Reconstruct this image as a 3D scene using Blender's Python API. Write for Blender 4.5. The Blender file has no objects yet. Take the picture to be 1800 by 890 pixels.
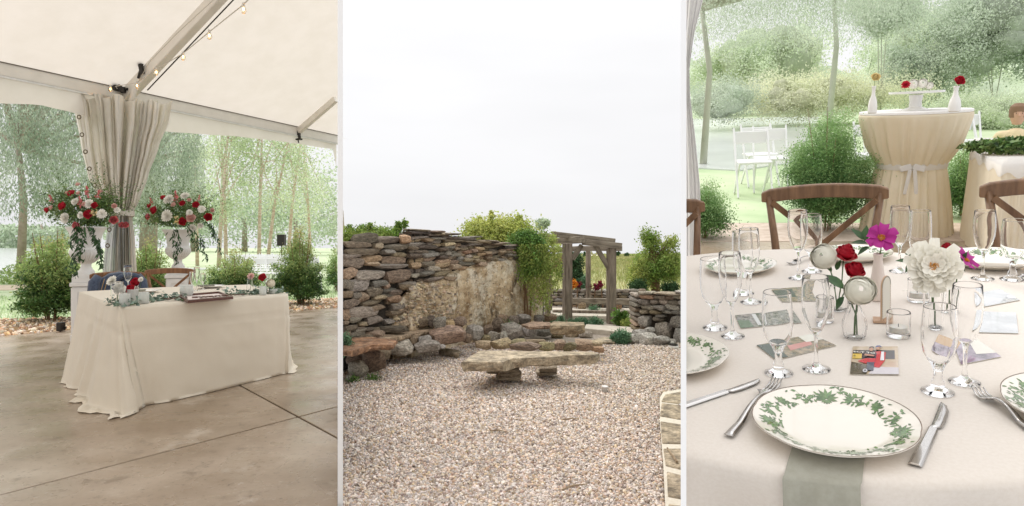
import bpy, bmesh, math, random
import numpy as np
from mathutils import Vector, Matrix, noise as mnoise
PI = math.pi
rnd = random.Random(7)
rng = np.random.default_rng(7)
scene = bpy.context.scene
C = scene.collection

# ---------------------------------------------------------------- camera
F = 1100.0; V0 = 425.0; CAMZ = 1.25          # focal length, horizon row (1800 px wide frame), eye height
cd = bpy.data.cameras.new('camera'); cam = bpy.data.objects.new('camera', cd); C.objects.link(cam)
cam.location = (0, 0, CAMZ); cam.rotation_euler = (math.radians(90), 0, 0)
cd.sensor_width = 36; cd.lens = F / 1800 * 36; cd.shift_y = -20 / 1800
cd.clip_start = 0.02; cd.clip_end = 2000

scene.camera = cam

# ---------------------------------------------------------------- sky, sun, exposure
w = bpy.data.worlds.new('World'); scene.world = w; w.use_nodes = True
nt = w.node_tree; bg = nt.nodes['Background']
sky = nt.nodes.new('ShaderNodeTexSky'); sky.sky_type = 'NISHITA'; sky.sun_disc = False
SUN_EL, SUN_AZ = math.radians(52), math.radians(-28)     # azimuth from +Y towards +X
sky.sun_elevation = SUN_EL; sky.sun_rotation = SUN_AZ
sky.dust_density = 3; sky.air_density = 1.0
bw = nt.nodes.new('ShaderNodeRGBToBW'); nt.links.new(sky.outputs[0], bw.inputs[0])
mr = nt.nodes.new('ShaderNodeMapRange'); mr.inputs[1].default_value = 2.0; mr.inputs[2].default_value = 16.0
mr.inputs[3].default_value = 9.0; mr.inputs[4].default_value = 9.9
nt.links.new(bw.outputs[0], mr.inputs[0])
tc = nt.nodes.new('ShaderNodeTexCoord'); mp = nt.nodes.new('ShaderNodeMapping'); mp.inputs['Scale'].default_value = (1, 1, 4)
nz = nt.nodes.new('ShaderNodeTexNoise'); nz.inputs['Scale'].default_value = 1.6; nz.inputs['Detail'].default_value = 4
nt.links.new(tc.outputs['Generated'], mp.inputs[0]); nt.links.new(mp.outputs[0], nz.inputs[0])
mr2 = nt.nodes.new('ShaderNodeMapRange'); mr2.inputs[1].default_value = .3; mr2.inputs[2].default_value = .7
mr2.inputs[3].default_value = .93; mr2.inputs[4].default_value = 1.035
nt.links.new(nz.outputs[0], mr2.inputs[0])
mm = nt.nodes.new('ShaderNodeMath'); mm.operation = 'MULTIPLY'
nt.links.new(mr.outputs[0], mm.inputs[0]); nt.links.new(mr2.outputs[0], mm.inputs[1])
# an overcast sky is brighter towards the zenith (CIE overcast)
sepz = nt.nodes.new('ShaderNodeSeparateXYZ'); nt.links.new(tc.outputs['Generated'], sepz.inputs[0])
mz = nt.nodes.new('ShaderNodeMapRange'); mz.inputs[1].default_value = 0; mz.inputs[2].default_value = 1; mz.inputs[3].default_value = .70; mz.inputs[4].default_value = 1.60
mz0 = nt.nodes.new('ShaderNodeMath'); mz0.operation = 'POWER'; nt.links.new(sepz.outputs[2], mz0.inputs[0]); mz0.inputs[1].default_value = 2.1; mz0.use_clamp = True
nt.links.new(mz0.outputs[0], mz.inputs[0])
mm3 = nt.nodes.new('ShaderNodeMath'); mm3.operation = 'MULTIPLY'; nt.links.new(mm.outputs[0], mm3.inputs[0]); nt.links.new(mz.outputs[0], mm3.inputs[1]); mm = mm3
cmb = nt.nodes.new('ShaderNodeVectorMath'); cmb.operation = 'SCALE'; cmb.inputs[0].default_value = (.985, .985, 1.0)
nt.links.new(mm.outputs[0], cmb.inputs['Scale'])
nt.links.new(cmb.outputs[0], bg.inputs[0]); bg.inputs[1].default_value = 0.1
sl = bpy.data.lights.new('sun', 'SUN'); sl.energy = 1.5; sl.angle = math.radians(25); sl.color = (1, .96, .9)
so = bpy.data.objects.new('sun', sl); C.objects.link(so)
sd = Vector((math.sin(SUN_AZ) * math.cos(SUN_EL), math.cos(SUN_AZ) * math.cos(SUN_EL), math.sin(SUN_EL)))
so.rotation_euler = sd.to_track_quat('Z', 'Y').to_euler(); so.location = (0, 0, 30)
vs = scene.view_settings; vs.view_transform = 'Standard'; vs.look = 'None'; vs.exposure = 0.52; vs.gamma = 1
scene.cycles.use_denoising = True
scene.cycles.max_bounces = 12; scene.cycles.transmission_bounces = 12; scene.cycles.transparent_max_bounces = 16
scene.cycles.diffuse_bounces = 4; scene.cycles.glossy_bounces = 4
scene.cycles.caustics_refractive = True; scene.cycles.caustics_reflective = False; scene.cycles.sample_clamp_indirect = 6

# ---------------------------------------------------------------- placing
def P(u, v, d): return Vector(((u - 900) / F * d, d, CAMZ + (V0 - v) / F * d))
def G(u, v, z=0.0): return P(u, v, (CAMZ - z) * F / (v - V0))
def pix(p): return (900 + F * p[0] / p[1], V0 - F * (p[2] - CAMZ) / p[1])
BASE = Matrix.Identity(4)
def set_base(m):
    global BASE
    BASE = m
# the round-table place: a rigid frame of its own (x right, y away, z up from the table top)
_a0 = 603 / F; _bh = (V0 - 150) / F; _T = (1 + _a0 * _a0) / _bh
DWN = Vector((_a0, 1, -_T)).normalized(); UPV = -DWN
_vw = Vector((_a0, 1, 0)); FWD = (_vw - UPV * _vw.dot(UPV)).normalized(); RGT = FWD.cross(UPV).normalized()
TH = 0.607
MR = Matrix((( RGT.x, FWD.x, UPV.x, DWN.x*TH), (RGT.y, FWD.y, UPV.y, DWN.y*TH), (RGT.z, FWD.z, UPV.z, CAMZ + DWN.z*TH), (0,0,0,1)))
MRI = MR.inverted()
_camL = MRI @ Vector((0, 0, CAMZ))
def RT(u, v, h=0.0):                         # pixel -> point on the plane z = h of that frame
    q = MRI @ P(u, v, 1.0); dr = q - _camL
    t = (h - _camL.z) / dr.z
    return _camL + dr * t
def RP(u, v, y):                             # pixel -> point at forward distance y of that frame
    q = MRI @ P(u, v, 1.0); dr = q - _camL
    return _camL + dr * ((y - _camL.y) / dr.y)
def rpix(p): return pix(MR @ Vector(p))

# ---------------------------------------------------------------- materials
MATS = {}
def hexc(c): return (c[0], c[1], c[2], 1)
def mat(name, c1, c2=None, scale=5, detail=5, rough=.6, bump=0, bscale=None, bdist=.01, island=0, obj=0, trans=0, metal=0, spec=.5,
        coat=0, c3=None, ramp=(.35, .65), stretch=None, sss=0, sheen=0, alpha=1, wave=0):
    m = bpy.data.materials.new(name); m.use_nodes = True; n = m.node_tree.nodes; l = m.node_tree.links
    b = n['Principled BSDF']; b.inputs['Roughness'].default_value = rough; b.inputs['Metallic'].default_value = metal
    b.inputs['Specular IOR Level'].default_value = spec; b.inputs['Coat Weight'].default_value = coat
    if sheen: b.inputs['Sheen Weight'].default_value = sheen
    if sss:
        b.inputs['Subsurface Weight'].default_value = sss; b.inputs['Subsurface Radius'].default_value = (.01, .008, .006)
    tcn = n.new('ShaderNodeTexCoord'); vec = tcn.outputs['Object']
    if obj:
        oi = n.new('ShaderNodeObjectInfo'); ad = n.new('ShaderNodeVectorMath'); ad.operation = 'ADD'
        sc_ = n.new('ShaderNodeMath'); sc_.operation = 'MULTIPLY'; sc_.inputs[1].default_value = 37
        l.new(oi.outputs['Random'], sc_.inputs[0]); l.new(vec, ad.inputs[0]); l.new(sc_.outputs[0], ad.inputs[1]); vec = ad.outputs[0]
    if stretch:
        mpn = n.new('ShaderNodeMapping'); mpn.inputs['Scale'].default_value = stretch; l.new(vec, mpn.inputs[0]); vec = mpn.outputs[0]
    col = None
    if c2 is not None:
        nz = n.new('ShaderNodeTexNoise'); nz.inputs['Scale'].default_value = scale; nz.inputs['Detail'].default_value = detail
        nz.inputs['Roughness'].default_value = .6; l.new(vec, nz.inputs[0])
        fac = nz.outputs[0]
        rp = n.new('ShaderNodeValToRGB'); l.new(fac, rp.inputs[0]); e = rp.color_ramp.elements
        e[0].position = ramp[0]; e[0].color = hexc(c1); e[1].position = ramp[1]; e[1].color = hexc(c2)
        if c3 is not None:
            x = e.new(min(.99, ramp[1] + .12)); x.color = hexc(c3)
        col = rp.outputs[0]
    def jitter(src, amt, col):
        hs = n.new('ShaderNodeHueSaturation')
        if col is None: hs.inputs['Color'].default_value = hexc(c1)
        else: l.new(col, hs.inputs['Color'])
        mrn = n.new('ShaderNodeMapRange'); mrn.inputs[3].default_value = 1 - amt; mrn.inputs[4].default_value = 1 + amt
        l.new(src, mrn.inputs[0]); l.new(mrn.outputs[0], hs.inputs['Value'])
        m2 = n.new('ShaderNodeMath'); m2.operation = 'MULTIPLY'; m2.inputs[1].default_value = 7.31; fr = n.new('ShaderNodeMath'); fr.operation = 'FRACT'
        l.new(src, m2.inputs[0]); l.new(m2.outputs[0], fr.inputs[0])
        m3 = n.new('ShaderNodeMapRange'); m3.inputs[3].default_value = .5 - amt * .05; m3.inputs[4].default_value = .5 + amt * .05
        l.new(fr.outputs[0], m3.inputs[0]); l.new(m3.outputs[0], hs.inputs['Hue'])
        return hs.outputs[0]
    if island:
        ge = n.new('ShaderNodeNewGeometry'); col = jitter(ge.outputs['Random Per Island'], island, col)
    if obj: col = jitter(oi.outputs['Random'], obj, col)
    if col is None: b.inputs['Base Color'].default_value = hexc(c1)
    else: l.new(col, b.inputs['Base Color'])
    if bump:
        bz = n.new('ShaderNodeTexNoise'); bz.inputs['Scale'].default_value = bscale or scale * 3; bz.inputs['Detail'].default_value = 8
        l.new(vec, bz.inputs[0]); bn = n.new('ShaderNodeBump'); bn.inputs['Strength'].default_value = bump; bn.inputs['Distance'].default_value = bdist
        l.new(bz.outputs[0], bn.inputs['Height']); l.new(bn.outputs[0], b.inputs['Normal'])
    if trans:
        t = n.new('ShaderNodeBsdfTranslucent'); mx = n.new('ShaderNodeMixShader'); mx.inputs[0].default_value = trans
        if col is None: t.inputs[0].default_value = hexc(c1)
        else: l.new(col, t.inputs[0])
        l.new(b.outputs[0], mx.inputs[1]); l.new(t.outputs[0], mx.inputs[2]); l.new(mx.outputs[0], n['Material Output'].inputs[0])
    if alpha < 1: b.inputs['Alpha'].default_value = alpha
    MATS[name] = m
    return m
def glassmat(name, col=(1, 1, 1), rough=0, ior=1.45):
    m = bpy.data.materials.new(name); m.use_nodes = True; n = m.node_tree.nodes
    g = n.new('ShaderNodeBsdfGlass'); g.inputs['Color'].default_value = hexc(col); g.inputs['Roughness'].default_value = rough; g.inputs['IOR'].default_value = ior
    m.node_tree.links.new(g.outputs[0], n['Material Output'].inputs[0]); MATS[name] = m
    return m

# ---------------------------------------------------------------- mesh builder
class MB:
    def __init__(s): s.v = []; s.f = []; s.mi = []; s.cur = 0
    def add(s, vs, fs):
        o = len(s.v); s.v.extend([tuple(x) for x in vs]); s.f.extend([tuple(i + o for i in f) for f in fs]); s.mi.extend([s.cur] * len(fs)); return s
    def box(s, c, size, R=None, taper=1.0):
        x, y, z = size[0] / 2, size[1] / 2, size[2] / 2
        vs = [Vector((a * x * (taper if c_ > 0 else 1), b * y * (taper if c_ > 0 else 1), c_ * z)) for a in (-1, 1) for b in (-1, 1) for c_ in (-1, 1)]
        if R is not None: vs = [R @ q for q in vs]
        vs = [q + Vector(c) for q in vs]
        return s.add(vs, [(0, 1, 3, 2), (4, 6, 7, 5), (0, 4, 5, 1), (2, 3, 7, 6), (0, 2, 6, 4), (1, 5, 7, 3)])
    def bar(s, a, b, w, h, up=(0, 0, 1)):            # box beam from a to b
        a = Vector(a); b = Vector(b); d = (b - a); L = d.length; d.normalize()
        x = d.cross(Vector(up)).normalized(); z = x.cross(d)
        R = Matrix((x, d, z)).transposed()
        return s.box((a + b) / 2, (w, L, h), R)
    def tube(s, pts, r, n=8, cap=True):
        pts = [Vector(p) for p in pts]; k = len(pts); rs = r if isinstance(r, (list, tuple)) else [r] * k
        o = len(s.v); vs = []; t0 = (pts[1] - pts[0]).normalized(); ref = Vector((0, 0, 1)) if abs(t0.z) < .9 else Vector((1, 0, 0))
        x = t0.cross(ref).normalized()
        for i, p in enumerate(pts):
            t = (pts[min(i + 1, k - 1)] - pts[max(i - 1, 0)]).normalized(); x = (x - t * x.dot(t)).normalized(); y = t.cross(x)
            for j in range(n):
                a = 2 * PI * j / n; vs.append(p + (x * math.cos(a) + y * math.sin(a)) * rs[i])
        fs = [(i * n + j, i * n + (j + 1) % n, (i + 1) * n + (j + 1) % n, (i + 1) * n + j) for i in range(k - 1) for j in range(n)]
        if cap: fs += [tuple(range(n))[::-1], tuple((k - 1) * n + j for j in range(n))]
        return s.add(vs, fs)
    def lathe(s, prof, n=32, c=(0, 0, 0), cap=False, lobes=0, lamp=0):
        vs = []; fs = []; cx, cy, cz = c
        if len(prof) > 2:                              # tight support rings beside hard corners
            pr = [prof[0]]
            for i in range(1, len(prof) - 1):
                a, b, d = Vector(prof[i - 1]), Vector(prof[i]), Vector(prof[i + 1]); u1, u2 = b - a, d - b
                if u1.length > 1e-6 and u2.length > 1e-6 and u1.angle(u2) > .55:
                    e1 = min(.0006 + .02 * u1.length, .3 * u1.length); e2 = min(.0006 + .02 * u2.length, .3 * u2.length)
                    pr += [tuple(b - u1.normalized() * e1), tuple(b), tuple(b + u2.normalized() * e2)]
                else: pr.append(prof[i])
            prof = pr + [prof[-1]]
        for (r, z) in prof:
            for j in range(n):
                a = 2 * PI * j / n; rr = r * (1 + lamp * abs(math.cos(lobes * a / 2))) if lobes else r
                vs.append((cx + rr * math.cos(a), cy + rr * math.sin(a), cz + z))
        k = len(prof)
        for i in range(k - 1):
            for j in range(n): fs.append((i * n + j, i * n + (j + 1) % n, (i + 1) * n + (j + 1) % n, (i + 1) * n + j))
        if cap: fs += [tuple(range(n))[::-1], tuple((k - 1) * n + j for j in range(n))]
        return s.add(vs, fs)
    def grid(s, rows, closed=False):                 # rows of equal length
        n = len(rows[0]); vs = [p for r in rows for p in r]; m = n if closed else n - 1
        fs = [(i * n + j, i * n + (j + 1) % n, (i + 1) * n + (j + 1) % n, (i + 1) * n + j) for i in range(len(rows) - 1) for j in range(m)]
        return s.add(vs, fs)
    def prism(s, poly, z0, z1):                      # poly: list of (x, y)
        n = len(poly); vs = [(p[0], p[1], z0) for p in poly] + [(p[0], p[1], z1) for p in poly]
        return s.add(vs, [tuple(range(n))[::-1], tuple(range(n, 2 * n))] + [(i, (i + 1) % n, n + (i + 1) % n, n + i) for i in range(n)])
    def mesh(s, name, mats, smooth=False):
        me = bpy.data.meshes.new(name); me.from_pydata(s.v, [], s.f)
        for m in (mats if isinstance(mats, (list, tuple)) else [mats]): me.materials.append(m)
        if any(s.mi): me.polygons.foreach_set('material_index', s.mi)
        if smooth: me.polygons.foreach_set('use_smooth', [True] * len(me.polygons))
        me.update(); return me
def fixn(me, bev=0, seg=1, angle=.6):
    bm = bmesh.new(); bm.from_mesh(me)
    bmesh.ops.remove_doubles(bm, verts=bm.verts, dist=2e-6)
    bmesh.ops.recalc_face_normals(bm, faces=bm.faces)
    if bev:
        ed = [e for e in bm.edges if len(e.link_faces) == 2 and e.calc_face_angle(0) > angle]
        bmesh.ops.bevel(bm, geom=ed, offset=bev, segments=seg, affect='EDGES', profile=.6)
    bm.to_mesh(me); bm.free(); return me

root_M = {}
def link(o, parent=None, M=None):
    C.objects.link(o)
    if parent is None: root_M[o.name] = M if M is not None else Matrix.Identity(4)
    if parent is not None:
        o.parent = parent
        if M is not None: o.matrix_local = M
    else: o.matrix_world = BASE @ (M if M is not None else Matrix.Identity(4))
    return o
def ob(name, mb, mats, parent=None, M=None, smooth=False, bev=0, seg=1, sub=0, fix=True):
    me = mb.mesh(name, mats, smooth) if isinstance(mb, MB) else mb
    if isinstance(mb, MB) and fix: fixn(me, bev, seg)
    if smooth and bev: me.polygons.foreach_set('use_smooth', [True] * len(me.polygons))
    o = bpy.data.objects.new(name, me)
    if sub:
        md = o.modifiers.new('sub', 'SUBSURF'); md.levels = sub; md.render_levels = sub
    return link(o, parent, M)
def T(x=0, y=0, z=0, rz=0, s=1):
    if isinstance(x, Vector): x, y, z = x
    return Matrix.Translation((x, y, z)) @ Matrix.Rotation(rz, 4, 'Z') @ Matrix.Scale(s, 4)
def tag(o, label=None, cat=None, group=None, kind=None):
    if label: o['label'] = label
    if cat: o['category'] = cat
    if group: o['group'] = group
    if kind: o['kind'] = kind
    return o
def thing(name, label, cat, M=None, group=None):
    o = bpy.data.objects.new(name, None); o.empty_display_size = .1
    link(o, None, M); return tag(o, label, cat, group)
def kids(o): return KIDS.get(o.name, [])
def copy_thing(root, label, M, group=None):
    r = root.copy(); C.objects.link(r); r.matrix_world = BASE @ M; r['label'] = label
    if group: r['group'] = group
    def rec(src, dst):
        for ch in list(src.children):
            c = ch.copy(); C.objects.link(c); c.parent = dst; c.matrix_local = ch.matrix_local.copy(); rec(ch, c)
    bpy_children(root, r)
    return r
def bpy_children(src, dst):
    for ch in list(src.children):
        c = ch.copy(); C.objects.link(c); c.parent = dst; bpy_children(ch, c)

# ---------------------------------------------------------------- many small faces at once (numpy)
def quads_mesh(name, V, m, nv=4):
    n = len(V) // nv
    me = bpy.data.meshes.new(name); me.vertices.add(len(V)); me.vertices.foreach_set('co', np.asarray(V, dtype=np.float32).ravel())
    me.loops.add(n * nv); me.loops.foreach_set('vertex_index', np.arange(n * nv, dtype=np.int32))
    me.polygons.add(n); me.polygons.foreach_set('loop_start', np.arange(0, n * nv, nv, dtype=np.int32))
    me.polygons.foreach_set('loop_total', np.full(n, nv, dtype=np.int32))
    me.materials.append(m); me.update(calc_edges=True); return me
def unit(a): return a / (np.linalg.norm(a, axis=1, keepdims=True) + 1e-9)
def leafV(pts, size, aspect=.45, droop=0.0, up=.3, dirs=None):
    """rhombic leaves at pts; returns Nx4 corner array"""
    n = len(pts); d = unit(rng.normal(size=(n, 3)) + np.array([0, 0, -droop])) if dirs is None else unit(dirs + rng.normal(size=(n, 3)) * .25)
    nrm = unit(rng.normal(size=(n, 3)) + np.array([0, 0, up])); side = unit(np.cross(d, nrm))
    sz = (size * rng.uniform(.65, 1.3, size=n))[:, None]
    a = pts - d * sz * .5; b = pts + side * sz * aspect * .5 - d * sz * .05; c = pts + d * sz * .5; e = pts - side * sz * aspect * .5 - d * sz * .05
    return np.stack([a, b, c, e], axis=1).reshape(-1, 3)
def clump_pts(n, c, r, shell=.5, gauss=False):
    """points in an ellipsoid, denser to the outside"""
    d = unit(rng.normal(size=(n, 3)))
    if gauss: return np.array(c) + rng.normal(size=(n, 3)) * np.array(r) * .5
    rad = rng.uniform(shell ** 3, 1, size=n) ** (1 / 3)
    return np.array(c) + d * rad[:, None] * np.array(r)
def insec(q, uc, local=False, m_=6):
    q = Vector(q); q = MR @ q if local else q; u = pix(q)[0]; return uc[0] + m_ < u < uc[1] - m_
def sector(pts, u0, u1, local=False):
    q = pts
    if local:
        A = np.array(MR); q = pts @ A[:3, :3].T + A[:3, 3]
    u = 900 + F * q[:, 0] / np.maximum(q[:, 1], .1)
    return pts[(u > u0) & (u < u1)]
def leaves(name, pts, size, m, parent=None, aspect=.45, droop=0, up=.3, M=None, kind=None, dirs=None):
    o = bpy.data.objects.new(name, quads_mesh(name, leafV(np.asarray(pts, dtype=float), size, aspect, droop, up, dirs), m)); link(o, parent, M)
    if kind: o['kind'] = kind
    return o
def bushy(n, c, r, nclump, cr, seed=0, gauss=False):
    """leaf points gathered in sub-clumps over an ellipsoid"""
    cc = clump_pts(nclump, c, np.array(r) * .82, .35)
    k = rng.integers(0, nclump, size=n); d = rng.normal(size=(n, 3)) * cr * .55
    return cc[k] + d
# ---------------------------------------------------------------- rocks
ROCKS = {}
def rockmesh(kind, i, m):
    key = (kind, i, m.name)
    if key in ROCKS: return ROCKS[key]
    r = random.Random(hash((len(kind), i)) & 0xffff)
    bm = bmesh.new(); k = {'slab': 26, 'block': 24, 'boulder': 30}[kind]
    ex = {'slab': 9, 'block': 8, 'boulder': 4.2}[kind]
    if kind != 'boulder':                              # a split stone: box with chipped corners and edges
        for sx in (-1, 1):
            for sy in (-1, 1):
                for sz in (-1, 1):
                    ch = [r.uniform(.05, .30), r.uniform(.08, .3), r.uniform(.10, .42)]; ox = r.uniform(0, .16); oz = r.uniform(0, .27)
                    b_ = Vector((sx * (.5 - ox), sy * .5, sz * (.5 - oz)))
                    for a_ in range(3):
                        q = b_.copy(); q[a_] -= (sx, sy, sz)[a_] * ch[a_] * (1 if kind == 'block' else .8); bm.verts.new(q)
        for _ in range(5): bm.verts.new((r.uniform(-.42, .42), -.5 - r.uniform(0, .16), r.uniform(-.35, .35)))
        for sz in (-1, 1):
            for _ in range(2): bm.verts.new((r.uniform(-.3, .3), r.uniform(-.5, 0), sz * (.5 + r.uniform(0, .05))))
    for _ in range(k if kind == 'boulder' else 0):
        while 1:
            p = Vector((r.gauss(0, 1), r.gauss(0, 1), r.gauss(0, 1)))
            if p.length > .3: break
        q = sum(abs(x / p.length) ** ex for x in p) ** (-1 / ex); p = p.normalized() * q * .5 * r.uniform(.86, 1.04)
        if kind == 'slab': p.z *= 1 - .12 * abs(p.x * 2) ** 4
        bm.verts.new(p)
    res = bmesh.ops.convex_hull(bm, input=bm.verts)
    bmesh.ops.delete(bm, geom=[g for g in res['geom_interior'] if isinstance(g, bmesh.types.BMVert)], context='VERTS')
    ed = [e for e in bm.edges if len(e.link_faces) == 2 and e.calc_face_angle(0) > .5]
    if kind == 'boulder': bmesh.ops.bevel(bm, geom=ed, offset=.02, segments=1, affect='EDGES')
    lo = Vector([min(v.co[a] for v in bm.verts) for a in range(3)]); hi = Vector([max(v.co[a] for v in bm.verts) for a in range(3)])
    for v in bm.verts: v.co = Vector([(v.co[a] - lo[a]) / (hi[a] - lo[a]) - .5 for a in range(3)])
    me = bpy.data.meshes.new('stone'); bm.to_mesh(me); bm.free(); me.materials.append(m); ROCKS[key] = me
    return me
def stone(p0, p1, z0, z1, m, parent, depth=.22, kind='slab', name='stone', proud=0, tilt=0):
    """a stone whose face spans plan points p0-p1 and heights z0-z1; it reaches back by depth"""
    a = Vector((p0[0], p0[1], 0)); b = Vector((p1[0], p1[1], 0)); d = b - a; L = d.length; d.normalize(); nrm = Vector((-d.y, d.x, 0))
    if nrm.y < 0: nrm = -nrm
    c = (a + b) / 2 + nrm * (depth / 2 - proud); c.z = (z0 + z1) / 2
    X = d; Y = Vector((0, 0, 1)).cross(X)
    R = Matrix((X, Y, Vector((0, 0, 1)))).transposed().to_4x4()
    M = Matrix.Translation(c) @ R @ Matrix.Rotation(tilt, 4, 'Y') @ Matrix.Diagonal((L, depth, z1 - z0, 1))
    o = bpy.data.objects.new(name, rockmesh(kind, rnd.randrange(24), m)); return link(o, parent, M)

# ---------------------------------------------------------------- petals and flowers (axis +z, unit radius)
def petal_ring(mb, n, L, W, a0, a1, r0=0, z0=0, ph=0, cup=.15, ns=3, ntw=1, jit=.1, tip=.25):
    for k in range(n):
        f = ph + 2 * PI * k / n + rnd.uniform(-jit, jit); l = L * rnd.uniform(1 - jit, 1 + jit)
        r = r0; z = z0; rows = []
        for i in range(ns + 1):
            s = i / ns; a = a0 + (a1 - a0) * s + rnd.uniform(-jit, jit) * .3; w_ = W * (math.sin(PI * (.12 + (1 - tip - .12) * s)) if tip < 1 else 1)
            row = []
            for t in range(-ntw, ntw + 1):
                tt = t / ntw; off = cup * W * (tt * tt - .3)
                rr = r - off * math.cos(a); zz = z + off * math.sin(a)
                row.append((rr * math.cos(f) - w_ * tt * math.sin(f), rr * math.sin(f) + w_ * tt * math.cos(f), zz))
            rows.append(row)
            r += math.sin(a) * l / ns; z += math.cos(a) * l / ns
        mb.grid(rows)
def flowermesh(kind, m, hi=False):
    key = ('fl', kind, m.name, hi)
    if key in ROCKS: return ROCKS[key]
    mb = MB(); ns = 5 if hi else 3; nt_ = 2 if hi else 1; R = math.radians
    if kind == 'dahlia':
        nr = 9 if hi else 6
        for i in range(nr):
            q = i / (nr - 1); petal_ring(mb, int(15 - 6 * q), .98 - .62 * q, .17 - .05 * q, R(97 - 62 * q), R(62 - 55 * q), r0=.02, z0=.04 * i * .6, ph=i * .37, cup=.35, ns=ns, ntw=1, jit=.1)
    elif kind == 'loose':                            # open semi-double bloom
        nr = 9
        for i in range(nr):
            q = i / (nr - 1); petal_ring(mb, int(15 - 5 * q), 1.0 - .52 * q, .21 - .06 * q, R(100 - 46 * q), R(70 - 40 * q), r0=.08, z0=.028 * i, ph=i * .41, cup=.35, ns=ns, ntw=2, jit=.24, tip=.30)
    elif kind == 'rose':
        nr = 7 if hi else 5
        for i in range(nr):
            q = i / (nr - 1); petal_ring(mb, 5 if q < .7 else 3, 1.35 - .25 * q, .62 * (1 - q) + .2, R(78 - 60 * q), R(-5 - 14 * q) if i else R(30), r0=.02, z0=-.35 + .12 * i, ph=i * .63, cup=.5, ns=ns, ntw=2, jit=.08)
    elif kind == 'ranunculus':
        nr = 9 if hi else 6
        for i in range(nr):
            q = i / (nr - 1); n_ = 6 if q < .7 else 4; te = R(76 - 66 * q); rad = 1 - .32 * q
            for k in range(n_):
                ph = i * .57 + 2 * PI * k / n_ + rnd.uniform(-.12, .12); hw = PI / n_ * 1.45; rows = []; dr = rnd.uniform(-.03, .03); t1 = te + rnd.uniform(-.05, .05)
                for a in range(5):
                    s = a / 4; th = R(125) + (t1 - R(125)) * s; row = []
                    for b in range(-3, 4):
                        tt = b / 3; tb = th + .16 * tt * tt * s; rr = (rad + dr + (.045 if a == 4 else .012 if a == 3 else 0) + .02 * tt) ; f = ph + hw * tt
                        row.append((rr * math.sin(tb) * math.cos(f), rr * math.sin(tb) * math.sin(f), rr * math.cos(tb) * .92))
                    rows.append(row)
                mb.grid(rows)
    elif kind == 'cosmos':
        petal_ring(mb, 8, 1.0, .36, R(70), R(92), r0=.08, cup=.12, ns=ns, ntw=2, jit=.1, tip=.45)
    elif kind == 'cluster':
        for i in range(22):
            c = Vector((rnd.gauss(0, .4), rnd.gauss(0, .4), rnd.gauss(0, .4)))
            for k in range(4):
                a = Vector((rnd.gauss(0, 1), rnd.gauss(0, 1), rnd.gauss(0, 1))).normalized(); b = a.orthogonal().normalized()
                mb.add([c, c + a * .3 + b * .14, c + a * .4, c + a * .3 - b * .14], [(0, 1, 2, 3)])
    me = mb.mesh(kind + '_bloom', m, True); ROCKS[key] = me; return me
def facing(p, n, r):
    n = Vector(n).normalized(); return Matrix.Translation(p) @ n.to_track_quat('Z', 'Y').to_matrix().to_4x4() @ Matrix.Rotation(rnd.uniform(0, 6.28), 4, 'Z') @ Matrix.Scale(r, 4)
def clip_poly(poly, a, b, keep=1, gap=0.0):
    """half plane clip of a plan polygon; line a-b, keep the left (1) or right (-1) side, pulled back by gap"""
    a = Vector(a[:2]); b = Vector(b[:2]); d = (b - a).normalized(); n = Vector((-d.y, d.x)) * keep
    f = lambda p: (Vector(p) - a).dot(n) - gap
    out = []
    for i in range(len(poly)):
        p, q = poly[i], poly[(i + 1) % len(poly)]; fp, fq = f(p), f(q)
        if fp >= 0: out.append(p)
        if fp * fq < 0:
            t = fp / (fp - fq); out.append((p[0] + (q[0] - p[0]) * t, p[1] + (q[1] - p[1]) * t))
    return out
def inpoly(x, y, poly):
    x = np.asarray(x); y = np.asarray(y); c = np.zeros(x.shape, bool); n = len(poly)
    for i in range(n):
        x0, y0 = poly[i]; x1, y1 = poly[(i + 1) % n]
        c ^= ((y0 > y) != (y1 > y)) & (x < (x1 - x0) * (y - y0) / (y1 - y0 + 1e-12) + x0)
    return c
def chipsV(pts, size, flat=.35):
    """small tetra/box-like chips: each is a 5-vertex flake made of 4 triangles -> returned as quads of 4 corners x3 faces"""
    n = len(pts); a = unit(rng.normal(size=(n, 3)) * np.array([1, 1, flat])); nr = unit(rng.normal(size=(n, 3)) * .55 + np.array([0, 0, 1])); b = unit(np.cross(a, nr)); a = unit(np.cross(nr, b))
    s = (size * rng.uniform(.55, 1.35, size=n))[:, None]; w_ = s * rng.uniform(.45, .95, size=(n, 1)); h = s * rng.uniform(.15, .4, size=(n, 1))
    k = lambda x, y: a * s * .5 * x + b * w_ * .5 * y
    j = rng.uniform(.5, 1, size=(n, 4))
    base = [pts + k(-1, -.5) * j[:, :1], pts + k(.3, -1) * j[:, 1:2], pts + k(1, .3) * j[:, 2:3], pts + k(-.2, 1) * j[:, 3:4]]
    top = [q + nr * h for q in base]
    bot = [pts + (q - pts) * 1.15 - nr * h for q in base]
    V = np.stack(top + bot, axis=1).reshape(-1, 3)
    return V
def chips(name, pts, size, m, parent=None):
    V = chipsV(pts, size); n = len(pts)
    f = np.array([[0, 1, 2, 3], [4, 5, 1, 0], [5, 6, 2, 1], [6, 7, 3, 2], [7, 4, 0, 3]])
    idx = (np.arange(n)[:, None, None] * 8 + f[None]).reshape(-1)
    me = bpy.data.meshes.new(name); me.vertices.add(len(V)); me.vertices.foreach_set('co', V.astype(np.float32).ravel())
    k = n * 5; me.loops.add(k * 4); me.loops.foreach_set('vertex_index', idx.astype(np.int32)); me.polygons.add(k)
    me.polygons.foreach_set('loop_start', np.arange(0, k * 4, 4, dtype=np.int32)); me.polygons.foreach_set('loop_total', np.full(k, 4, dtype=np.int32))
    me.materials.append(m); me.update(calc_edges=True)
    o = bpy.data.objects.new(name, me); return link(o, parent)
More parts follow.
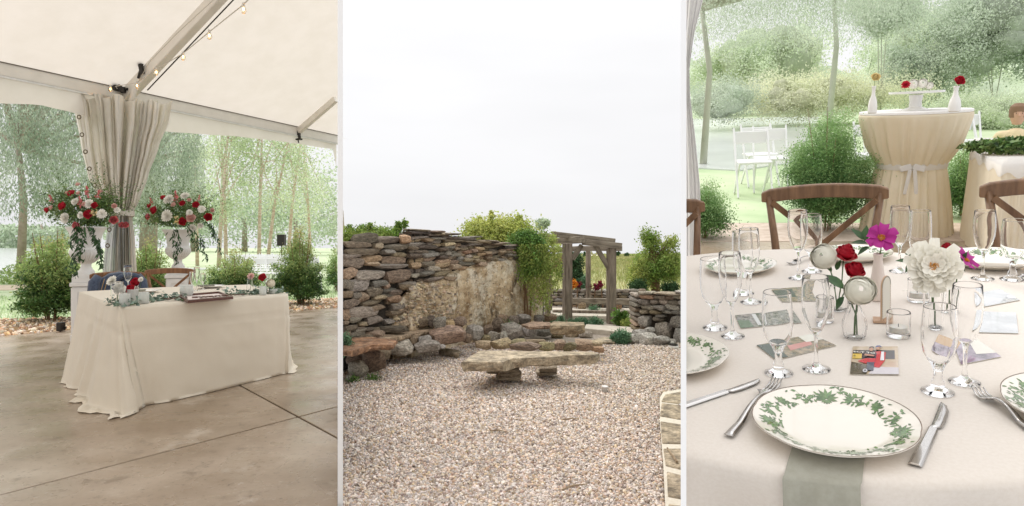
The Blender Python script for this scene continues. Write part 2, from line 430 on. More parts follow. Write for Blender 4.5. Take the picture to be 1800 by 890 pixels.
# ================================================================ TENT PLACE (left)
UL = 593.5                                    # the tent place ends where the first divider stands
def onb(d, u=UL): return ((u - 900) / F * d, d)
m_conc = mat('concrete', (.27, .195, .13), (.46, .375, .29), 1.1, 10, rough=.3, bump=.25, bscale=14, bdist=.004, c3=(.54, .46, .37), ramp=(.3, .62), obj=.03, spec=.6)
# blotches of wear on the polished concrete
def blotch(m):
    n = m.node_tree.nodes; l = m.node_tree.links; b = n['Principled BSDF']; old = b.inputs['Base Color'].links[0].from_socket
    tcn = n.new('ShaderNodeTexCoord'); prev = old
    for sc, lo, hi, col, amt in ((.55, .47, .62, (.21, .145, .08), .55), (6, .56, .64, (.15, .105, .065), .5), (30, .57, .66, (.10, .075, .05), .55), (2.1, .58, .68, (.66, .60, .52), .45), (14, .6, .66, (.70, .66, .6), .3)):
        z = n.new('ShaderNodeTexNoise'); z.inputs['Scale'].default_value = sc; z.inputs['Detail'].default_value = 9; z.inputs['Roughness'].default_value = .7
        l.new(tcn.outputs['Object'], z.inputs[0]); r = n.new('ShaderNodeMapRange'); r.inputs[1].default_value = lo; r.inputs[2].default_value = hi; r.inputs[4].default_value = amt
        l.new(z.outputs[0], r.inputs[0]); x = n.new('ShaderNodeMix'); x.data_type = 'RGBA'; l.new(r.outputs[0], x.inputs[0]); l.new(prev, x.inputs[6]); x.inputs[7].default_value = hexc(col); prev = x.outputs[2]
    l.new(prev, b.inputs['Base Color'])
    z = n.new('ShaderNodeTexNoise'); z.inputs['Scale'].default_value = 3; z.inputs['Detail'].default_value = 8; l.new(tcn.outputs['Object'], z.inputs[0])
    r = n.new('ShaderNodeMapRange'); r.inputs[1].default_value = .3; r.inputs[2].default_value = .7; r.inputs[3].default_value = .16; r.inputs[4].default_value = .42; l.new(z.outputs[0], r.inputs[0]); l.new(r.outputs[0], b.inputs['Roughness'])
blotch(m_conc)
m_joint = mat('joint_dirt', (.03, .025, .02), rough=.9)
m_tent = mat('tent_fabric', (.68, .63, .56), (.715, .665, .60), 3, 4, rough=.75, trans=.5, bump=.06, bscale=5)
m_curt = mat('curtain_fabric', (.84, .80, .72), (.89, .86, .79), 6, 5, rough=.8, trans=.4, bump=.15, bscale=30, bdist=.004)
m_vinyl = mat('clear_vinyl', (.84, .85, .85), rough=.25, trans=.6, alpha=.7)
m_alu = mat('aluminium', (.62, .59, .54), (.72, .69, .64), 8, 4, rough=.32, metal=.75)
m_aluP = mat('pale_beam', (.72, .67, .59), (.78, .73, .65), 4, 4, rough=.4, metal=.15)
m_track = mat('track_bronze', (.14, .115, .085), rough=.5, metal=.4)  # dark bronze, the track's own colour
m_dark = mat('dark_metal', (.045, .04, .035), rough=.45, metal=.7)
m_grom = mat('brass_grommet', (.12, .09, .05), rough=.4, metal=.8)
m_cloth = mat('cream_cloth', (.83, .75, .615), (.86, .785, .655), 220, 3, rough=.85, trans=.12, bump=.35, bscale=340, bdist=.0012, sheen=.2)
m_white = mat('white_paint', (.80, .79, .76), (.84, .83, .81), 6, 5, rough=.45, bump=.05, bscale=30)
m_urn = mat('urn_plaster', (.78, .77, .74), (.84, .83, .81), 12, 6, rough=.6, bump=.25, bscale=60, bdist=.004)
m_wood = mat('chair_wood', (.16, .068, .028), (.32, .155, .062), 3, 8, rough=.42, bump=.2, bscale=30, stretch=(9, 9, 1.2), spec=.5)
m_denim = mat('denim', (.035, .05, .085), (.075, .10, .155), 60, 6, rough=.9, bump=.5, bscale=300, bdist=.002, sheen=.3)
m_stitch = mat('stitching', (.42, .28, .13), rough=.8)
m_glass = glassmat('clear_glass', ior=1.32)
m_frost = mat('frosted_glass', (.80, .82, .80), rough=.4, trans=.45, alpha=.6)
m_wax = mat('candle_wax', (.85, .82, .74), rough=.5, sss=.3)
m_cer = mat('white_ceramic', (.86, .85, .82), rough=.15, coat=.4)
m_gleaf = mat('garland_leaf', (.10, .17, .13), (.28, .36, .29), 20, 3, rough=.6, island=.4)
m_leafD = mat('bouquet_leaf', (.05, .12, .03), (.22, .32, .10), 9, 3, rough=.45, island=.5, trans=.25)
m_leafV = mat('vine_leaf', (.02, .065, .02), (.05, .12, .035), 20, 3, rough=.4, island=.35, trans=.2)
m_wfl = mat('white_petal', (.94, .92, .85), rough=.7, trans=.15)
m_rfl = mat('red_petal', (.50, .012, .03), (.62, .03, .06), 30, 3, rough=.6, trans=.15)
m_pfl = mat('coral_petal', (.62, .12, .15), (.74, .26, .26), 30, 3, rough=.65, trans=.2, island=.3)
m_bfl = mat('blush_petal', (.85, .58, .52), rough=.65, trans=.3)
m_yfl = mat('cream_petal', (.85, .72, .40), rough=.65, trans=.2, island=.2)
m_stem = mat('stem_green', (.08, .15, .04), rough=.5)
m_mulch = mat('mulch', (.42, .27, .15), (.62, .46, .30), 60, 6, rough=.9, bump=.8, bscale=90, bdist=.02)
m_mchip = mat('mulch_chip', (.56, .36, .20), (.78, .62, .45), 2, 2, rough=.85, island=.45)
m_lawn = mat('lawn', (.36, .46, .25), (.56, .61, .42), 1.2, 9, rough=.95, bump=.6, bscale=60, bdist=.03)
m_blade = mat('grass_blade', (.36, .50, .24), (.56, .66, .42), .6, 2, rough=.8, island=.3, trans=.35)
m_water = mat('pond_water', (.60, .63, .62), (.72, .74, .73), .9, 6, rough=.12, bump=.4, bscale=3, bdist=.04, stretch=(1, .25, 1), spec=.8)
m_dirt = mat('dirt_path', (.50, .40, .30), (.62, .52, .40), 4, 7, rough=.95)

# ---- concrete floor
e0 = G(-500, 634); e1 = G(593, 540)                      # outer edge of the slab
def gp(u, v, z=0.0): q = G(u, v, z); return (q.x, q.y)
floor_poly = [gp(-500, 634), gp(593.5, 540), onb(1.2), (-4.5, 1.2), (-9, 3)]
A0, A1 = gp(0, 870), gp(593, 715); B0, B1 = gp(430, 682), gp(593, 770)
fl = ob('floor', MB().prism(floor_poly, -.35, -.028), m_joint); tag(fl, kind='structure')
for s1 in (1, -1):
    for s2 in (1, -1):
        pp = clip_poly(clip_poly(floor_poly, A0, A1, s1, .009), B0, B1, s2, .008)
        if len(pp) > 2:
            o = ob('concrete_slab', MB().prism(pp, -.027, 0), m_conc, parent=fl, bev=.003)
# ---- planting strip, lawn, path, pond
edge_d = lambda d, off=0: None
far_poly = [gp(-500, 634), gp(593.5, 540), onb(17.2), (G(-200, 560).x, G(-200, 560).y), (-14, 9)]
mul = ob('mulch_bed', MB().prism([gp(-500, 637), gp(593.5, 541), gp(593.5, 522), gp(330, 540), gp(100, 560), gp(0, 563), gp(-400, 566)], -.2, -.02), m_mulch); tag(mul, kind='structure')
poly = [gp(-200, 608), gp(593, 541), gp(593, 524), gp(330, 541), gp(100, 559), gp(0, 562), gp(-150, 564)]
n = 9000; q = np.column_stack([rng.uniform(-14, -2.5, n * 4), rng.uniform(7, 16, n * 4)]); q = q[inpoly(q[:, 0], q[:, 1], poly)][:n]
q = np.column_stack([q, rng.uniform(-.015, .012, len(q))]); o = chips('mulch_chips', q, .062, m_mchip); tag(o, kind='stuff')
def hz(x, y):
    d = y; h = 0.0
    if d > 24: h += (d - 24) * .028 * min(1, (x + 9.5) / 6) if x > -9.5 else 0
    return h
def sheet(name, fn, x0, x1, y0, y1, nx, ny, m, keep=None, pw=1.0, smooth=True):
    ys = [y0 + (y1 - y0) * (i / ny) ** pw for i in range(ny + 1)]
    rows = []
    for y in ys:
        a, b = x0(y), x1(y); rows.append([(a + (b - a) * j / nx, y, fn(a + (b - a) * j / nx, y)) for j in range(nx + 1)])
    return ob(name, MB().grid(rows), m, smooth=smooth)
lawn = sheet('lawn', lambda x, y: -.03 + hz(x, y), lambda y: -1.35 * y, lambda y: (UL - 900) / F * y, 8.5, 120, 60, 60, m_lawn, pw=2.0); tag(lawn, kind='structure')
# pond: a sheet of water set in a bank, left of the willow
pp = [gp(-900, 492, 0), gp(30, 488, 0), gp(52, 470), gp(62, 452), gp(75, 438), gp(-300, 429.5), gp(-900, 429.5)]
pond = ob('pond', MB().prism([(a, b) for a, b in pp], -.5, .012), m_water); tag(pond, kind='structure')
path = ob('path', MB().prism([gp(-500, 520), gp(62, 507.5), gp(70, 504), gp(60, 500), gp(-500, 506)], -.3, -.012), m_dirt); tag(path, kind='structure')
n = 26000; q = np.column_stack([rng.uniform(-22, -3, n * 3), rng.uniform(8.5, 24, n * 3)])
lp = [gp(-200, 565), gp(0, 562), gp(100, 558), gp(330, 539), gp(593, 523), gp(593, 490), gp(70, 492), gp(40, 521), gp(-300, 520)]
q = q[inpoly(q[:, 0], q[:, 1], lp)][:n]; pts = np.column_stack([q, rng.uniform(0, .02, len(q))])
o = leaves('grass', pts, .07, m_blade, aspect=.22, dirs=np.tile([[0, 0, 1.0]], (len(pts), 1))); tag(o, 'pale short lawn grass beyond the mulch strip', 'grass', kind='stuff')

# ---- tent frame and roof
EA = Vector((P(0, 120, 1).x, 0, 0))
S_ = 1.345; ze = 1.25 + 1.72 * S_
def eave(u, v=None):
    # the eave line in plan, hit by the sight line of column u
    p0 = Vector((-5.07, 6.2)) * S_; p1 = Vector((-2.93, 10.5)) * S_; dr = p1 - p0; k = (u - 900) / F
    t = (k * p0.y - p0.x) / (dr.x - k * dr.y); q = p0 + dr * t; return Vector((q.x, q.y, ze))
ed = Vector((2.14, 4.3, 0)).normalized(); en = Vector((ed.y, -ed.x, 0))           # along the eave, into the tent
sl_ = .56
tent = thing('event_tent', 'large white frame tent with sloping fabric roof over a concrete floor', 'tent', Matrix.Translation(eave(212) - Vector((0, 0, ze))))
TI = (Matrix.Translation(eave(212) - Vector((0, 0, ze)))).inverted()
def tent_ob(name, mb, m, **k): return ob(name, mb, m, parent=tent, M=TI, **k)
def roofp(t, s, dz=0): return eave(212) + ed * t + en * s + Vector((0, 0, sl_ * s + dz))
rows = []
k = (UL - 900) / F
for i in range(41):
    t = -9 + 15.4 * i / 40; base_ = eave(212) + ed * t
    smax = 6.2
    # stop at the divider plane x = k*y
    num = k * base_.y - base_.x; den = en.x - k * en.y; sm = min(smax, num / den)
    sm = max(sm, .001)
    row = []
    for j in range(15):
        s = sm * j / 14; bay = math.sin(PI * ((t - 0) % 4.2) / 4.2); sag = -.05 * bay * math.sin(PI * min(1, s / 6.2))
        row.append(roofp(t, s, .05 + sag))
    rows.append(row)
tent_ob('roof_fabric', MB().grid(rows), m_tent, smooth=True)
# the tent goes on overhead and behind the viewer
zr = roofp(0, 6.2, .05).z
mb = MB(); rows = []
for yy_, z_ in ((3.2, None), (-2.5, None), (-9, None)):
    pass
mb.grid([[(-11, 3.4, 4.6), (-7, 2.9, 4.9), (-3.2, 2.1, 5.2), (-.75, 1.9, 5.2)], [(-11, -1, 5.2), (-7, -1, 6.2), (-3.2, -1, 6.2), (-.75, -1, 5.6)], [(-11, -8, 4.2), (-7, -8, 4.6), (-3.2, -8, 4.6), (-.75, -8, 4.4)]])
tent_ob('rear_roof_fabric', mb, m_tent, smooth=True)
# eave beam: box section with a lower channel
t0, t1 = -8.5, 6.2
def roofx(t, s, z): b = eave(212) + ed * t + en * s; return Vector((b.x, b.y, z))
tE = (eave(593.2) - eave(212)).dot(ed)
mb = MB(); mb.bar(roofx(t0, 0, ze - .02), roofx(tE, 0, ze - .02), .09, .175)
tent_ob('eave_beam', mb, m_aluP, bev=.008)
tent_ob('keder_track', MB().bar(roofx(t0, 0.05, ze - .122), roofx(tE - .02, .05, ze - .122), .03, .026), m_alu)
tent_ob('keder_track', MB().bar(roofx(t0, .055, ze + .070), roofx(tE - .02, .055, ze + .070), .016, .012), m_track)
# rafters
ob_r = MB(); ob_r.bar(roofp(.06, .05, -.06), roofp(.06, 4.4, -.06), .13, .19)
tent_ob('rafter', ob_r, m_aluP, bev=.01)
mb = MB(); mb.bar(roofp(.17, .4, -.18), roofp(.17, 4.4, -.18), .014, .012); tent_ob('rafter_cable', mb, m_dark)
tR = (eave(522) - eave(212)).dot(ed)
mb = MB(); mb.bar(roofp(tR, .05, -.04), roofp(tR, 1.05, -.04), .09, .12); tent_ob('rafter', mb, m_aluP, bev=.008)
mb = MB(); c = roofp(tR, .03, -.08)
mb.box(c, (.09, .09, .12)); tent_ob('bracket_plate', mb, m_dark, bev=.006); mb = MB(); mb.box(c + Vector((.04, -.03, -.09)), (.05, .05, .09)); mb.tube([c + Vector((-.05, 0, -.12)), c + Vector((.09, 0, -.12))], .02); mb.tube([c + Vector((0, -.02, -.1)), c + Vector((0.02, -.02, -.2))], .014)
tent_ob('corner_bracket', mb, m_dark, bev=.006)
# valance hanging under the eave beam, with a sagging hem
rows = []
hem = [(-.9, 0.30), (-6.5, .36)]
def hemdrop(t):
    u = pix(roofx(t, 0, ze))[0]
    pts = [(-300, 46), (0, 46), (70, 33), (125, 36), (160, 38), (250, 38), (300, 36), (420, 20), (500, 13), (593, 9)]
    for (a, da), (b, db) in zip(pts, pts[1:]):
        if a <= u <= b: px_ = da + (db - da) * (u - a) / (b - a); break
    else: px_ = 40
    return px_ / F * (roofx(t, 0, ze)).y
for j in range(6):
    row = []
    for i in range(91):
        t = t0 + (tE - t0) * i / 90; D_ = hemdrop(t); q = roofx(t, -.03 + .018 * math.sin(t * 7) * j / 5 + .012 * math.sin(t * 23) * j / 5, ze - .085 - (D_ + .04) * j / 5); row.append(q)
    rows.append(row)
tent_ob('valance', MB().grid(rows), m_tent, smooth=True)
# pole with grooves, brackets, strut
pb = eave(213)
mb = MB(); mb.box((pb.x, pb.y, ze / 2 - .01), (.115, .115, ze - .12)); 
for sx in (-1, 1): mb.box((pb.x + sx * .038, pb.y - .062, ze / 2 - .02), (.014, .012, ze - .16))
tent_ob('pole', mb, m_alu, bev=.004)
mb = MB(); mb.box((pb.x, pb.y, .006), (.24, .24, .012)); tent_ob('base_plate', mb, m_alu)
mb = MB(); c = P(207, 155, pb.y - .1)
mb.box(c, (.10, .08, .10)); tent_ob('corner_bracket', mb, m_dark, bev=.006); tent_ob('bracket_plate', MB().box(c + Vector((.08, 0, -.03)), (.07, .07, .09)), m_dark, bev=.006); mb = MB(); mb.tube([c + Vector((-.07, 0, .02)), c + Vector((.16, 0, -.02))], .022); mb.tube([c + Vector((-.02, -.05, .11)), c + Vector((-.02, -.05, -.05))], .03); tent_ob('bracket_pin', mb, m_dark); mb = MB(); mb.tube([P(200, 137, pb.y - .1), P(203, 150, pb.y - .1)], .018)
tent_ob('bracket_bolt', mb, m_dark); mb = MB(); mb.tube([P(245, 105, pb.y - .3), P(250, 130, pb.y - .3)], .035); mb.tube([P(250, 112, pb.y - .3), P(243, 138, pb.y - .25)], .02)
tent_ob('turnbuckle', mb, m_dark); mb = MB(); mb.box(P(216, 225, pb.y - .16), (.05, .05, .06)); mb.tube([P(216, 222, pb.y - .17), P(213, 245, pb.y - .15)], .016); mb.tube([P(219, 228, pb.y - .17), P(221, 240, pb.y - .17)], .012)
tent_ob('strut_bracket', mb, m_dark, bev=.006)
mb = MB(); mb.tube([P(238, 152, pb.y - .28), P(221, 218, pb.y - .18)], .04, 12); tent_ob('brace_strut', mb, m_aluP, smooth=False)
# string lights: cable + bulbs (each its own bulb part)
m_bulb = glassmat('bulb_glass', (1, .97, .9), .0, 1.2)
m_fil = bpy.data.materials.new('filament'); m_fil.use_nodes = True
e_ = m_fil.node_tree.nodes['Principled BSDF']; e_.inputs['Emission Color'].default_value = (1, .5, .15, 1); e_.inputs['Emission Strength'].default_value = 14
sl1 = thing('string_lights', 'string of small clear warm bulbs hanging under the tent roof', 'string lights', Matrix.Translation(P(240, 146, 9.2)))
SI = Matrix.Translation(P(240, 146, 9.2)).inverted()
pts = [(206, 156, 6.98), (203, 152, 6.85), (240, 146, 6.8), (275, 122, 6.3), (322, 94, 5.8), (368, 56, 5.2), (428, 8, 4.6), (450, -15, 4.3)]
W = [P(p[0], p[1], p[2] * S_) for p in pts]
ob('cable', MB().tube(W, .006, 5), mat('cable_white', (.6, .55, .47), rough=.6), parent=sl1, M=SI)
ob('cable', MB().tube([P(240, 150, 9.1), P(262, 110, 8.6), P(310, 60, 7.5), P(388, -12, 6.2)], .0045, 5), MATS['cable_white'], parent=sl1, M=SI)
for p in [(194, 153, 6.95), (241, 147, 6.7), (275, 123, 6.3), (322, 96, 5.8), (368, 58, 5.2), (428, 11, 4.6)]:
    c = P(p[0], p[1], p[2] * S_); k_ = .031
    mb = MB(); mb.lathe([(0.001, -1.5 * k_), (.55 * k_, -1.3 * k_), (k_, -.6 * k_), (.9 * k_, .1 * k_), (.45 * k_, .7 * k_), (.4 * k_, .9 * k_)], 12)
    b_ = ob('bulb', mb, m_bulb, parent=sl1, M=SI @ Matrix.Translation(c + Vector((0, 0, -.03))), smooth=True)
    ob('filament', MB().lathe([(.001, -.5 * k_), (.22 * k_, -.3 * k_), (.22 * k_, .2 * k_), (.001, .4 * k_)], 8), m_fil, parent=b_, smooth=True)
    ob('socket', MB().tube([(0, 0, .8 * k_), (0, 0, 2.0 * k_)], .45 * k_, 8), MATS['cable_white'], parent=b_)

# ---- curtains gathered at the pole
def curtain(name, label, cuts, uL, uR, npl, dmid, dd, v0f, seed):
    """uL/uR: list of (v, u) control points"""
    def itp(tab, v):
        if v <= tab[0][0]: return tab[0][1]
        for (a, x), (b, y) in zip(tab, tab[1:]):
            if v <= b: t = (v - a) / (b - a); t = t * t * (3 - 2 * t) * .5 + t * .5; return x + (y - x) * t
        return tab[-1][1]
    r = random.Random(seed); ph = [r.uniform(0, 6.28) for _ in range(6)]
    nv, nu = 46, npl * 14; rows = []
    root = thing(name, label, 'curtain', T(P(213, 425, dmid).x, dmid, 0)); RI = T(P(213, 425, dmid).x, dmid, 0).inverted()
    vb = cuts
    for i in range(nv + 1):
        w_ = i / nv; row = []
        for j in range(nu + 1):
            s = j / nu; top = v0f(s); v = top + (vb - top) * w_
            a = 2 * PI * npl * (s + .03 * math.sin(5 * s + ph[0])) + .9 * math.sin(w_ * 3 + ph[1]) * math.sin(s * 7 + ph[2])
            u = itp(uL, v) + (itp(uR, v) - itp(uL, v)) * s
            wid = (itp(uR, v) - itp(uL, v))
            sq = wid / npl * (.34 + .22 * math.sin(s * 23 + ph[4])) * math.sin(a + 1.3 + 1.0 * math.sin(w_ * 4 + s * 9)) + wid / npl * .12 * math.sin(2.7 * a + ph[5] + w_ * 3)          # folds lean over one another
            d = dmid + dd * (.6 + .4 * math.sin(s * 11 + ph[3])) * math.sin(a) * (.75 + .5 * math.sin(w_ * PI)) + .045 * math.sin(a * 2.3 + w_ * 8 + ph[1])
            row.append(P(u + sq, v, d))
        rows.append(row)
    # fabric above, clear film lower down
    cutrow = int(nv * .56)
    ob('fabric', MB().grid(rows[:cutrow + 1]), m_curt, parent=root, M=RI, smooth=True, fix=False)
    full = MB()
    for r0 in range(cutrow, nv):
        for j in range(nu):
            full.cur = 1 if (j // 10 + seed) % 3 == 0 or (seed == 3 and j < nu * .62) else 0
            full.add([rows[r0][j], rows[r0][j + 1], rows[r0 + 1][j + 1], rows[r0 + 1][j]], [(0, 1, 2, 3)])
    ob('lower_panel', full, [m_curt, m_vinyl], parent=root, M=RI, smooth=True)
    return root, RI
c1, c1i = curtain('tied_curtain', 'cream tent curtain with grommet edge gathered left of the pole', 560,
    [(160, 118), (190, 131), (250, 142), (310, 155), (370, 187), (385, 194), (420, 186), (475, 180), (560, 176)], [(160, 210), (250, 211), (370, 212), (475, 211), (560, 212)], 7, 9.4, .19,
    lambda s: 163 + 5 * math.sin(s * 19) + 9 * abs(math.sin(s * 13)) * (1 - s) + 6 * s, 3)
c2, c2i = curtain('tied_curtain', 'cream tent curtain gathered right of the pole, plain edge', 560,
    [(170, 216), (250, 216), (370, 214), (475, 214), (560, 213)], [(170, 298), (210, 292), (260, 274), (310, 258), (350, 245), (375, 233), (385, 232), (420, 236), (475, 239), (560, 241)], 6, 9.48, .18,
    lambda s: 174 + 4 * math.sin(s * 17) + 8 * s, 5)
for i, (u, v) in enumerate([(122, 183), (134, 206), (139, 237), (145, 267), (152, 297), (161, 326), (187, 404), (184, 432)]):
    mb = MB(); R_ = .028; n_ = 12
    rows = []
    for a_ in range(n_):
        a = 2 * PI * a_ / n_; rows.append([(math.cos(a) * (R_ + .008 * math.cos(b)), .006 * math.sin(b), math.sin(a) * (R_ + .008 * math.cos(b))) for b in [2 * PI * k / 6 for k in range(6)]])
    rows.append(rows[0]); mb.grid(rows, closed=True)
    ob('grommet', mb, m_grom, parent=c1, M=c1i @ Matrix.Translation(P(u + 5, v, 9.22)), smooth=True)
tb = MB()
mb = MB(); rows = []
for j in range(3):
    rows.append([P(212 + 25 * math.cos(a), 372 + 4.5 * j + 2 * math.sin(a), 9.42 + .19 * math.sin(a)) for a in [2 * PI * k / 24 for k in range(24)]])
mb.grid(rows, closed=True); o = ob('tieback', mb, m_curt, smooth=True); tag(o, 'cream fabric tieback band wrapped round both curtains and the pole', 'tieback')

# ---- head table
def edge_pts():
    zt = .76
    tops = [((437, 501), None), ((290, 505.5), None), ((138, 513.5), (110, 672)), ((150, 518), (117, 676)), ((165, 523.5), (128, 682)), ((180, 529.5), (146, 690)), ((193, 535), (152, 706)), ((203, 539), (205, 731)), ((210, 540.5), (243, 727)), ((219, 540.5), (256, 713)), ((300, 534), (300, 706.5)), ((400, 526.5), (400, 682.5)), ((480, 520.5), (482, 662)), ((500, 518.7), (501, 657.5)), ((507, 517.5), (506, 658)), ((500, 514.5), (511, 648)), ((470, 508), (505, 635))]
    out = []
    for t, b in tops:
        tp = G(t[0], t[1], zt); bp = G(b[0], b[1], 0.0) if b else Vector((tp.x, tp.y + .03, 0))
        out.append((tp, bp))
    return out
ep = edge_pts(); n = len(ep); nper = 300
acc = [0]
for i in range(n): acc.append(acc[-1] + (ep[(i + 1) % n][0] - ep[i][0]).length + .15)
cen = sum((e[0] for e in ep), Vector()) / n
tops, bots, tt = [], [], []
for k_ in range(nper):
    s = acc[-1] * k_ / nper
    i = max(j for j in range(n) if acc[j] <= s); f = (s - acc[i]) / (acc[i + 1] - acc[i])
    a, b = ep[i], ep[(i + 1) % n]; tops.append(a[0].lerp(b[0], f)); bots.append(a[1].lerp(b[1], f)); tt.append(i + f)
def sm(L, it):
    for _ in range(it): L = [(L[i - 1] + L[i] * 2 + L[(i + 1) % len(L)]) / 4 for i in range(len(L))]
    return L
bots = sm(bots, 3); tops = sm(tops, 3)
rows = []
H = 30
for r_ in range(-3, H + 3):
    row = []
    for k_ in range(nper):
        tp, bp = tops[k_], bots[k_]; q = tt[k_]
        fold = 0
        if 2 <= q < 9: fold = .03 * math.sin(q * 5.1 + .6) + .013 * math.sin(q * 12.3)
        if 7.4 < q < 9: fold = .035 * math.sin((q - 7.4) * 8)
        elif q >= 9.3 and q < 13: fold = .005 * math.sin(q * 6)
        elif q >= 13 : fold = .009 * math.sin(q * 8)
        out = (tp - cen); out.z = 0; out.normalize()
        if r_ < 0: p = tp + (cen - tp) * (.02 + .3 * (-r_ - 1)) if r_ > -3 else tp + (cen - tp) * .93; p.z = .762
        elif r_ <= H:
            f = r_ / H; e = f ** 1.15
            p = Vector((tp.x + (bp.x - tp.x) * e, tp.y + (bp.y - tp.y) * e, .758 * (1 - f) + .006)) + out * (fold * f ** .8 + .012 * (1 - (1 - f) ** 8) + .007 * mnoise.noise(Vector((tp.x * 5, tp.y * 5, f * 5))) * min(1, f * 5) + .0035 * mnoise.noise(Vector((tp.x * 16, tp.y * 16, f * 9))) * min(1, f * 5) - (.006 if abs(f - .24 - .02 * math.sin(q)) < .018 else 0))
        else:
            f = r_ - H; pool = 0
            if 5.6 < q < 8.8: pool = .09 + .05 * math.sin(q * 9)
            elif 2 < q <= 5.6: pool = .02
            elif 13 < q < 16: pool = .05
            p = Vector((bp.x, bp.y, .006)) + out * (fold + .012 + pool * f * .5); p.z = .006 + (.03 * math.sin(q * 14 + f) ** 2 if pool > .05 else 0) * (1 if f == 1 else .3)
        row.append(p)
    rows.append(row)
mb = MB(); mb.grid(rows, closed=True); mb.add(rows[0], [tuple(range(nper))])
tcl = ob('tablecloth', mb, m_cloth, smooth=True); tag(tcl, 'cream tablecloth draped to the concrete floor over the head table', 'tablecloth')
# the table under it
tbl = thing('head_table', 'rectangular head table hidden under the floor length cream cloth', 'table', T(cen.x, cen.y, 0)); 
tq = [cen + (t_ - cen) * .96 for t_ in (ep[2][0], ep[8][0], ep[13][0], ep[0][0])]
ob('tabletop', MB().prism([(q.x - cen.x, q.y - cen.y) for q in tq], .72, .75), m_wood, parent=tbl)
for q in tq:
    w_ = (q - cen) * .85; ob('leg', MB().tube([(w_.x, w_.y, .0), (w_.x, w_.y, .72)], .02), m_dark, parent=tbl)

# ---- chairs (cross back), used in both places
def crossback(label, M, m=None, group=None):
    m = m or m_wood
    r = thing('crossback_chair', label, 'chair', M, group)
    W2 = .235
    mb = MB(); rows = []
    mb.prism([(-.21, -.2), (.21, -.2), (.225, .0), (.19, .2), (-.19, .2), (-.225, 0)], .43, .465); ob('seat', mb, m, parent=r, bev=.01)
    for s in (-1, 1):
        ob('leg', MB().tube([(s * .19, -.19, 0), (s * .185, -.18, .43)], [.016, .02], 8), m, parent=r, smooth=True)
        ob('back_post', MB().tube([(s * .175, .26, 0), (s * .18, .21, .44), (s * .205, .24, .7), (s * .232, .29, .885)], [.017, .021, .017, .015], 8), m, parent=r, smooth=True)
    rows = []
    for i in range(17):
        f = -1 + 2 * i / 16; x = f * .262; y = .285 + .035 * (1 - f * f); z = .885 + .018 * (1 - f * f); hh = .033 * (1 if abs(f) < .97 else .7)
        rows.append([(x, y - .014, z - hh), (x, y - .016, z + hh * .8), (x, y, z + hh), (x, y + .016, z + hh * .8), (x, y + .014, z - hh)])
    mb = MB(); mb.grid(rows, closed=True); mb.add(rows[0], [(0, 1, 2, 3, 4)]); mb.add(rows[-1], [(4, 3, 2, 1, 0)]); ob('top_rail', mb, m, parent=r, smooth=False, bev=.004)
    for s in (-1, 1):
        mb = MB(); pts = [(s * (.215 - .40 * f), .262 + .045 * math.sin(PI * f) - .03 * f - .006 * s, .86 - .38 * f) for f in [i / 8 for i in range(9)]]
        for a, b in zip(pts, pts[1:]): mb.bar(a, b, .026, .012, up=(0, 1, 0))
        ob('cross_slat', mb, m, parent=r)
    for z in (.18,): ob('stretcher', MB().tube([(-.18, -.185, z), (-.176, .25, z)], .011, 6), m, parent=r); ob('stretcher', MB().tube([(.18, -.185, z), (.176, .25, z)], .011, 6), m, parent=r)
    return r
p = P(300, 425, 7.45); ch1 = crossback('brown crossback wooden chair behind the head table, left bare', T(p.x + .14, 7.25, 0, rz=math.radians(36)) )
p = P(199, 425, 6.9); ch2 = crossback('brown crossback chair with a denim jacket hung over its back', T(p.x + .20, 6.70, -.015, rz=math.radians(36)))
# denim jacket over the chair: body sheet over the rail with collar and sleeves
Mj = T(p.x + .20, 6.70, -.015, rz=math.radians(36))
jk = thing('denim_jacket', 'dark blue denim jacket draped over the back of a chair', 'jacket', Mj)
rows = []
for i in range(25):
    f = i / 24; x = -.24 + .48 * f; row = []
    ax = abs(x) / .24
    for j in range(15):
        s = j / 14; wr = .012 * math.sin(x * 38 + s * 6) + .008 * math.sin(x * 90)
        if s < .55:                                             # front side, towards the table
            q = s / .55; z = .52 + (.43 - .13 * ax ** 2.2) * q - .02 * ax; y = .215 + .03 * q + wr - .01 - .02 * (1 - q)
        else: q = (s - .55) / .45; z = .95 - .13 * ax ** 2.2 - .34 * q - .02 * ax; y = .262 + .09 * math.sin(min(1, q * 3) * PI / 2) + wr
        row.append((x * (1 + .14 * (1 - s) * (s < .5)), y, z + .004 * math.sin(x * 60)))
    rows.append(row)
ob('jacket_body', MB().grid(rows), m_denim, parent=jk, smooth=True)
for s in (-1, 1):
    pts = [(s * .18, .25, .885), (s * .222, .23, .82), (s * .232, .215, .72), (s * .225, .21, .62), (s * .22, .21, .54)]
    ob('sleeve', MB().tube([Vector(q) for q in pts], [.045, .055, .055, .05, .045], 12), m_denim, parent=jk, smooth=True)
pts = [(.10 + .13 * math.cos(a), .205 - .02 * math.sin(a), .80 + .10 * math.sin(a)) for a in [PI * (-.15 + 1.3 * i / 12) for i in range(13)]]
ob('collar', MB().tube(pts, [.016] + [.028] * 11 + [.016], 8), m_denim, parent=jk, smooth=True)
for off in (-.13, -.10, -.02):
    ob('stitched_seam', MB().tube([(off, .19, .86), (off - .03, .178, .74), (off + .02, .172, .60)], .0035, 4), m_stitch, parent=jk)

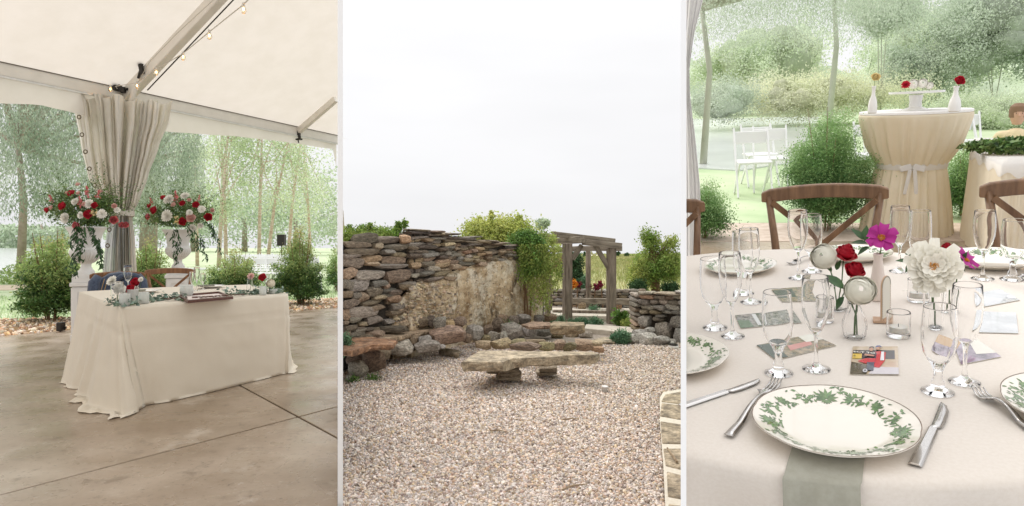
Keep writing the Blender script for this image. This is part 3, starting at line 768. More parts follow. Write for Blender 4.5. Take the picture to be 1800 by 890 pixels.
# ---- pedestals and urns
def pedestal(label, u0, u1, vtop, vbot_guess, d, rot, ztop):
    c = P((u0 + u1) / 2, 425, d); w_ = (u1 - u0) / F * d * .80
    r = thing('pedestal', label, 'pedestal', T(c.x, d + w_ / 2, 0, rz=rot), 'white flower pedestals')
    ob('plinth', MB().box((0, 0, .04), (w_ * 1.06, w_ * 1.06, .08)), m_white, parent=r, bev=.006)
    ob('shaft', MB().box((0, 0, (ztop - .12 + .08) / 2), (w_ * .92, w_ * .92, ztop - .20)), m_white, parent=r)
    for a in range(4):
        R = Matrix.Rotation(a * PI / 2, 3, 'Z'); mb = MB(); f_ = w_ * .46
        for sx in (-1, 1): mb.box(R @ Vector((sx * (f_ - .03), -f_ - .006, ztop / 2 - .02)), (.06, .014, ztop - .22), R)
        mb.box(R @ Vector((0, -f_ - .006, ztop - .16)), (2 * f_ - .12, .014, .07), R); mb.box(R @ Vector((0, -f_ - .006, .115)), (2 * f_ - .12, .014, .07), R)
        ob('panel_frame', mb, m_white, parent=r, bev=.003)
    ob('cap', MB().box((0, 0, ztop - .09), (w_ * 1.1, w_ * 1.1, .05)), m_white, parent=r, bev=.006)
    ob('top_block', MB().box((0, 0, ztop - .032), (w_ * .95, w_ * .95, .064)), m_white, parent=r, bev=.005)
    return c.x, d + w_ / 2
def urn(label, x, y, z, h, rr):
    r = thing('urn', label, 'urn', T(x, y, z), 'white flower urns')
    prof = [(.40, 0), (.42, .03), (.40, .06), (.33, .09), (.27, .13), (.245, .18), (.27, .215), (.34, .23), (.50, .29), (.66, .345), (.76, .41), (.79, .47), (.77, .52), (.70, .55), (.67, .58), (.68, .64), (.72, .74), (.80, .85), (.90, .93), (.98, .965), (1.0, .985), (.98, 1.0), (.90, .985), (.76, .86), (.64, .7), (.6, .6), (.001, .58)]
    sc = rr
    ob('foot', MB().box((0, 0, .02), (rr * .95, rr * .95, .04)), m_urn, parent=r, bev=.004)
    ob('bowl', MB().lathe([(a * sc, .04 + b * (h - .04)) for a, b in prof], 48), m_urn, parent=r, smooth=True)
    mb = MB()
    for k_ in range(28):                                       # gadroons round the belly
        a = 2 * PI * k_ / 28; pts = []
        for (a_, b_) in [(.36, .235), (.56, .305), (.70, .37), (.77, .44), (.77, .505)]:
            pts.append((a_ * sc * math.cos(a), a_ * sc * math.sin(a), .04 + b_ * (h - .04)))
        mb.tube(pts, [.004, .009, .012, .011, .005], 6)
    ob('gadroon_band', mb, m_urn, parent=r, smooth=True)
    return r
px1, py1 = pedestal('white panelled pedestal left of the head table', 116, 162, 488, 600, 7.85, math.radians(20), .80)
urn('tall white urn of flowers on the pedestal left of the tent pole', px1, py1, .80, .64, .225)
px2, py2 = pedestal('white panelled pedestal behind the bare wooden chair', 281, 326, 480, 600, 9.65, math.radians(24), .80)
urn('tall white urn of flowers behind the bare wooden chair', px2, py2, .80, .64, .225)

# ---- flower arrangements
def arrangement(label, cx, cy, cz, cu, cv, blooms, vines, rad, sprigs):
    d = cy; r = thing('flower_arrangement', label, 'flowers', T(cx, cy, cz), 'big flower arrangements in the urns'); RI = T(cx, cy, cz).inverted()
    rad3 = np.array(rad); c = np.array(P(cu, cv, cy))
    k = 44; cc = clump_pts(k, c, rad3 * .78, .2); n_ = 6200
    pts = cc[rng.integers(0, k, n_)] + rng.normal(size=(n_, 3)) * rad3.mean() * .17
    pts = pts[pts[:, 2] > c[2] - rad3[2] * .72]
    leaves('foliage', pts, .034, m_leafD, parent=r, M=Matrix(RI), aspect=.5, kind='stuff')
    # fine upright sprigs all round the edge
    S = []; Dd = []
    for s in range(sprigs):
        a = rng.uniform(-.15, PI + .15); q = c + np.array([math.cos(a) * rad3[0] * .8, rng.uniform(-.12, .1), math.sin(a) * rad3[2] * .75]); dd = np.array([math.cos(a), rng.uniform(-.3, .3), math.sin(a) * .9 + .15]); L = rng.uniform(.12, .44)
        for t in np.linspace(0, 1, 20): S.append(q + dd * L * t + rng.normal(size=3) * .012); Dd.append(dd + rng.normal(size=3) * .8)
    leaves('sprigs', np.array(S), .03, m_leafD, parent=r, M=Matrix(RI), aspect=.35, kind='stuff', dirs=np.array(Dd))
    for (u, v, kind, rp) in blooms:
        rr = rp / F * d; off = ((u - cu) / (rad[0] * F / d), (cv - v) / (rad[2] * F / d)); o2 = min(.97, math.hypot(*off)); dep = math.sqrt(1 - o2 * o2) * rad[1] + .05
        p_ = P(u, v, cy - dep); nrm = Vector((off[0] * .8, -1.0 * dep / rad[1] - .25, off[1] * .8 + .25))
        if kind == 'spike':
            v0_ = rr * 2.4
            mb = MB(); ax = Vector((off[0] * .5, -.1, 1)).normalized()
            pts_ = np.array([list(p_ + ax * (t - .5) * v0_ * 1.2 + Vector((rnd.gauss(0, 1), rnd.gauss(0, 1), rnd.gauss(0, 1))) * rr * .38 * (1.15 - t)) for t in np.linspace(0, 1, 70)])
            leaves('snapdragon_spike', pts_, rr * .5, m_pfl, parent=r, M=Matrix(RI), aspect=.8, kind='stuff'); continue
        if kind == 'cluster':
            o_ = bpy.data.objects.new('berry_cluster', flowermesh('cluster', m_yfl)); link(o_, r, RI @ facing(p_, nrm, rr)); continue
        m, fk = {'dahlia': (m_wfl, 'dahlia'), 'rose': (m_rfl, 'rose'), 'pink': (m_pfl, 'rose'), 'blush': (m_bfl, 'rose')}[kind]
        nm_ = {'dahlia': 'dahlia_bloom', 'rose': 'rose_bloom', 'pink': 'stock_bloom', 'blush': 'blush_bloom'}[kind]
        o_ = bpy.data.objects.new(nm_, flowermesh(fk, m)); link(o_, r, RI @ facing(p_, nrm, rr * 1.05))
    for vn in vines:
        pts_ = [P(u, v, cy - .30 - .02 * i) for i, (u, v) in enumerate(vn)]
        fine = []
        for a, b in zip(pts_, pts_[1:]): fine += [a.lerp(b, t / 5) for t in range(5)]
        mb = MB(); mb.tube(fine, .0025, 4); L = []; Dd = []
        for a, b in zip(fine, fine[1:]):
            for q in range(3):
                L.append(a + Vector((rnd.gauss(0, .02), rnd.gauss(0, .012), rnd.gauss(0, .01)))); Dd.append(Vector((rnd.choice((-1, 1)) * rnd.uniform(.2, 1), rnd.uniform(-.5, .3), -1)))
        L = np.array(L); V = leafV(L + np.array(Dd) * .02, .078, .30, dirs=np.array(Dd), up=0)
        for i in range(len(V) // 4): mb.cur = 0; mb.add(V[i * 4:i * 4 + 4], [(0, 1, 2, 3)])
        ob('trailing_vine', mb, m_leafV, parent=r, M=Matrix(RI))
    return r
B1 = [(114.6, 383.7, 'dahlia', 9.5), (131.8, 354.8, 'dahlia', 6.5), (156, 358.4, 'dahlia', 8), (75, 398.5, 'dahlia', 6), (179, 376.6, 'dahlia', 8), (142, 378.6, 'dahlia', 6), (205.6, 369.5, 'dahlia', 5.5),
    (125.7, 340.6, 'rose', 5.2), (110.6, 362.5, 'rose', 5.8), (83.7, 369.5, 'rose', 4.6), (155, 377, 'rose', 6), (166, 361.5, 'rose', 4.5),
    (90, 350, 'spike', 5.5), (153, 337, 'spike', 6.5), (141, 354, 'spike', 6), (135, 397, 'pink', 5.5), (173, 341, 'spike', 4.5), (199.5, 386.7, 'pink', 5.5), (213, 395.5, 'pink', 4), (221, 395, 'pink', 4),
    (137, 325, 'blush', 3.5), (91, 365, 'blush', 3.5), (150, 359, 'blush', 4), (200.5, 362.5, 'blush', 3.6), (176, 337, 'blush', 3), (164, 373, 'cluster', 6), (118, 340, 'blush', 3), (138, 340, 'blush', 3)]
V1 = [[(137, 398), (134, 415), (139, 432), (131, 452), (128, 470), (134, 496)], [(143, 400), (146, 425), (141, 445), (143, 465)], [(136, 400), (130, 420), (127, 440)], [(161, 399), (168, 420), (176, 440), (177, 458), (181, 474)], [(155, 398), (165, 415), (172, 428), (178, 445)]]
arrangement('large arrangement of white dahlias, red roses and coral snapdragons on the left urn', px1, py1, 1.43, 148, 371, B1, V1, (.46, .30, .30), 80)
B2 = [(297, 351, 'dahlia', 9.5), (294, 379.5, 'dahlia', 10.5), (325, 344.5, 'dahlia', 7.5), (354.5, 368, 'dahlia', 6.5), (338.4, 401, 'dahlia', 7), (333, 374, 'dahlia', 5.5), (352, 397, 'dahlia', 5),
    (271, 370, 'rose', 5.5), (321, 389.5, 'rose', 5.5), (344.6, 360.6, 'rose', 4.6), (286.5, 348, 'rose', 3.8), (321, 358, 'rose', 4), (365.6, 381.6, 'rose', 5.5), (263, 362, 'rose', 3.5),
    (266, 353, 'spike', 4), (261, 381, 'pink', 4.5), (309, 346, 'spike', 6.5), (336, 383, 'blush', 6), (373, 370, 'blush', 3), (309, 388, 'cluster', 8), (305, 360, 'blush', 3.5), (333, 352, 'blush', 3), (350, 348, 'spike', 3.5)]
V2 = [[(306, 404), (303, 420), (312, 435), (308, 452), (316, 468)], [(311, 404), (316, 425), (318, 445)], [(332, 400), (341, 418), (350, 430), (345, 445)], [(340, 405), (355, 425), (358, 440), (364, 466)], [(368, 392), (378, 412), (384, 428), (388, 456)], [(360, 390), (372, 400), (380, 422)]]
arrangement('large arrangement of white dahlias and red roses on the right urn', px2, py2, 1.42, 314, 374, B2, V2, (.58, .32, .31), 90)
# ---- things on the head table
ZT = .766
def tp(u, v, z=ZT): return G(u, v, z)
def goblet_profile(kind, s):
    """outer wall down, then inner wall: returns (bowl outer+inner closed profile, stem, foot)"""
    if kind == 'flute': out = [(.9, 0), (1.0, -.15), (1.08, -.45), (1.02, -.75), (.62, -1.05), (.28, -1.2)]; H = 1.2
    else: out = [(1.0, 0), (1.08, -.35), (1.08, -.7), (.92, -1.0), (.55, -1.22), (.2, -1.3)]; H = 1.3
    return out
def stemglass(label, M, kind, h, rr, hi=False, group='glasses on the round table'):
    """h total height, rr rim radius; origin at the foot"""
    r = thing('champagne_flute' if kind == 'flute' else 'water_goblet', label, 'glass', M, group)
    n = 40 if hi else 20
    if kind == 'flute': bh = .60; th = .0013; sr = .0036; fr = rr * 1.12; o_ = [(1, 1), (1.06, .8), (1.1, .6), (1.04, .4), (.82, .2), (.5, .06)]
    else: bh = .66; th = .0016; sr = .0075; fr = rr * .98; o_ = [(.93, 1), (1.0, .82), (1.04, .6), (1.04, .4), (.92, .2), (.66, .07)]
    zb = h * (1 - bh)
    prof = [(fr, .0), (fr * 1.0, .0015), (fr * .8, .004), (fr * .4, .008 if kind == 'flute' else .011), (sr * 1.6, .014), (sr * 1.3 if kind == 'flute' else sr * 1.45, .022), (sr, .03), (sr, zb * .6 + .012), (sr * 1.15, zb - .014), (sr * 1.8, zb)]
    prof += [(rr * a, zb + (h - zb) * b) for a, b in o_[::-1]]
    prof += [(rr * .93 - th * .5 if kind != 'flute' else rr - th * .5, h + .001)]
    prof += [(rr * a - th, zb + (h - zb) * b + (0 if b == 1 else .001)) for a, b in o_]
    prof += [(rr * .2, zb + .006), (.0004, zb + .004)]
    # split the same glass at the neck into bowl and stem
    base = [q for q in prof[:10]]
    full = prof + [(.0004, .0)]
    full = [(.0004, 0)] + prof
    ob('glass_body', MB().lathe(full, n), m_glass, parent=r, smooth=True)
    return r
def votive(label, M, r_=.036, h=.072, m=None, group=None, fill=True, ribs=True):
    t = thing('candle_holder', label, 'candle holder', M, group)
    prof = [(.0004, 0), (r_ * .9, 0), (r_, .004), (r_, h), (r_ - .0015, h + .0015), (r_ - .003, h), (r_ - .003, .012), (.0004, .010)]
    ob('glass_cup', MB().lathe(prof, 48, lobes=48 if ribs else 0, lamp=.02), m or m_frost, parent=t, smooth=True)
    if fill:
        ob('candle', MB().lathe([(.0004, .0125), (r_ - .006, .0125), (r_ - .006, h * .42), (r_ * .3, h * .40), (.0004, h * .40)], 24), m_wax, parent=t, smooth=True)
        ob('wick', MB().tube([(0, 0, h * .4), (0, .001, h * .52)], .0008, 5), m_dark, parent=t)
    return t
votive('ribbed glass candle holder nearest the left corner of the head table', T(tp(219.5, 538)), .036, .09)
votive('frosted glass candle holder right of the red roses on the head table', T(tp(253, 533.5)), .036, .085)
votive('frosted glass candle holder under the red rose at the right table end', T(tp(462, 518.5)), .03, .075)
votive('squat candle holder under the cream bloom at the right table end', T(tp(481, 516)), .034, .04)
# glass bud vases with stems
def budvase(label, M, r_, h, n=24, m=None, cat='vase', name='bud_vase', prof=None, group=None, lobes=0):
    t = thing(name, label, cat, M, group); pr = prof or [(.7, 0), (.95, .04), (1.0, .25), (.85, .45), (.42, .68), (.36, .8), (.40, .92), (.52, 1)]
    pts = [(.0004, 0)] + [(a * r_, b * h) for a, b in pr] + [(pr[-1][0] * r_ - .0012, h + .001)] + [(max(a * r_ - .002, .002), b * h + .002) for a, b in pr[::-1]] + [(.0004, .004)]
    ob('vase_body', MB().lathe(pts, n, lobes=lobes, lamp=.05 if lobes else 0), m or m_glass, parent=t, smooth=True)
    return t
def flower(name, label, cat, base, head, nrm, kind, m, r_, m_center=None, leafs=(), hi=True, group=None, stem_r=.0018, mid=None, leaf_m=None):
    base = Vector(base); head = Vector(head)
    t = thing(name, label, cat, Matrix.Translation(base), group); I = Matrix.Translation(-base); n_ = Vector(nrm).normalized()
    mb = MB(); c1_ = head - n_ * r_ * .5
    md_ = Vector(mid) if mid else base.lerp(c1_, .5) + Vector((.004, 0, .01))
    pts = [base, base.lerp(md_, .5), md_, md_.lerp(c1_, .6), c1_]
    ob('stem', MB().tube(pts, stem_r, 6), m_stem, parent=t, M=I, smooth=True)
    if kind == 'cosmos':
        for k_ in range(8):
            mb = MB(); petal_ring(mb, 1, 1.0, .36, math.radians(68), math.radians(95), r0=.08, ph=2 * PI * k_ / 8, cup=.14, ns=5, ntw=2, jit=.1, tip=.5)
            ob('petal', mb, m, parent=t, M=I @ facing(head, n_, r_) , smooth=True) if False else None
        Fm = facing(head, n_, r_)
        for k_ in range(8):
            mb = MB(); petal_ring(mb, 1, rnd.uniform(.9, 1.08), .335, math.radians(60), math.radians(98 + 14 * math.sin(k_ * 2.3)), r0=.08, ph=2 * PI * k_ / 8, cup=.5 * (1 if k_ % 2 else -.4), ns=6, ntw=2, jit=.08, tip=.36)
            ob('petal', mb, m, parent=t, M=I @ Fm, smooth=True)
    else:
        o_ = bpy.data.objects.new('bloom', flowermesh(kind, m, hi)); link(o_, t, I @ facing(head, n_, r_))
    if m_center:
        mb = MB(); rr = .24 if kind == 'cosmos' else .17
        for i in range(70):
            a = i * 2.4; q = math.sqrt(i / 70) * rr; mb.tube([(q * math.cos(a), q * math.sin(a), .02), (q * math.cos(a) * 1.1, q * math.sin(a) * 1.1, .16 + .05 * math.sin(i))], .018, 4)
        ob('flower_centre', mb, m_center, parent=t, M=I @ facing(head + n_ * r_ * (.02 if kind == 'cosmos' else .12), n_, r_))
    for (p_, dr, L) in leafs:
        p_ = Vector(p_); dr = Vector(dr).normalized(); side = dr.cross(Vector((0, -.5, 1))).normalized(); up = side.cross(dr)
        mb = MB(); rows = []
        for i in range(7):
            f = i / 6; w_ = L * .24 * math.sin(PI * f ** .8) + .0003; c_ = p_ + dr * L * f - up * L * .18 * f * f
            rows.append([c_ - side * w_ + up * w_ * .3, c_, c_ + side * w_ + up * w_ * .3])
        mb.grid(rows); ob('leaf', mb, leaf_m or m_leafV, parent=t, M=I, smooth=True)
    return t
def lf(u, v, kindname, label, cat, base, rp, kind, m, **k):
    d = base.y; q = P(u, v, d); return flower(kindname, label, cat, base, q, (0, -1, .5), kind, m, rp / F * d, hi=False, **k)
b = tp(206, 534); budvase('clear cylinder bud vase at the left corner of the head table', T(b), .045, .17, prof=[(.9, 0), (.95, .05), (.95, 1)])
flower('calla_flower', 'white calla bloom leaning right in the cylinder vase on the head table', 'flower', b + Vector((0, 0, .01)), P(209, 507, b.y), (.8, -.6, .1), 'loose', m_wfl, .042, hi=False)
flower('white_flower', 'ruffled white bloom on top of the cylinder vase on the head table', 'flower', b + Vector((.005, 0, .01)), P(197, 494, b.y), (-.3, -1, .6), 'dahlia', m_wfl, .045, hi=False)
b = tp(233, 531); budvase('clear glass cube vase holding red roses on the head table', T(b), .042, .10, prof=[(.9, 0), (.95, .05), (.95, 1)], m=m_frost)
lf(228.8, 509, 'red_rose', 'lower red rose in the cube vase on the head table', 'rose', b + Vector((0, 0, .01)), 6.8, 'rose', m_rfl, leafs=[(P(226, 514, b.y), (-1, -.2, .2), .06), (P(232, 517, b.y), (.3, -.4, -1), .07)])
b = tp(240, 529); budvase('slim clear bud vase beside the cube vase on the head table', T(b), .03, .13)
lf(238.8, 497, 'red_rose', 'upper red rose in the slim vase on the head table', 'rose', b + Vector((0, 0, .01)), 7, 'rose', m_rfl)
lf(247.5, 491.5, 'white_flower', 'small white bloom right of the upper red rose', 'flower', b + Vector((.003, 0, .01)), 5, 'dahlia', m_wfl)
lf(239, 509, 'daisy_flower', 'small white daisy with yellow centre below the upper red rose', 'flower', b + Vector((-.003, 0, .01)), 5, 'loose', m_wfl, m_center=m_yfl)
b = tp(439.5, 516); budvase('tall clear bud vase near the right end of the head table', T(b), .034, .16, prof=[(.9, 0), (.95, .05), (.8, .6), (.6, 1)])
lf(441, 486, 'blush_flower', 'pale peach bloom in the tall vase near the right table end', 'flower', b + Vector((0, 0, .01)), 6.5, 'dahlia', m_bfl, leafs=[(P(441, 493, b.y), (-1, -.2, .2), .06), (P(443, 493, b.y), (1, -.2, .3), .06)])
b = tp(470, 516); budvase('squat clear vase with a red rose at the right table end', T(b), .036, .10)
lf(461.5, 488, 'red_rose', 'single red rose leaning left at the right table end', 'rose', b + Vector((0, 0, .01)), 6, 'rose', m_rfl, leafs=[(P(465, 494, b.y), (.8, -.2, .6), .05)])
lf(476, 498.5, 'cream_flower', 'round cream ranunculus at the right end of the head table', 'flower', b + Vector((.01, 0, .01)), 7.5, 'ranunculus', mat('ranunculus_petal', (.86, .80, .66), rough=.6, trans=.2))
# plates, napkins, glasses, bowl
def lplate(label, u, v, r_):
    c = tp(u, v); t = thing('dinner_plate', label, 'plate', T(c))
    ob('plate_body', MB().lathe([(.0004, .004), (r_ * .62, .004), (r_ * .7, .009), (r_, .02), (r_ * 1.0, .0235), (r_ * .7, .0125), (r_ * .62, .008), (.0004, .008)], 40), m_cer, parent=t, smooth=True)
    return c
c = lplate('white dinner plate in front of the jacket chair', 256, 514.5, .13)
m_nap = mat('sage_napkin', (.20, .205, .16), (.26, .26, .21), 200, 3, rough=.9, bump=.3, bscale=300, bdist=.001)
o = ob('napkin', MB().box((0, 0, 0), (.15, .10, .012)), m_nap, M=T(c + Vector((-.02, -.11, .03)), rz=.5), bev=.004); tag(o, 'folded dark sage napkin on the plate near the red roses', 'napkin')
c = lplate('white dinner plate right of the tall glasses on the head table', 372, 506, .13)
o = ob('napkin', MB().box((0, 0, 0), (.16, .10, .012)), m_nap, M=T(c + Vector((-.01, -.1, .03)), rz=.5), bev=.004); tag(o, 'folded dark sage napkin on the plate right of the tall glasses', 'napkin')
for (u, v, vt, rw, lab) in [(225, 515, 466, 6, 'tall champagne flute left of the red roses on the head table'), (346, 511, 470, 4.5, 'tallest champagne flute right of the candle bowl'), (337, 512, 478, 3.6, 'slim champagne flute beside the candle bowl'), (357, 509, 481, 4, 'champagne flute nearest the right plate on the head table')]:
    c = tp(u, v); d = c.y; stemglass(lab, T(c), 'flute', (v - vt) / F * d, rw / F * d, group='glasses on the head table')
c = tp(328, 522.5)
t = thing('candle_bowl', 'round clear bowl with a white ball candle behind the wooden sign', 'candle', T(c))
ob('bowl_glass', MB().lathe([(.0004, 0), (.035, .002), (.052, .03), (.055, .06), (.05, .09), (.06, .105), (.058, .106), (.047, .09), (.052, .06), (.049, .032), (.0004, .006)], 32), m_frost, parent=t, smooth=True)
ob('ball_candle', MB().lathe([(.0004, .012), (.03, .02), (.042, .045), (.042, .06), (.03, .08), (.0004, .088)], 24), m_wax, parent=t, smooth=True)
# wooden name sign: frame and cut lettering
m_dwood = mat('sign_wood', (.085, .03, .022), (.14, .055, .04), 20, 6, rough=.4, stretch=(1, 8, 1))
m_signp = mat('sign_panel', (.74, .64, .60), (.80, .72, .68), 30, 4, rough=.5)
qa = [tp(311, 522, ZT + .004), tp(386, 516.5, ZT + .004), tp(410, 525.5, ZT + .004), tp(330, 533, ZT + .004)]
o0 = qa[3]; ex = qa[2] - qa[3]; ey = qa[0] - qa[3]
t = thing('name_sign', 'flat brown wooden sign with cut-out script lettering on the head table', 'sign', T(o0)); I = T(o0).inverted()
def sp(a, b, z=0): q = o0 + ex * a + ey * b; return Vector((q.x, q.y, ZT + .004 + z))
mb = MB()
for a0, b0, a1, b1 in ((0, 0, 1, .1), (0, .9, 1, 1), (0, .1, .045, .9), (.955, .1, 1, .9)):
    lo = [sp(a0, b0), sp(a1, b0), sp(a1, b1), sp(a0, b1)]; mb.prism([(q.x, q.y) for q in lo], ZT + .002, ZT + .024)
ob('sign_frame', mb, m_dwood, parent=t, M=I)
lo = [sp(.045, .1), sp(.955, .1), sp(.955, .9), sp(.045, .9)]; mb = MB().prism([(q.x, q.y) for q in lo], ZT + .002, ZT + .010); ob('sign_board', mb, m_signp, parent=t, M=I)
X = ex.normalized(); Y = ey.normalized()
def text_on(txt, size, a, b, z, m, parent, I, name='lettering', shear=.35, ext=.003):
    cu = bpy.data.curves.new(name, 'FONT'); cu.body = txt; cu.size = size; cu.extrude = ext; cu.shear = shear; cu.offset = .0026; cu.align_x = 'CENTER'; cu.resolution_u = 2
    tmp = bpy.data.objects.new('t', cu); C.objects.link(tmp); dg = bpy.context.evaluated_depsgraph_get(); me = bpy.data.meshes.new_from_object(tmp.evaluated_get(dg)); bpy.data.objects.remove(tmp)
    me.materials.clear(); me.materials.append(m)
    p_ = sp(a, b, z); R = Matrix((X, Y, Vector((0, 0, 1)))).transposed().to_4x4()
    o = bpy.data.objects.new(name, me); link(o, parent, I @ Matrix.Translation(p_) @ R); return o
text_on('The Swansons', .115, .52, .42, .012, m_dwood, t, I); text_on('Est. 2023', .06, .60, .15, .012, m_dwood, t, I)
# eucalyptus garland in pieces along the table
for lab, pts in (('left stretch of eucalyptus garland on the head table', [(192, 531), (205, 536), (214, 537), (228, 538), (243, 536)]), ('middle stretch of eucalyptus garland left of the wooden sign', [(256, 529), (268, 530), (280, 528), (295, 526), (308, 524), (322, 530)]), ('right stretch of eucalyptus garland beyond the wooden sign', [(392, 518), (405, 519), (420, 518), (436, 518), (448, 518), (458, 516), (470, 516), (488, 515), (498, 516)])):
    W = [tp(u, v) for u, v in pts]; L = []; Dd = []
    for a, b in zip(W, W[1:]):
        for s in np.linspace(0, 1, 26): L.append(a.lerp(b, s) + Vector((rnd.gauss(0, .02), rnd.gauss(0, .035), abs(rnd.gauss(.018, .02))))); Dd.append((rnd.gauss(0, 1), rnd.gauss(0, 1), rnd.gauss(.2, .5)))
    t = thing('garland', lab, 'garland', T(W[0]), 'eucalyptus garland pieces'); I = T(W[0]).inverted()
    ob('garland_stem', MB().tube([q + Vector((0, 0, .008)) for q in W], .004, 5), m_stem, parent=t, M=I)
    leaves('garland_leaves', np.array(L), .045, m_gleaf, parent=t, M=I, aspect=.5, kind='stuff', dirs=np.array(Dd))
# ---- small black lamp box by the pedestal
c = G(107, 583); t = thing('floor_spotlight', 'small black uplight on the mulch beside the left pedestal', 'spotlight', T(c))
ob('housing', MB().box((0, 0, .07), (.07, .10, .12)), m_dark, parent=t, bev=.008); ob('stake', MB().tube([(0, 0, -.05), (0, 0, .02)], .01), m_dark, parent=t); ob('bracket', MB().box((.03, .02, .05), (.05, .03, .03)), m_dark, parent=t)

# ---- shrubs, willow, birches
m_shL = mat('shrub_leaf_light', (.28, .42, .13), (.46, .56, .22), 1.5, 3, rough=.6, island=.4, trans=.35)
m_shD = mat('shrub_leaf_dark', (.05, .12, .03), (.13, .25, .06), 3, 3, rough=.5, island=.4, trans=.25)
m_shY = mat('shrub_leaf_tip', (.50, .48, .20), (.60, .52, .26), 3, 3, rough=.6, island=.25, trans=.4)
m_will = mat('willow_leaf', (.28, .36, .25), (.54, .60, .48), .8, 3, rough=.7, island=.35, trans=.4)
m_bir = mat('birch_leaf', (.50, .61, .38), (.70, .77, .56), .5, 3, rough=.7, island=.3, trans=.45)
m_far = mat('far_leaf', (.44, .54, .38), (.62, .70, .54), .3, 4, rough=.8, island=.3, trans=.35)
m_bark = mat('willow_bark', (.30, .25, .19), (.44, .37, .30), 6, 6, rough=.9, bump=.6, bscale=20)
m_birk = mat('birch_bark', (.56, .38, .30), (.80, .68, .60), 5, 6, rough=.85, bump=.3, bscale=20, stretch=(1, 1, 3))
m_cane = mat('shrub_cane', (.22, .13, .07), rough=.8)
def nandina(label, u, vb, w_, h, d, n=9000, yellow=.18, uc=(-500, UL - 1), seed=0, name='shrub', group='shrubs along the tent edge', loc=None, ls=1.0, mats=None):
    c = P(u, 425, d); x, y, zg = c.x, d, -.03; W = w_ / F * d; H_ = h / F * d
    if loc: x, y, zg, W, H_ = loc
    if loc: x, y, z0_ = 0, 0, 0; RT0 = T(loc[0], loc[1], loc[2])
    else: RT0 = T(x, y, -.03); z0_ = -.03
    t = thing(name, label, 'shrub', RT0, group); I = Matrix.Identity(4) if loc else RT0.inverted()
    mb = MB(); tipsx = []
    for i in range(9):
        a = rnd.uniform(0, 6.28); r0 = rnd.uniform(.02, .12) * W; top = Vector((x + math.cos(a) * W * rnd.uniform(.12, .42), y + math.sin(a) * W * .35, H_ * rnd.uniform(.6, .95)))
        b0 = Vector((x + math.cos(a) * r0, y + math.sin(a) * r0, z0_)); mid_ = b0.lerp(top, .5) + Vector((0, 0, .1)); mb.tube([b0, mid_, top], [.011 * ls, .009 * ls, .004 * ls], 5); tipsx.append(top)
    ob('canes', mb, m_cane, parent=t, M=I)
    # fronds: each cane top breaks into arching sprays of small leaves
    nf = int(60 + W * 60); D_, L_, Y_ = [], [], []
    for i in range(nf):
        a = rng.uniform(0, 2 * PI); ro = math.sqrt(rng.uniform(0, 1)) * .5; hh = rng.uniform(.22, 1.0) * (1 - .45 * (ro * 2) ** 2) * (1 if rng.uniform() > .2 else 1.1)
        wid = W * ro * (1.12 if hh < .8 else .8); tip = np.array([x + math.cos(a) * wid, y + math.sin(a) * wid * .8, H_ * hh]); b0 = np.array([x + math.cos(a) * wid * .35, y + math.sin(a) * wid * .3, H_ * hh * .45])
        m_ = int(n * 1.25 / nf); s = rng.uniform(.0, 1, m_) ** .7; sp = .10 * (1.15 - s * .75)
        q = b0 + (tip - b0) * s[:, None] + rng.normal(size=(m_, 3)) * sp[:, None] * np.array([1, 1, .6]); q[:, 2] += .05 * np.sin(s * PI)
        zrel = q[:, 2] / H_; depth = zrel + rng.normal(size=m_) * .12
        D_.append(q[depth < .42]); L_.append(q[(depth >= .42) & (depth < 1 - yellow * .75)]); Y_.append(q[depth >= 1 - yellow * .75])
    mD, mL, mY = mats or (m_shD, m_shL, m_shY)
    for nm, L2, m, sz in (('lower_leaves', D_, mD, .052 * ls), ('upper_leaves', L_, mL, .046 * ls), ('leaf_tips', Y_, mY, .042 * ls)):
        q = np.concatenate(L2); q = q[q[:, 2] > .0]
        if loc: q = sector(q + np.array(loc[:3]), *uc, local=True) - np.array(loc[:3])
        else: q = sector(q, *uc)
        if len(q): leaves(nm, q, sz, m, parent=t, M=I, aspect=.4, kind='stuff')
    return t
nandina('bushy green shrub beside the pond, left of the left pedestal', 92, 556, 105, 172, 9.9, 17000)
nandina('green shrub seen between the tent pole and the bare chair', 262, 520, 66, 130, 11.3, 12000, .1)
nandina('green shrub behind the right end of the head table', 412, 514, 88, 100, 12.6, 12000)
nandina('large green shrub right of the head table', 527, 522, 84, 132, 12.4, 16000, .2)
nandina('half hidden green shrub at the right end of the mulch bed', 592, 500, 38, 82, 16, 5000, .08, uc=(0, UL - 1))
nandina('small seedling shrub on the mulch near the pond', 62, 560, 26, 30, 10.6, 700, .4)
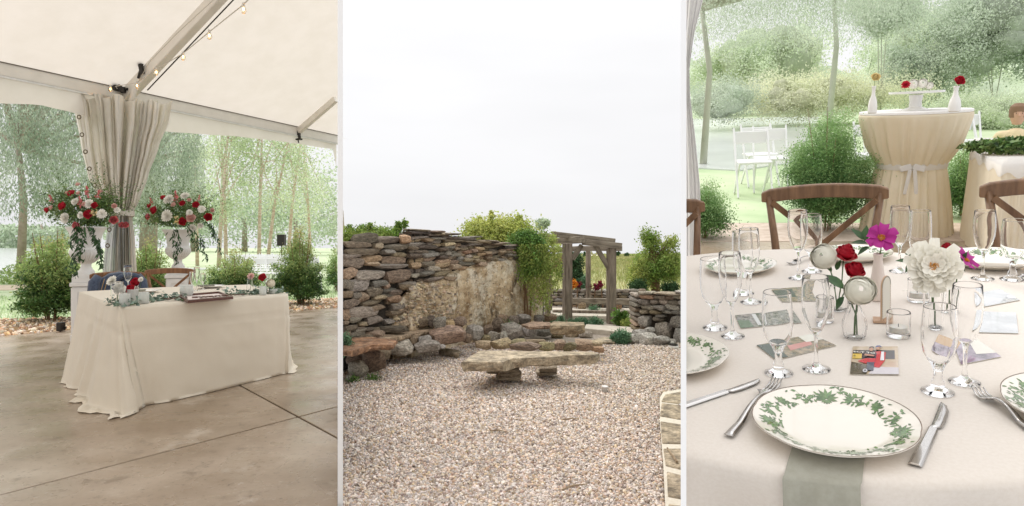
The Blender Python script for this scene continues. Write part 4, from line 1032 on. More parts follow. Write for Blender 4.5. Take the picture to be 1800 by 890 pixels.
def tree(name, label, x, y, z0, trunk, crowns, m_l, m_b, size, n, uc, group=None, cr=.45, asp=.42, droop=0, nc=70, trunks=None, aniso=(1, 1, 1), local=False):
    t = thing(name, label, 'tree', T(x, y, z0), group); I = T(x, y, z0).inverted()
    mb = MB()
    for tr in (trunks or [trunk]): mb.tube(tr[0], tr[1], 8)
    ob('trunk', mb, m_b, parent=t, M=I, smooth=True)
    mb = MB(); A = []
    tot = sum(c[3] for c in crowns)
    top = Vector((trunks or [trunk])[0][0][-1])
    for (c, r, _, wt) in crowns:
        k_ = max(6, int(nc * wt / tot)); cc = clump_pts(k_, c, np.array(r) * .85, .2); n_ = int(n * wt / tot)
        kk = rng.integers(0, k_, n_); A.append(cc[kk] + rng.normal(size=(n_, 3)) * cr * np.array(aniso))
        for q in [q_ for q_ in cc[:max(3, k_ // 6)] if insec(q_, uc, local)]:
            b0 = top.lerp(Vector((trunks or [trunk])[0][0][-2]), rnd.random()); q = Vector(q); mb.tube([b0, b0.lerp(q, .5) + Vector((0, 0, .1)), q], [.03, .018, .006], 5)
    ob('branches', mb, m_b, parent=t, M=I)
    A = sector(np.concatenate(A), *uc, local=local)
    leaves('crown', A, size, m_l, parent=t, M=I, aspect=asp, kind='stuff', droop=droop)
    return t
# willow by the pond (left): hanging strands
def willow(name, label, x, y, h, rad, n, uc, trunkr=.28, ustrand=90, group=None, m_l=None, local=False, size=.085, low=.25):
    t = thing(name, label, 'tree', T(x, y, 0), group); I = T(x, y, 0).inverted()
    mb = MB(); mb.tube([(x, y, -.1), (x + .1, y, h * .3), (x - .1, y, h * .55)], [trunkr, trunkr * .75, trunkr * .5], 10)
    ob('trunk', mb, m_bark, parent=t, M=I, smooth=True); mb = MB(); A = []; Dd = []
    for i in range(ustrand):
        a = rng.uniform(0, 2 * PI); rr = rad * math.sqrt(rng.uniform(.02, 1)); tx, ty = x + rr * math.cos(a), y + rr * math.sin(a) * .7; tz = h * (1 - .45 * (rr / rad) ** 2) * rng.uniform(.8, 1.05)
        if i < 26 and insec((tx, ty, tz), uc, local): mb.tube([(x, y, h * .5), (x + (tx - x) * .5, y + (ty - y) * .5, h * .5 + (tz - h * .5) * .8), (tx, ty, tz)], [.09, .05, .02], 5)
        L = rng.uniform(.25, .6) * h
        if tz - L < h * low: L = tz - h * low * rng.uniform(.7, 1.2)
        m_ = max(6, int(n / ustrand)); s = rng.uniform(0, 1, m_); P_ = np.column_stack([tx + rng.normal(size=m_) * .10 * (1 + s), ty + rng.normal(size=m_) * .14, tz - s * L + rng.normal(size=m_) * .1]); A.append(P_); Dd.append(np.column_stack([rng.normal(size=m_) * .4, rng.normal(size=m_) * .4, -np.ones(m_)]))
    ob('branches', mb, m_bark, parent=t, M=I)
    A = np.concatenate(A); Dd = np.concatenate(Dd); q = A
    if local: Am = np.array(MR); q = A @ Am[:3, :3].T + Am[:3, 3]
    u = 900 + F * q[:, 0] / np.maximum(q[:, 1], .1); k_ = (u > uc[0]) & (u < uc[1])
    leaves('crown', A[k_], size, m_l or m_will, parent=t, M=I, aspect=.3, kind='stuff', dirs=Dd[k_])
    return t
wx = P(36, 425, 20.0).x
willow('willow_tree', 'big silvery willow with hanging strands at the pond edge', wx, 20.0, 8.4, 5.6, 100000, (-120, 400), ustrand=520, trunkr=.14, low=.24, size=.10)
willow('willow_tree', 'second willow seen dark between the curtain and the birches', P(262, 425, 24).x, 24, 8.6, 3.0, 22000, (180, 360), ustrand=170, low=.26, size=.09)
UBC = (150, UL - 1)
birs = [(384, 29, 300, 11), (398, 30, 250, 10), (455, 30, 330, 9), (469, 31, 300, 9), (347, 33, 260, 9), (505, 33, 320, 8), (546, 36, 330, 8)]
for i, (u, d, vt, r_) in enumerate(birs):
    x = P(u, 425, d).x; H_ = 8.6 + (i % 3) * .6; lean = [.5, -.3, .2, 1.2, -.2, .9, -.4][i]; z0 = hz(x, d) - .05
    labs = ['peach barked birch just right of the right urn', 'peach barked birch second from the right urn', 'slim birch above the gap between the two right shrubs', 'slim birch leaning right beside the speaker', 'pale birch directly behind the right urn flowers', 'leaning birch behind the black speaker', 'thin pale birch nearest the right edge of the tent view']
    tr = ([(x, d, z0), (x + lean * .3, d, z0 + H_ * .35), (x + lean, d, z0 + H_ * .8)], [.10, .075, .03])
    cr_ = [((x + lean * .6, d, z0 + H_ * .62), (1.9, 1.5, H_ * .42), 0, 1)]
    tree('birch_tree', labs[i], x, d, z0, tr, cr_, m_bir, m_birk, .12, 3900, UBC, group='birches on the lawn', cr=.34, nc=60, asp=.5)
# far tree line beyond the field
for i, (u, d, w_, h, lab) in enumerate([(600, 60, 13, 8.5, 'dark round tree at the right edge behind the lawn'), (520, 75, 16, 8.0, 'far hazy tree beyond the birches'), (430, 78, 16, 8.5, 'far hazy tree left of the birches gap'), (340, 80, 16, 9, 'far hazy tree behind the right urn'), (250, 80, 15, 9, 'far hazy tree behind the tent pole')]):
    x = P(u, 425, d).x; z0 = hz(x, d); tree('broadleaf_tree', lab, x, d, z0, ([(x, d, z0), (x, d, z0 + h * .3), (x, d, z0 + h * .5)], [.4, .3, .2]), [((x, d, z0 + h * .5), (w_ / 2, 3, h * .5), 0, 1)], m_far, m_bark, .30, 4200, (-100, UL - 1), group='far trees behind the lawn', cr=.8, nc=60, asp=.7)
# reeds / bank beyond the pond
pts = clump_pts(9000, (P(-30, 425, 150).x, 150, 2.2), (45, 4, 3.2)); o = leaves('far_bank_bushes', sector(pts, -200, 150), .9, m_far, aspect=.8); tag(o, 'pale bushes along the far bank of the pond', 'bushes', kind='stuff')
pts = clump_pts(1500, (P(45, 425, 19).x, 19, .15), (.9, .4, .45)); o = leaves('bank_weeds', pts, .12, m_shL, aspect=.3); tag(o, 'pale weeds at the foot of the willow', 'weeds', kind='stuff')
# white folding chairs on the lawn
m_wch = mat('white_resin', (.82, .82, .82), rough=.4)
def folding(label, M, group):
    r = thing('folding_chair', label, 'chair', M, group)
    ob('seat', MB().box((0, 0, .44), (.40, .40, .03)), m_wch, parent=r, bev=.008); ob('backrest', MB().box((0, .24, .74), (.42, .02, .16)), m_wch, parent=r, bev=.008)
    for s in (-1, 1):
        ob('leg', MB().bar((s * .21, -.24, 0), (s * .21, .27, .86), .02, .035), m_wch, parent=r); ob('leg', MB().bar((s * .185, .26, 0), (s * .185, -.16, .46), .02, .035), m_wch, parent=r)
    return r
first = None; idx = 0
words = ['first', 'second', 'third', 'fourth', 'fifth', 'sixth', 'seventh', 'eighth']
for row in range(4):
    for k_ in range(7):
        d = 16 + row * 1.6; u = 422 + k_ * 21 - row * 5
        if u > 585 or (350 < u < 410): continue
        x = P(u, 425, d).x; lab = f'white folding chair {words[k_]} from the left in the {["nearest", "second", "third", "farthest"][row]} row on the lawn'
        if first is None: first = folding(lab, T(x, d, 0, rz=.5), 'white folding chairs on the lawn')
        else: copy_thing(first, lab, T(x, d, 0, rz=.5 + rnd.uniform(-.06, .06)))
c = P(495, 425, 21); t = thing('loudspeaker', 'black loudspeaker on a stand among the white folding chairs', 'loudspeaker', T(c.x, 21, 0))
ob('cabinet', MB().box((0, 0, 1.30), (.24, .22, .38)), m_dark, parent=t, bev=.01); ob('stand_pole', MB().tube([(0, 0, 0), (0, 0, 1.12)], .02), m_dark, parent=t)
for a in (0, 2.1, 4.2): ob('leg', MB().tube([(0, 0, .45), (.4 * math.cos(a), .4 * math.sin(a), 0)], .012), m_dark, parent=t)
c = P(355, 425, 19); t = thing('white_bench', 'white bench on the lawn behind the bare wooden chair', 'bench', T(c.x, 19, 0))
ob('seat', MB().box((0, 0, .42), (1.5, .4, .05)), m_wch, parent=t); 
for s in (-.6, .6): ob('leg', MB().box((s, 0, .2), (.06, .36, .4)), m_wch, parent=t)
# ================================================================ RUIN YARD (centre)
GZ = -.75
U0, U1 = 603.0, 1196.5
def gc(u, v, z=GZ): q = G(u, v, z); return (q.x, q.y)
m_gr = mat('gravel_ground', (.26, .21, .17), (.52, .45, .38), 55, 8, rough=.95, bump=1, bscale=70, bdist=.03)
m_grc = mat('gravel_chip', (.60, .53, .46), rough=.85, island=.40)
def tint(m, cols):
    n = m.node_tree.nodes; l = m.node_tree.links; b = n['Principled BSDF']; ge = n.new('ShaderNodeNewGeometry'); mu = n.new('ShaderNodeMath'); mu.operation = 'MULTIPLY'; mu.inputs[1].default_value = 13.7; fr = n.new('ShaderNodeMath'); fr.operation = 'FRACT'
    l.new(ge.outputs['Random Per Island'], mu.inputs[0]); l.new(mu.outputs[0], fr.inputs[0]); rp = n.new('ShaderNodeValToRGB'); rp.color_ramp.interpolation = 'CONSTANT'; l.new(fr.outputs[0], rp.inputs[0])
    e = rp.color_ramp.elements; e[0].color = hexc(cols[0]); e[0].position = 0; e[1].position = 1 / len(cols); e[1].color = hexc(cols[1])
    for i, c in enumerate(cols[2:]): x = e.new((i + 2) / len(cols)); x.color = hexc(c)
    hs = b.inputs['Base Color'].links[0].from_node; l.new(rp.outputs[0], hs.inputs['Color'])
tint(m_grc, [(.62, .53, .47), (.66, .55, .45), (.58, .51, .48), (.72, .66, .61), (.46, .34, .25), (.66, .53, .42), (.36, .28, .24), (.68, .60, .55), (.58, .43, .29), (.62, .55, .50)])
tint(m_mchip, [(.62, .47, .32), (.72, .58, .42), (.50, .31, .17), (.76, .66, .52), (.40, .26, .15), (.66, .42, .24), (.70, .60, .5)])
def stonemat(name, cols, moss=.0, rough=.85, obj=.35):
    m = mat(name, cols[0], cols[1], 7, 9, rough=rough, bump=.9, bscale=16, bdist=.02, obj=obj, c3=cols[2], ramp=(.34, .56), stretch=None)
    n = m.node_tree.nodes; l = m.node_tree.links; b = n['Principled BSDF']
    src = b.inputs['Base Color'].links[0].from_socket; tcn = n.new('ShaderNodeTexCoord'); oi2 = n.new('ShaderNodeObjectInfo'); ad = n.new('ShaderNodeVectorMath'); ad.operation = 'ADD'
    m9 = n.new('ShaderNodeMath'); m9.operation = 'MULTIPLY'; m9.inputs[1].default_value = 91; l.new(oi2.outputs['Random'], m9.inputs[0]); mp9 = n.new('ShaderNodeMapping'); mp9.inputs['Scale'].default_value = (1, 1, 1.25)
    l.new(tcn.outputs['Object'], ad.inputs[0]); l.new(m9.outputs[0], ad.inputs[1]); l.new(ad.outputs[0], mp9.inputs[0])
    for sc9, lo9, hi9, a9, b9 in ((9, .36, .62, .50, 1.38), (34, .38, .62, .72, 1.25)):
        z9 = n.new('ShaderNodeTexNoise'); z9.inputs['Scale'].default_value = sc9; z9.inputs['Detail'].default_value = 8; z9.inputs['Roughness'].default_value = .65; l.new(mp9.outputs[0], z9.inputs[0])
        r9 = n.new('ShaderNodeMapRange'); r9.inputs[1].default_value = lo9; r9.inputs[2].default_value = hi9; r9.inputs[3].default_value = a9; r9.inputs[4].default_value = b9; l.new(z9.outputs[0], r9.inputs[0])
        s9 = n.new('ShaderNodeVectorMath'); s9.operation = 'SCALE'; l.new(src, s9.inputs[0]); l.new(r9.outputs[0], s9.inputs['Scale']); src = s9.outputs[0]
    l.new(src, b.inputs['Base Color'])
    if len(cols) > 3:                                     # stone to stone colour change
        hs = [x for x in n if x.type == 'HUE_SAT'][0]; prev = hs.inputs['Color'].links[0].from_socket
        oi = n.new('ShaderNodeObjectInfo'); mu = n.new('ShaderNodeMath'); mu.operation = 'MULTIPLY'; mu.inputs[1].default_value = 17.3; fr = n.new('ShaderNodeMath'); fr.operation = 'FRACT'
        l.new(oi.outputs['Random'], mu.inputs[0]); l.new(mu.outputs[0], fr.inputs[0]); rp = n.new('ShaderNodeValToRGB'); l.new(fr.outputs[0], rp.inputs[0]); e = rp.color_ramp.elements
        e[0].color = hexc(cols[3]); e[1].color = hexc(cols[-1])
        for i, c in enumerate(cols[4:-1]): x = e.new((i + 1) / (len(cols) - 4)); x.color = hexc(c)
        mx = n.new('ShaderNodeMix'); mx.data_type = 'RGBA'; mx.inputs[0].default_value = .5; l.new(prev, mx.inputs[6]); l.new(rp.outputs[0], mx.inputs[7]); l.new(mx.outputs[2], hs.inputs['Color'])
    return m
m_dks = stonemat('dark_fieldstone', [(.055, .043, .033), (.23, .185, .14), (.44, .37, .29), (.11, .09, .075), (.22, .175, .125), (.40, .28, .17), (.32, .285, .235), (.15, .125, .10)])
m_tns = stonemat('tan_fieldstone', [(.14, .095, .06), (.38, .28, .18), (.58, .47, .34), (.46, .335, .20), (.26, .205, .15), (.58, .44, .29), (.17, .14, .11), (.50, .30, .16), (.38, .31, .235)])
m_gys = stonemat('grey_fieldstone', [(.11, .095, .08), (.33, .30, .255), (.50, .46, .40), (.36, .33, .285), (.19, .165, .135), (.44, .36, .27), (.29, .265, .23)])
m_pls = stonemat('pale_fieldstone', [(.28, .25, .22), (.50, .47, .43), (.66, .64, .60), (.52, .49, .45), (.44, .40, .35), (.58, .55, .50)])
m_brs = stonemat('brown_boulder', [(.08, .055, .04), (.26, .19, .13), (.44, .34, .245), (.27, .195, .135), (.19, .14, .105), (.36, .265, .17)])
m_ors = stonemat('rusty_slab', [(.10, .055, .035), (.32, .17, .09), (.40, .33, .26), (.30, .17, .10), (.28, .16, .10)], obj=.1)
m_snd = stonemat('sandstone', [(.16, .12, .075), (.42, .34, .24), (.54, .46, .36), (.42, .35, .25), (.38, .31, .22)], obj=.08)
m_mos = stonemat('mossy_rock', [(.06, .065, .015), (.28, .22, .13), (.52, .44, .32), (.34, .26, .16), (.20, .18, .08)])
m_core = mat('wall_core', (.018, .014, .011), (.06, .048, .036), 30, 6, rough=1)  # near-black core: the shade of the stone gaps is put into its colour
m_plas = mat('old_plaster', (.34, .225, .12), (.64, .50, .33), 2.6, 12, rough=.95, bump=1, bscale=9, bdist=.06, c3=(.74, .63, .47), ramp=(.36, .56))
def plasterize(m):
    n = m.node_tree.nodes; l = m.node_tree.links; b = n['Principled BSDF']; prev = b.inputs['Base Color'].links[0].from_socket; tcn = n.new('ShaderNodeTexCoord')
    for sc, st, lo, hi, col, amt in ((1.3, (1, 1, .45), .50, .60, (.24, .17, .10), .85), (2.1, (1, 1, 1), .52, .60, (.76, .68, .55), .75), (4.5, (1, 1, .3), .56, .64, (.07, .05, .03), .85), (24, (1, 1, 1), .56, .64, (.09, .065, .045), .8), (14, (1, 1, 1), .57, .63, (.78, .72, .60), .7), (3, (1, 1, 1), .60, .68, (.52, .29, .13), .45)):
        mpn = n.new('ShaderNodeMapping'); mpn.inputs['Scale'].default_value = st; l.new(tcn.outputs['Object'], mpn.inputs[0])
        z = n.new('ShaderNodeTexNoise'); z.inputs['Scale'].default_value = sc; z.inputs['Detail'].default_value = 10; z.inputs['Roughness'].default_value = .68; l.new(mpn.outputs[0], z.inputs[0])
        r = n.new('ShaderNodeMapRange'); r.inputs[1].default_value = lo; r.inputs[2].default_value = hi; r.inputs[4].default_value = amt; l.new(z.outputs[0], r.inputs[0])
        x = n.new('ShaderNodeMix'); x.data_type = 'RGBA'; l.new(r.outputs[0], x.inputs[0]); l.new(prev, x.inputs[6]); x.inputs[7].default_value = hexc(col); prev = x.outputs[2]
    l.new(prev, b.inputs['Base Color'])
plasterize(m_plas)
m_timb = mat('weathered_timber', (.10, .075, .055), (.27, .215, .165), 3, 9, rough=.85, bump=.5, bscale=16, bdist=.01, stretch=(6, 6, .8), c3=(.34, .29, .24), ramp=(.32, .6))
m_timh = mat('weathered_beam', (.12, .095, .07), (.30, .25, .195), 3, 9, rough=.85, bump=.5, bscale=16, bdist=.01, stretch=(.8, 6, 6), c3=(.38, .34, .28), ramp=(.32, .6))
m_mead = mat('meadow', (.30, .32, .13), (.46, .44, .22), .25, 9, rough=1, bump=.6, bscale=9, bdist=.1, c3=(.52, .46, .26), ramp=(.36, .62), stretch=(1, .4, 1))
m_path = mat('pale_gravel_path', (.52, .46, .38), (.64, .58, .5), 8, 7, rough=.95, bump=.3, bscale=60)

# ---- ground: one gravel sheet, a meadow behind
kL, kR = (U0 - 6 - 900) / F, (U1 + 4 - 900) / F
def gh(x, y): return GZ + .012 * mnoise.noise(Vector((x * .8, y * .8, 3)))
gnd = sheet('gravel_yard', gh, lambda y: kL * y, lambda y: kR * y, 2.0, 22, 40, 60, m_gr); tag(gnd, kind='structure')
def mh(x, y):
    z = GZ - .02
    if y > 60: z += (y - 60) * .004
    return z
mea = sheet('meadow', mh, lambda y: kL * y, lambda y: kR * y, 20, 96, 30, 50, m_mead); tag(mea, kind='structure')
m_mgr = mat('meadow_grass', (.30, .34, .12), (.50, .46, .24), .2, 3, rough=.95, island=.3, trans=.3)
q = np.column_stack([rng.uniform(-5, 27, 60000), 21 + 75 * rng.uniform(0, 1, 60000) ** .8]); u = 900 + F * q[:, 0] / q[:, 1]; q = q[(u > 940) & (u < U1)]
pts = np.column_stack([q, np.full(len(q), GZ + .1)]); o = leaves('meadow_grass', pts, .32, m_mgr, aspect=.12, dirs=np.tile([[0, 0, 1.0]], (len(pts), 1))); tag(o, 'tall pale meadow grass behind the low stone wall', 'grass', kind='stuff')
# gravel chips, denser near the camera
N = 112000; yy = 4.45 + (12.5 - 4.45) * rng.uniform(0, 1, N) ** 1.35; uu = rng.uniform(U0 - 2, U1 + 2, N); xx = (uu - 900) / F * yy
zz = GZ + rng.uniform(-.004, .014, N); q = np.column_stack([xx, yy, zz])
v_ = V0 - F * (zz - CAMZ) / yy
okm = ~((uu < 640) & (v_ < 655)); q = q[okm]
pavers_zone = [gc(1158, 700), gc(1165, 690), gc(1215, 684), gc(1260, 900), gc(1168, 905), gc(1163, 820), gc(1160, 760)]
q = q[~inpoly(q[:, 0], q[:, 1], pavers_zone)]
o = chips('gravel', q, .033, m_grc); tag(o, 'loose pale pink and tan gravel covering the yard', 'gravel', kind='stuff')
for v0, v1, du, lab in ((738, 737, (988, 1018), 'thin brown twig lying on the gravel right of the middle'), (862, 851, (984, 1032), 'pale broken stick on the gravel near the bottom edge'), (757, 760, (862, 894), 'short grey twig on the gravel left of the middle')):
    a, b = G(du[0], v0, GZ + .02), G(du[1], v1, GZ + .03); o = ob('twig', MB().tube([a, a.lerp(b, .5) + Vector((0, .01, .01)), b], [.006, .008, .004], 6), mat('twig_bark', (.20, .13, .08), (.42, .33, .22), 20, rough=.9)); tag(o, lab, 'twig')
# ---- pavers lower right
pav = thing('stepping_path', 'curved path of sandstone slabs with pale joints at the lower right', 'path', Matrix.Identity(4))
ob('mortar_bed', MB().prism([gc(1160, 702), gc(1166, 692), gc(1205, 686), gc(1225, 905), gc(1170, 905), gc(1166, 820), gc(1160, 745)], GZ - .06, GZ + .022), mat('pale_mortar', (.66, .60, .50), (.74, .69, .60), 30, rough=.9, bump=.3, bscale=80), parent=pav)
for q4 in ([(1163, 704), (1169, 694), (1206, 687), (1206, 711), (1163, 706)], [(1163, 709), (1206, 714), (1206, 739), (1160, 731)], [(1161, 741), (1206, 748), (1206, 780), (1164, 779)], [(1166, 789), (1206, 789), (1206, 827), (1170, 818)], [(1172, 829), (1206, 838), (1206, 878), (1174, 872)], [(1175, 886), (1206, 891), (1206, 925), (1176, 925)]):
    ob('sandstone_slab', MB().prism([gc(*p, z=GZ + .03) for p in q4], GZ + .0, GZ + .034), m_snd, parent=pav, bev=.008)
a, b = G(1173, 788, GZ + .05), G(1190, 812, GZ + .05); o = ob('twig', MB().tube([a, b], [.009, .012], 6), MATS['twig_bark']); tag(o, 'grey stick lying across a sandstone slab at the lower right', 'twig')

# ---- big ruined wall
def Dw(u): return np.interp(u, [590, 603, 720, 722, 800, 925, 960], [9.4, 9.6, 10.9, 10.75, 11.9, 13.7, 14.2])
wall = thing('stone_wall', 'tall ruined dry stone wall with a patch of old tan plaster', 'wall', Matrix.Identity(4))
def wtop(u): return np.interp(u, [603, 610, 619, 664, 705, 720, 722, 745, 760, 800, 865, 880, 925, 956], [425, 424, 412, 418, 418, 416, 403, 402, 405, 413, 424, 427, 432, 436])
us = list(np.linspace(602, 956, 43)); rf, rb, rt = [], [], []
mb = MB(); top_f = []; bot_f = []; top_b = []; bot_b = []
for u in us:
    d = float(Dw(u)) + .10; z = CAMZ + (V0 - float(wtop(max(603, u))) - 4) / F * d
    top_f.append((((u - 900) / F * d), d, z)); bot_f.append((((u - 900) / F * d), d, GZ - .1)); top_b.append((((u - 900) / F * d), d + .45, z)); bot_b.append((((u - 900) / F * d), d + .45, GZ - .1))
mb.grid([bot_f, top_f, top_b, bot_b]); mb.add([bot_f[0], top_f[0], top_b[0], bot_b[0]], [(0, 1, 2, 3)]); mb.add([bot_f[-1], top_f[-1], top_b[-1], bot_b[-1]], [(0, 1, 2, 3)])
ob('wall_core', mb, m_core, parent=wall)
nst = 0
def ws(u0, v0, u1, v1, m, kind='slab', depth=.3, proud=.0, tilt=0, par=None, Df=Dw):
    global nst; nst += 1
    if u0 < 626: u0 = max(u0, 604.5); depth = min(depth, .08); proud = min(proud, .03)
    d0, d1 = float(Df(u0)), float(Df(u1)); dm = (d0 + d1) / 2
    p0 = P(u0, 425, d0); p1 = P(u1, 425, d1)
    return stone(p0, p1, CAMZ + (V0 - v1) / F * dm, CAMZ + (V0 - v0) / F * dm, m, par or wall, depth, kind, proud=proud, tilt=tilt)
A = [(140,218,490,350),(480,265,785,360),(765,245,910,362),(30,332,380,418),(440,350,550,440),(575,365,905,452),(60,418,510,510),(530,440,690,500),(690,458,860,533),(25,485,270,550),(265,510,545,618),(545,520,860,632),(25,535,310,682),(320,600,470,650),(440,622,870,690),(20,668,205,822),(185,700,580,828),(575,698,885,872),(20,825,130,890)]
for i, (x0, y0, x1, y1) in enumerate(A):
    m = [m_dks, m_dks, m_tns, m_dks, m_tns, m_dks, m_dks, m_gys, m_tns, m_dks, m_tns, m_tns, m_dks, m_tns, m_gys, m_tns, m_gys, m_tns, m_gys][i]
    ws(600 + x0 / 7.42 - .6, 380 + y0 / 7.42 - .5, 600 + x1 / 7.42 + .6, 380 + y1 / 7.42 + .6, m, proud=rnd.uniform(0, .12), kind='block' if (x1 - x0) < 2.2 * (y1 - y0) else 'slab', tilt=rnd.uniform(-.05, .05))
B = [(20,20,150,145,2),(105,5,370,162,2),(415,20,605,102,2),(600,10,760,70,1),(750,40,980,112,2),(15,160,140,248,0),(150,180,265,262,0),(225,168,375,312,1),(340,100,540,242,0),(545,118,720,184,2),(535,184,745,272,0),(430,208,592,272,1),(15,265,232,380,0),(250,285,532,352,0),(85,362,482,512,2),(15,398,135,545,1),(105,500,255,575,2),(340,490,540,592,2),(245,560,378,628,1),(15,608,212,682,0),(20,555,95,605,1),(212,628,312,662,0),(175,652,335,702,0),(305,636,400,692,0),(335,640,545,702,0),(535,618,692,702,1),(685,608,825,682,1),(840,615,985,662,1),(380,345,560,420,1),(250,262,300,300,1),(600,260,720,330,1),(560,60,620,130,1),(20,680,120,760,0),(110,690,300,760,0),(240,700,470,790,0)]
for (x0, y0, x1, y1, c) in B:
    ws(600 + x0 / 7.42 - .5, 490 + y0 / 7.42 - .4, 600 + x1 / 7.42 + .5, 490 + y1 / 7.42 + .5, [m_dks, m_tns, m_gys][c], proud=rnd.uniform(0, .09), kind='block' if (x1 - x0) < 1.9 * (y1 - y0) else 'slab', tilt=rnd.uniform(-.07, .07))
for i_, q_ in enumerate([(684, 507, 707, 520), (680, 519, 702, 533), (686, 532, 708, 546), (682, 545, 704, 557), (690, 556, 716, 567), (676, 560, 700, 571), (700, 499, 724, 511), (702, 566, 722, 574)]): ws(*q_, [m_dks, m_tns, m_gys][i_ % 3], proud=rnd.uniform(.05, .13), tilt=rnd.uniform(-.08, .08))
# upper courses of the right stretch
def lower(u): return np.interp(u, [720, 745, 800, 840, 870, 925], [503, 495, 478, 466, 456, 452])
off = 0.0; row = 0
while True:
    h_ = [4.2, 4.6, 4.2, 5.2, 6.5, 6.8, 6.5, 7.5, 7.5, 9.5, 9.5, 8.5, 8, 8, 9][min(row, 14)]
    if off > 92: break
    u = 718 + rnd.uniform(0, 4); 
    while u < 953:
        sc = 1 - (u - 720) / 205 * .33
        vt = float(wtop(u + 6)) + off * sc; vb = vt + h_ * sc
        wd = (rnd.uniform(20, 42) if row < 4 else rnd.uniform(8, 22) if 4 <= row <= 8 and u > 745 else rnd.uniform(16, 34)) * (sc if row > 3 else 1)
        u2 = min(u + wd, 955)
        if vb < float(lower(u)) + 3 + rnd.uniform(-5, 9) and u2 - u > 4:
            if row < 3: m = m_dks
            elif row == 3: m = rnd.choice([m_dks, m_tns, m_gys])
            else: m = rnd.choice([m_tns, m_tns, m_tns, m_gys, m_dks] if u > 760 else [m_tns, m_gys, m_dks])
            jv = rnd.uniform(-1, 1) * .16 * h_ * sc; ws(u - .5, vt + jv - (rnd.uniform(0, .35) * h_ * sc if row else 0) - .3, u2 + .5, vb + jv * .5 + .5, m, proud=rnd.uniform(-.02, .12) + (.05 if row < 2 else 0), kind='slab' if wd > 1.8 * h_ else 'block', tilt=rnd.uniform(-.09, .09))
        u = u2 + rnd.uniform(-.3, .8)
    off += h_ * .97; row += 1
# plaster face below
rows = []
for i in range(70):
    u = 682 + 272 * i / 69; row_ = []
    for j in range(46):
        v0_ = max(float(lower(u)) - 2, 0) if u > 722 else 503 + (722 - u) * 1.1; f = j / 45; d = float(Dw(u)); zt = CAMZ + (V0 - v0_) / F * d; z = zt + (GZ - zt) * f
        x = (u - 900) / F * d; b_ = mnoise.fractal(Vector((x * 2.2, z * 2.2, 1)), 1, 2, 5); b2 = mnoise.fractal(Vector((x * 9, z * 9, 4)), 1, 2, 4)
        edge = min(1, j / 4, (i) / 4) ; d2 = d - .06 * edge - .05 * b_ - .022 * b2 * (1.6 if u < 790 else 1) + (.08 if edge < .3 else 0)
        row_.append((x, d2, z))
    rows.append(row_)
ob('plaster', MB().grid(rows), m_plas, parent=wall, smooth=True)
# rubble bedded in the plaster
pts = []
mbs = {0: MB(), 1: MB()}
for i in range(620):
    u = rnd.uniform(692, 800) if rnd.random() < .82 else rnd.uniform(800, 920); v = rnd.uniform(500 if u < 800 else 462, 572)
    if v < float(lower(u)) + 1: continue
    if u < 716 and v < 534: continue
    d = float(Dw(u)) - .068; c = P(u, v, d); s = rnd.uniform(.016, .05) * (1.0 if u < 800 else .7)
    me = rockmesh('block', rnd.randrange(12), m_tns); R = Matrix.Rotation(rnd.uniform(-.4, .4), 3, 'Y'); w2 = rnd.uniform(1, 2)
    mbs[rnd.random() < .35].add([c + R @ Vector((q.co.x * s * w2, q.co.y * s, q.co.z * s * .8)) for q in me.vertices], [tuple(p.vertices) for p in me.polygons])
m_rub = mat('rubble', (.54, .43, .30), rough=.9, island=.45, bump=.4, bscale=40); m_rubd = mat('rubble_grey', (.38, .32, .25), rough=.9, island=.5)
o = ob('rubble', mbs[0], m_rub, parent=wall, fix=False); o['kind'] = 'stuff'; o = ob('grey_rubble', mbs[1], m_rubd, parent=wall, fix=False); o['kind'] = 'stuff'

# ---- rocks lying at the wall foot: (u0,v0,u1,v1,depth,material,shape)
def rocks(root, L, squash=1.0):
    for (u0, v0, u1, v1, d, m, k_) in L:
        a = P(u0, v1, d); b = P(u1, v0, d); c = (a + b) / 2; sx, sz = b.x - a.x, b.z - a.z; dp = max(sz, min(sx, sz * 2.2)) * rnd.uniform(.8, 1.1) * squash
        c.y += dp * .3
        if u0 < 612: c.x += .03
        M = Matrix.Translation(c) @ Matrix.Rotation(rnd.uniform(-.25, .25), 4, 'Z') @ Matrix.Rotation(rnd.uniform(-.08, .08), 4, 'Y') @ Matrix.Diagonal((sx * 1.06, dp, sz * 1.08, 1))
        o = bpy.data.objects.new('rock', rockmesh(k_, rnd.randrange(12), m)); link(o, root, M)
led = thing('rock_ledge', 'stacked rock ledge with a rusty slab along the foot of the ruined wall', 'rocks', Matrix.Identity(4))
bo, bl, sb = 'boulder', 'block', 'slab'
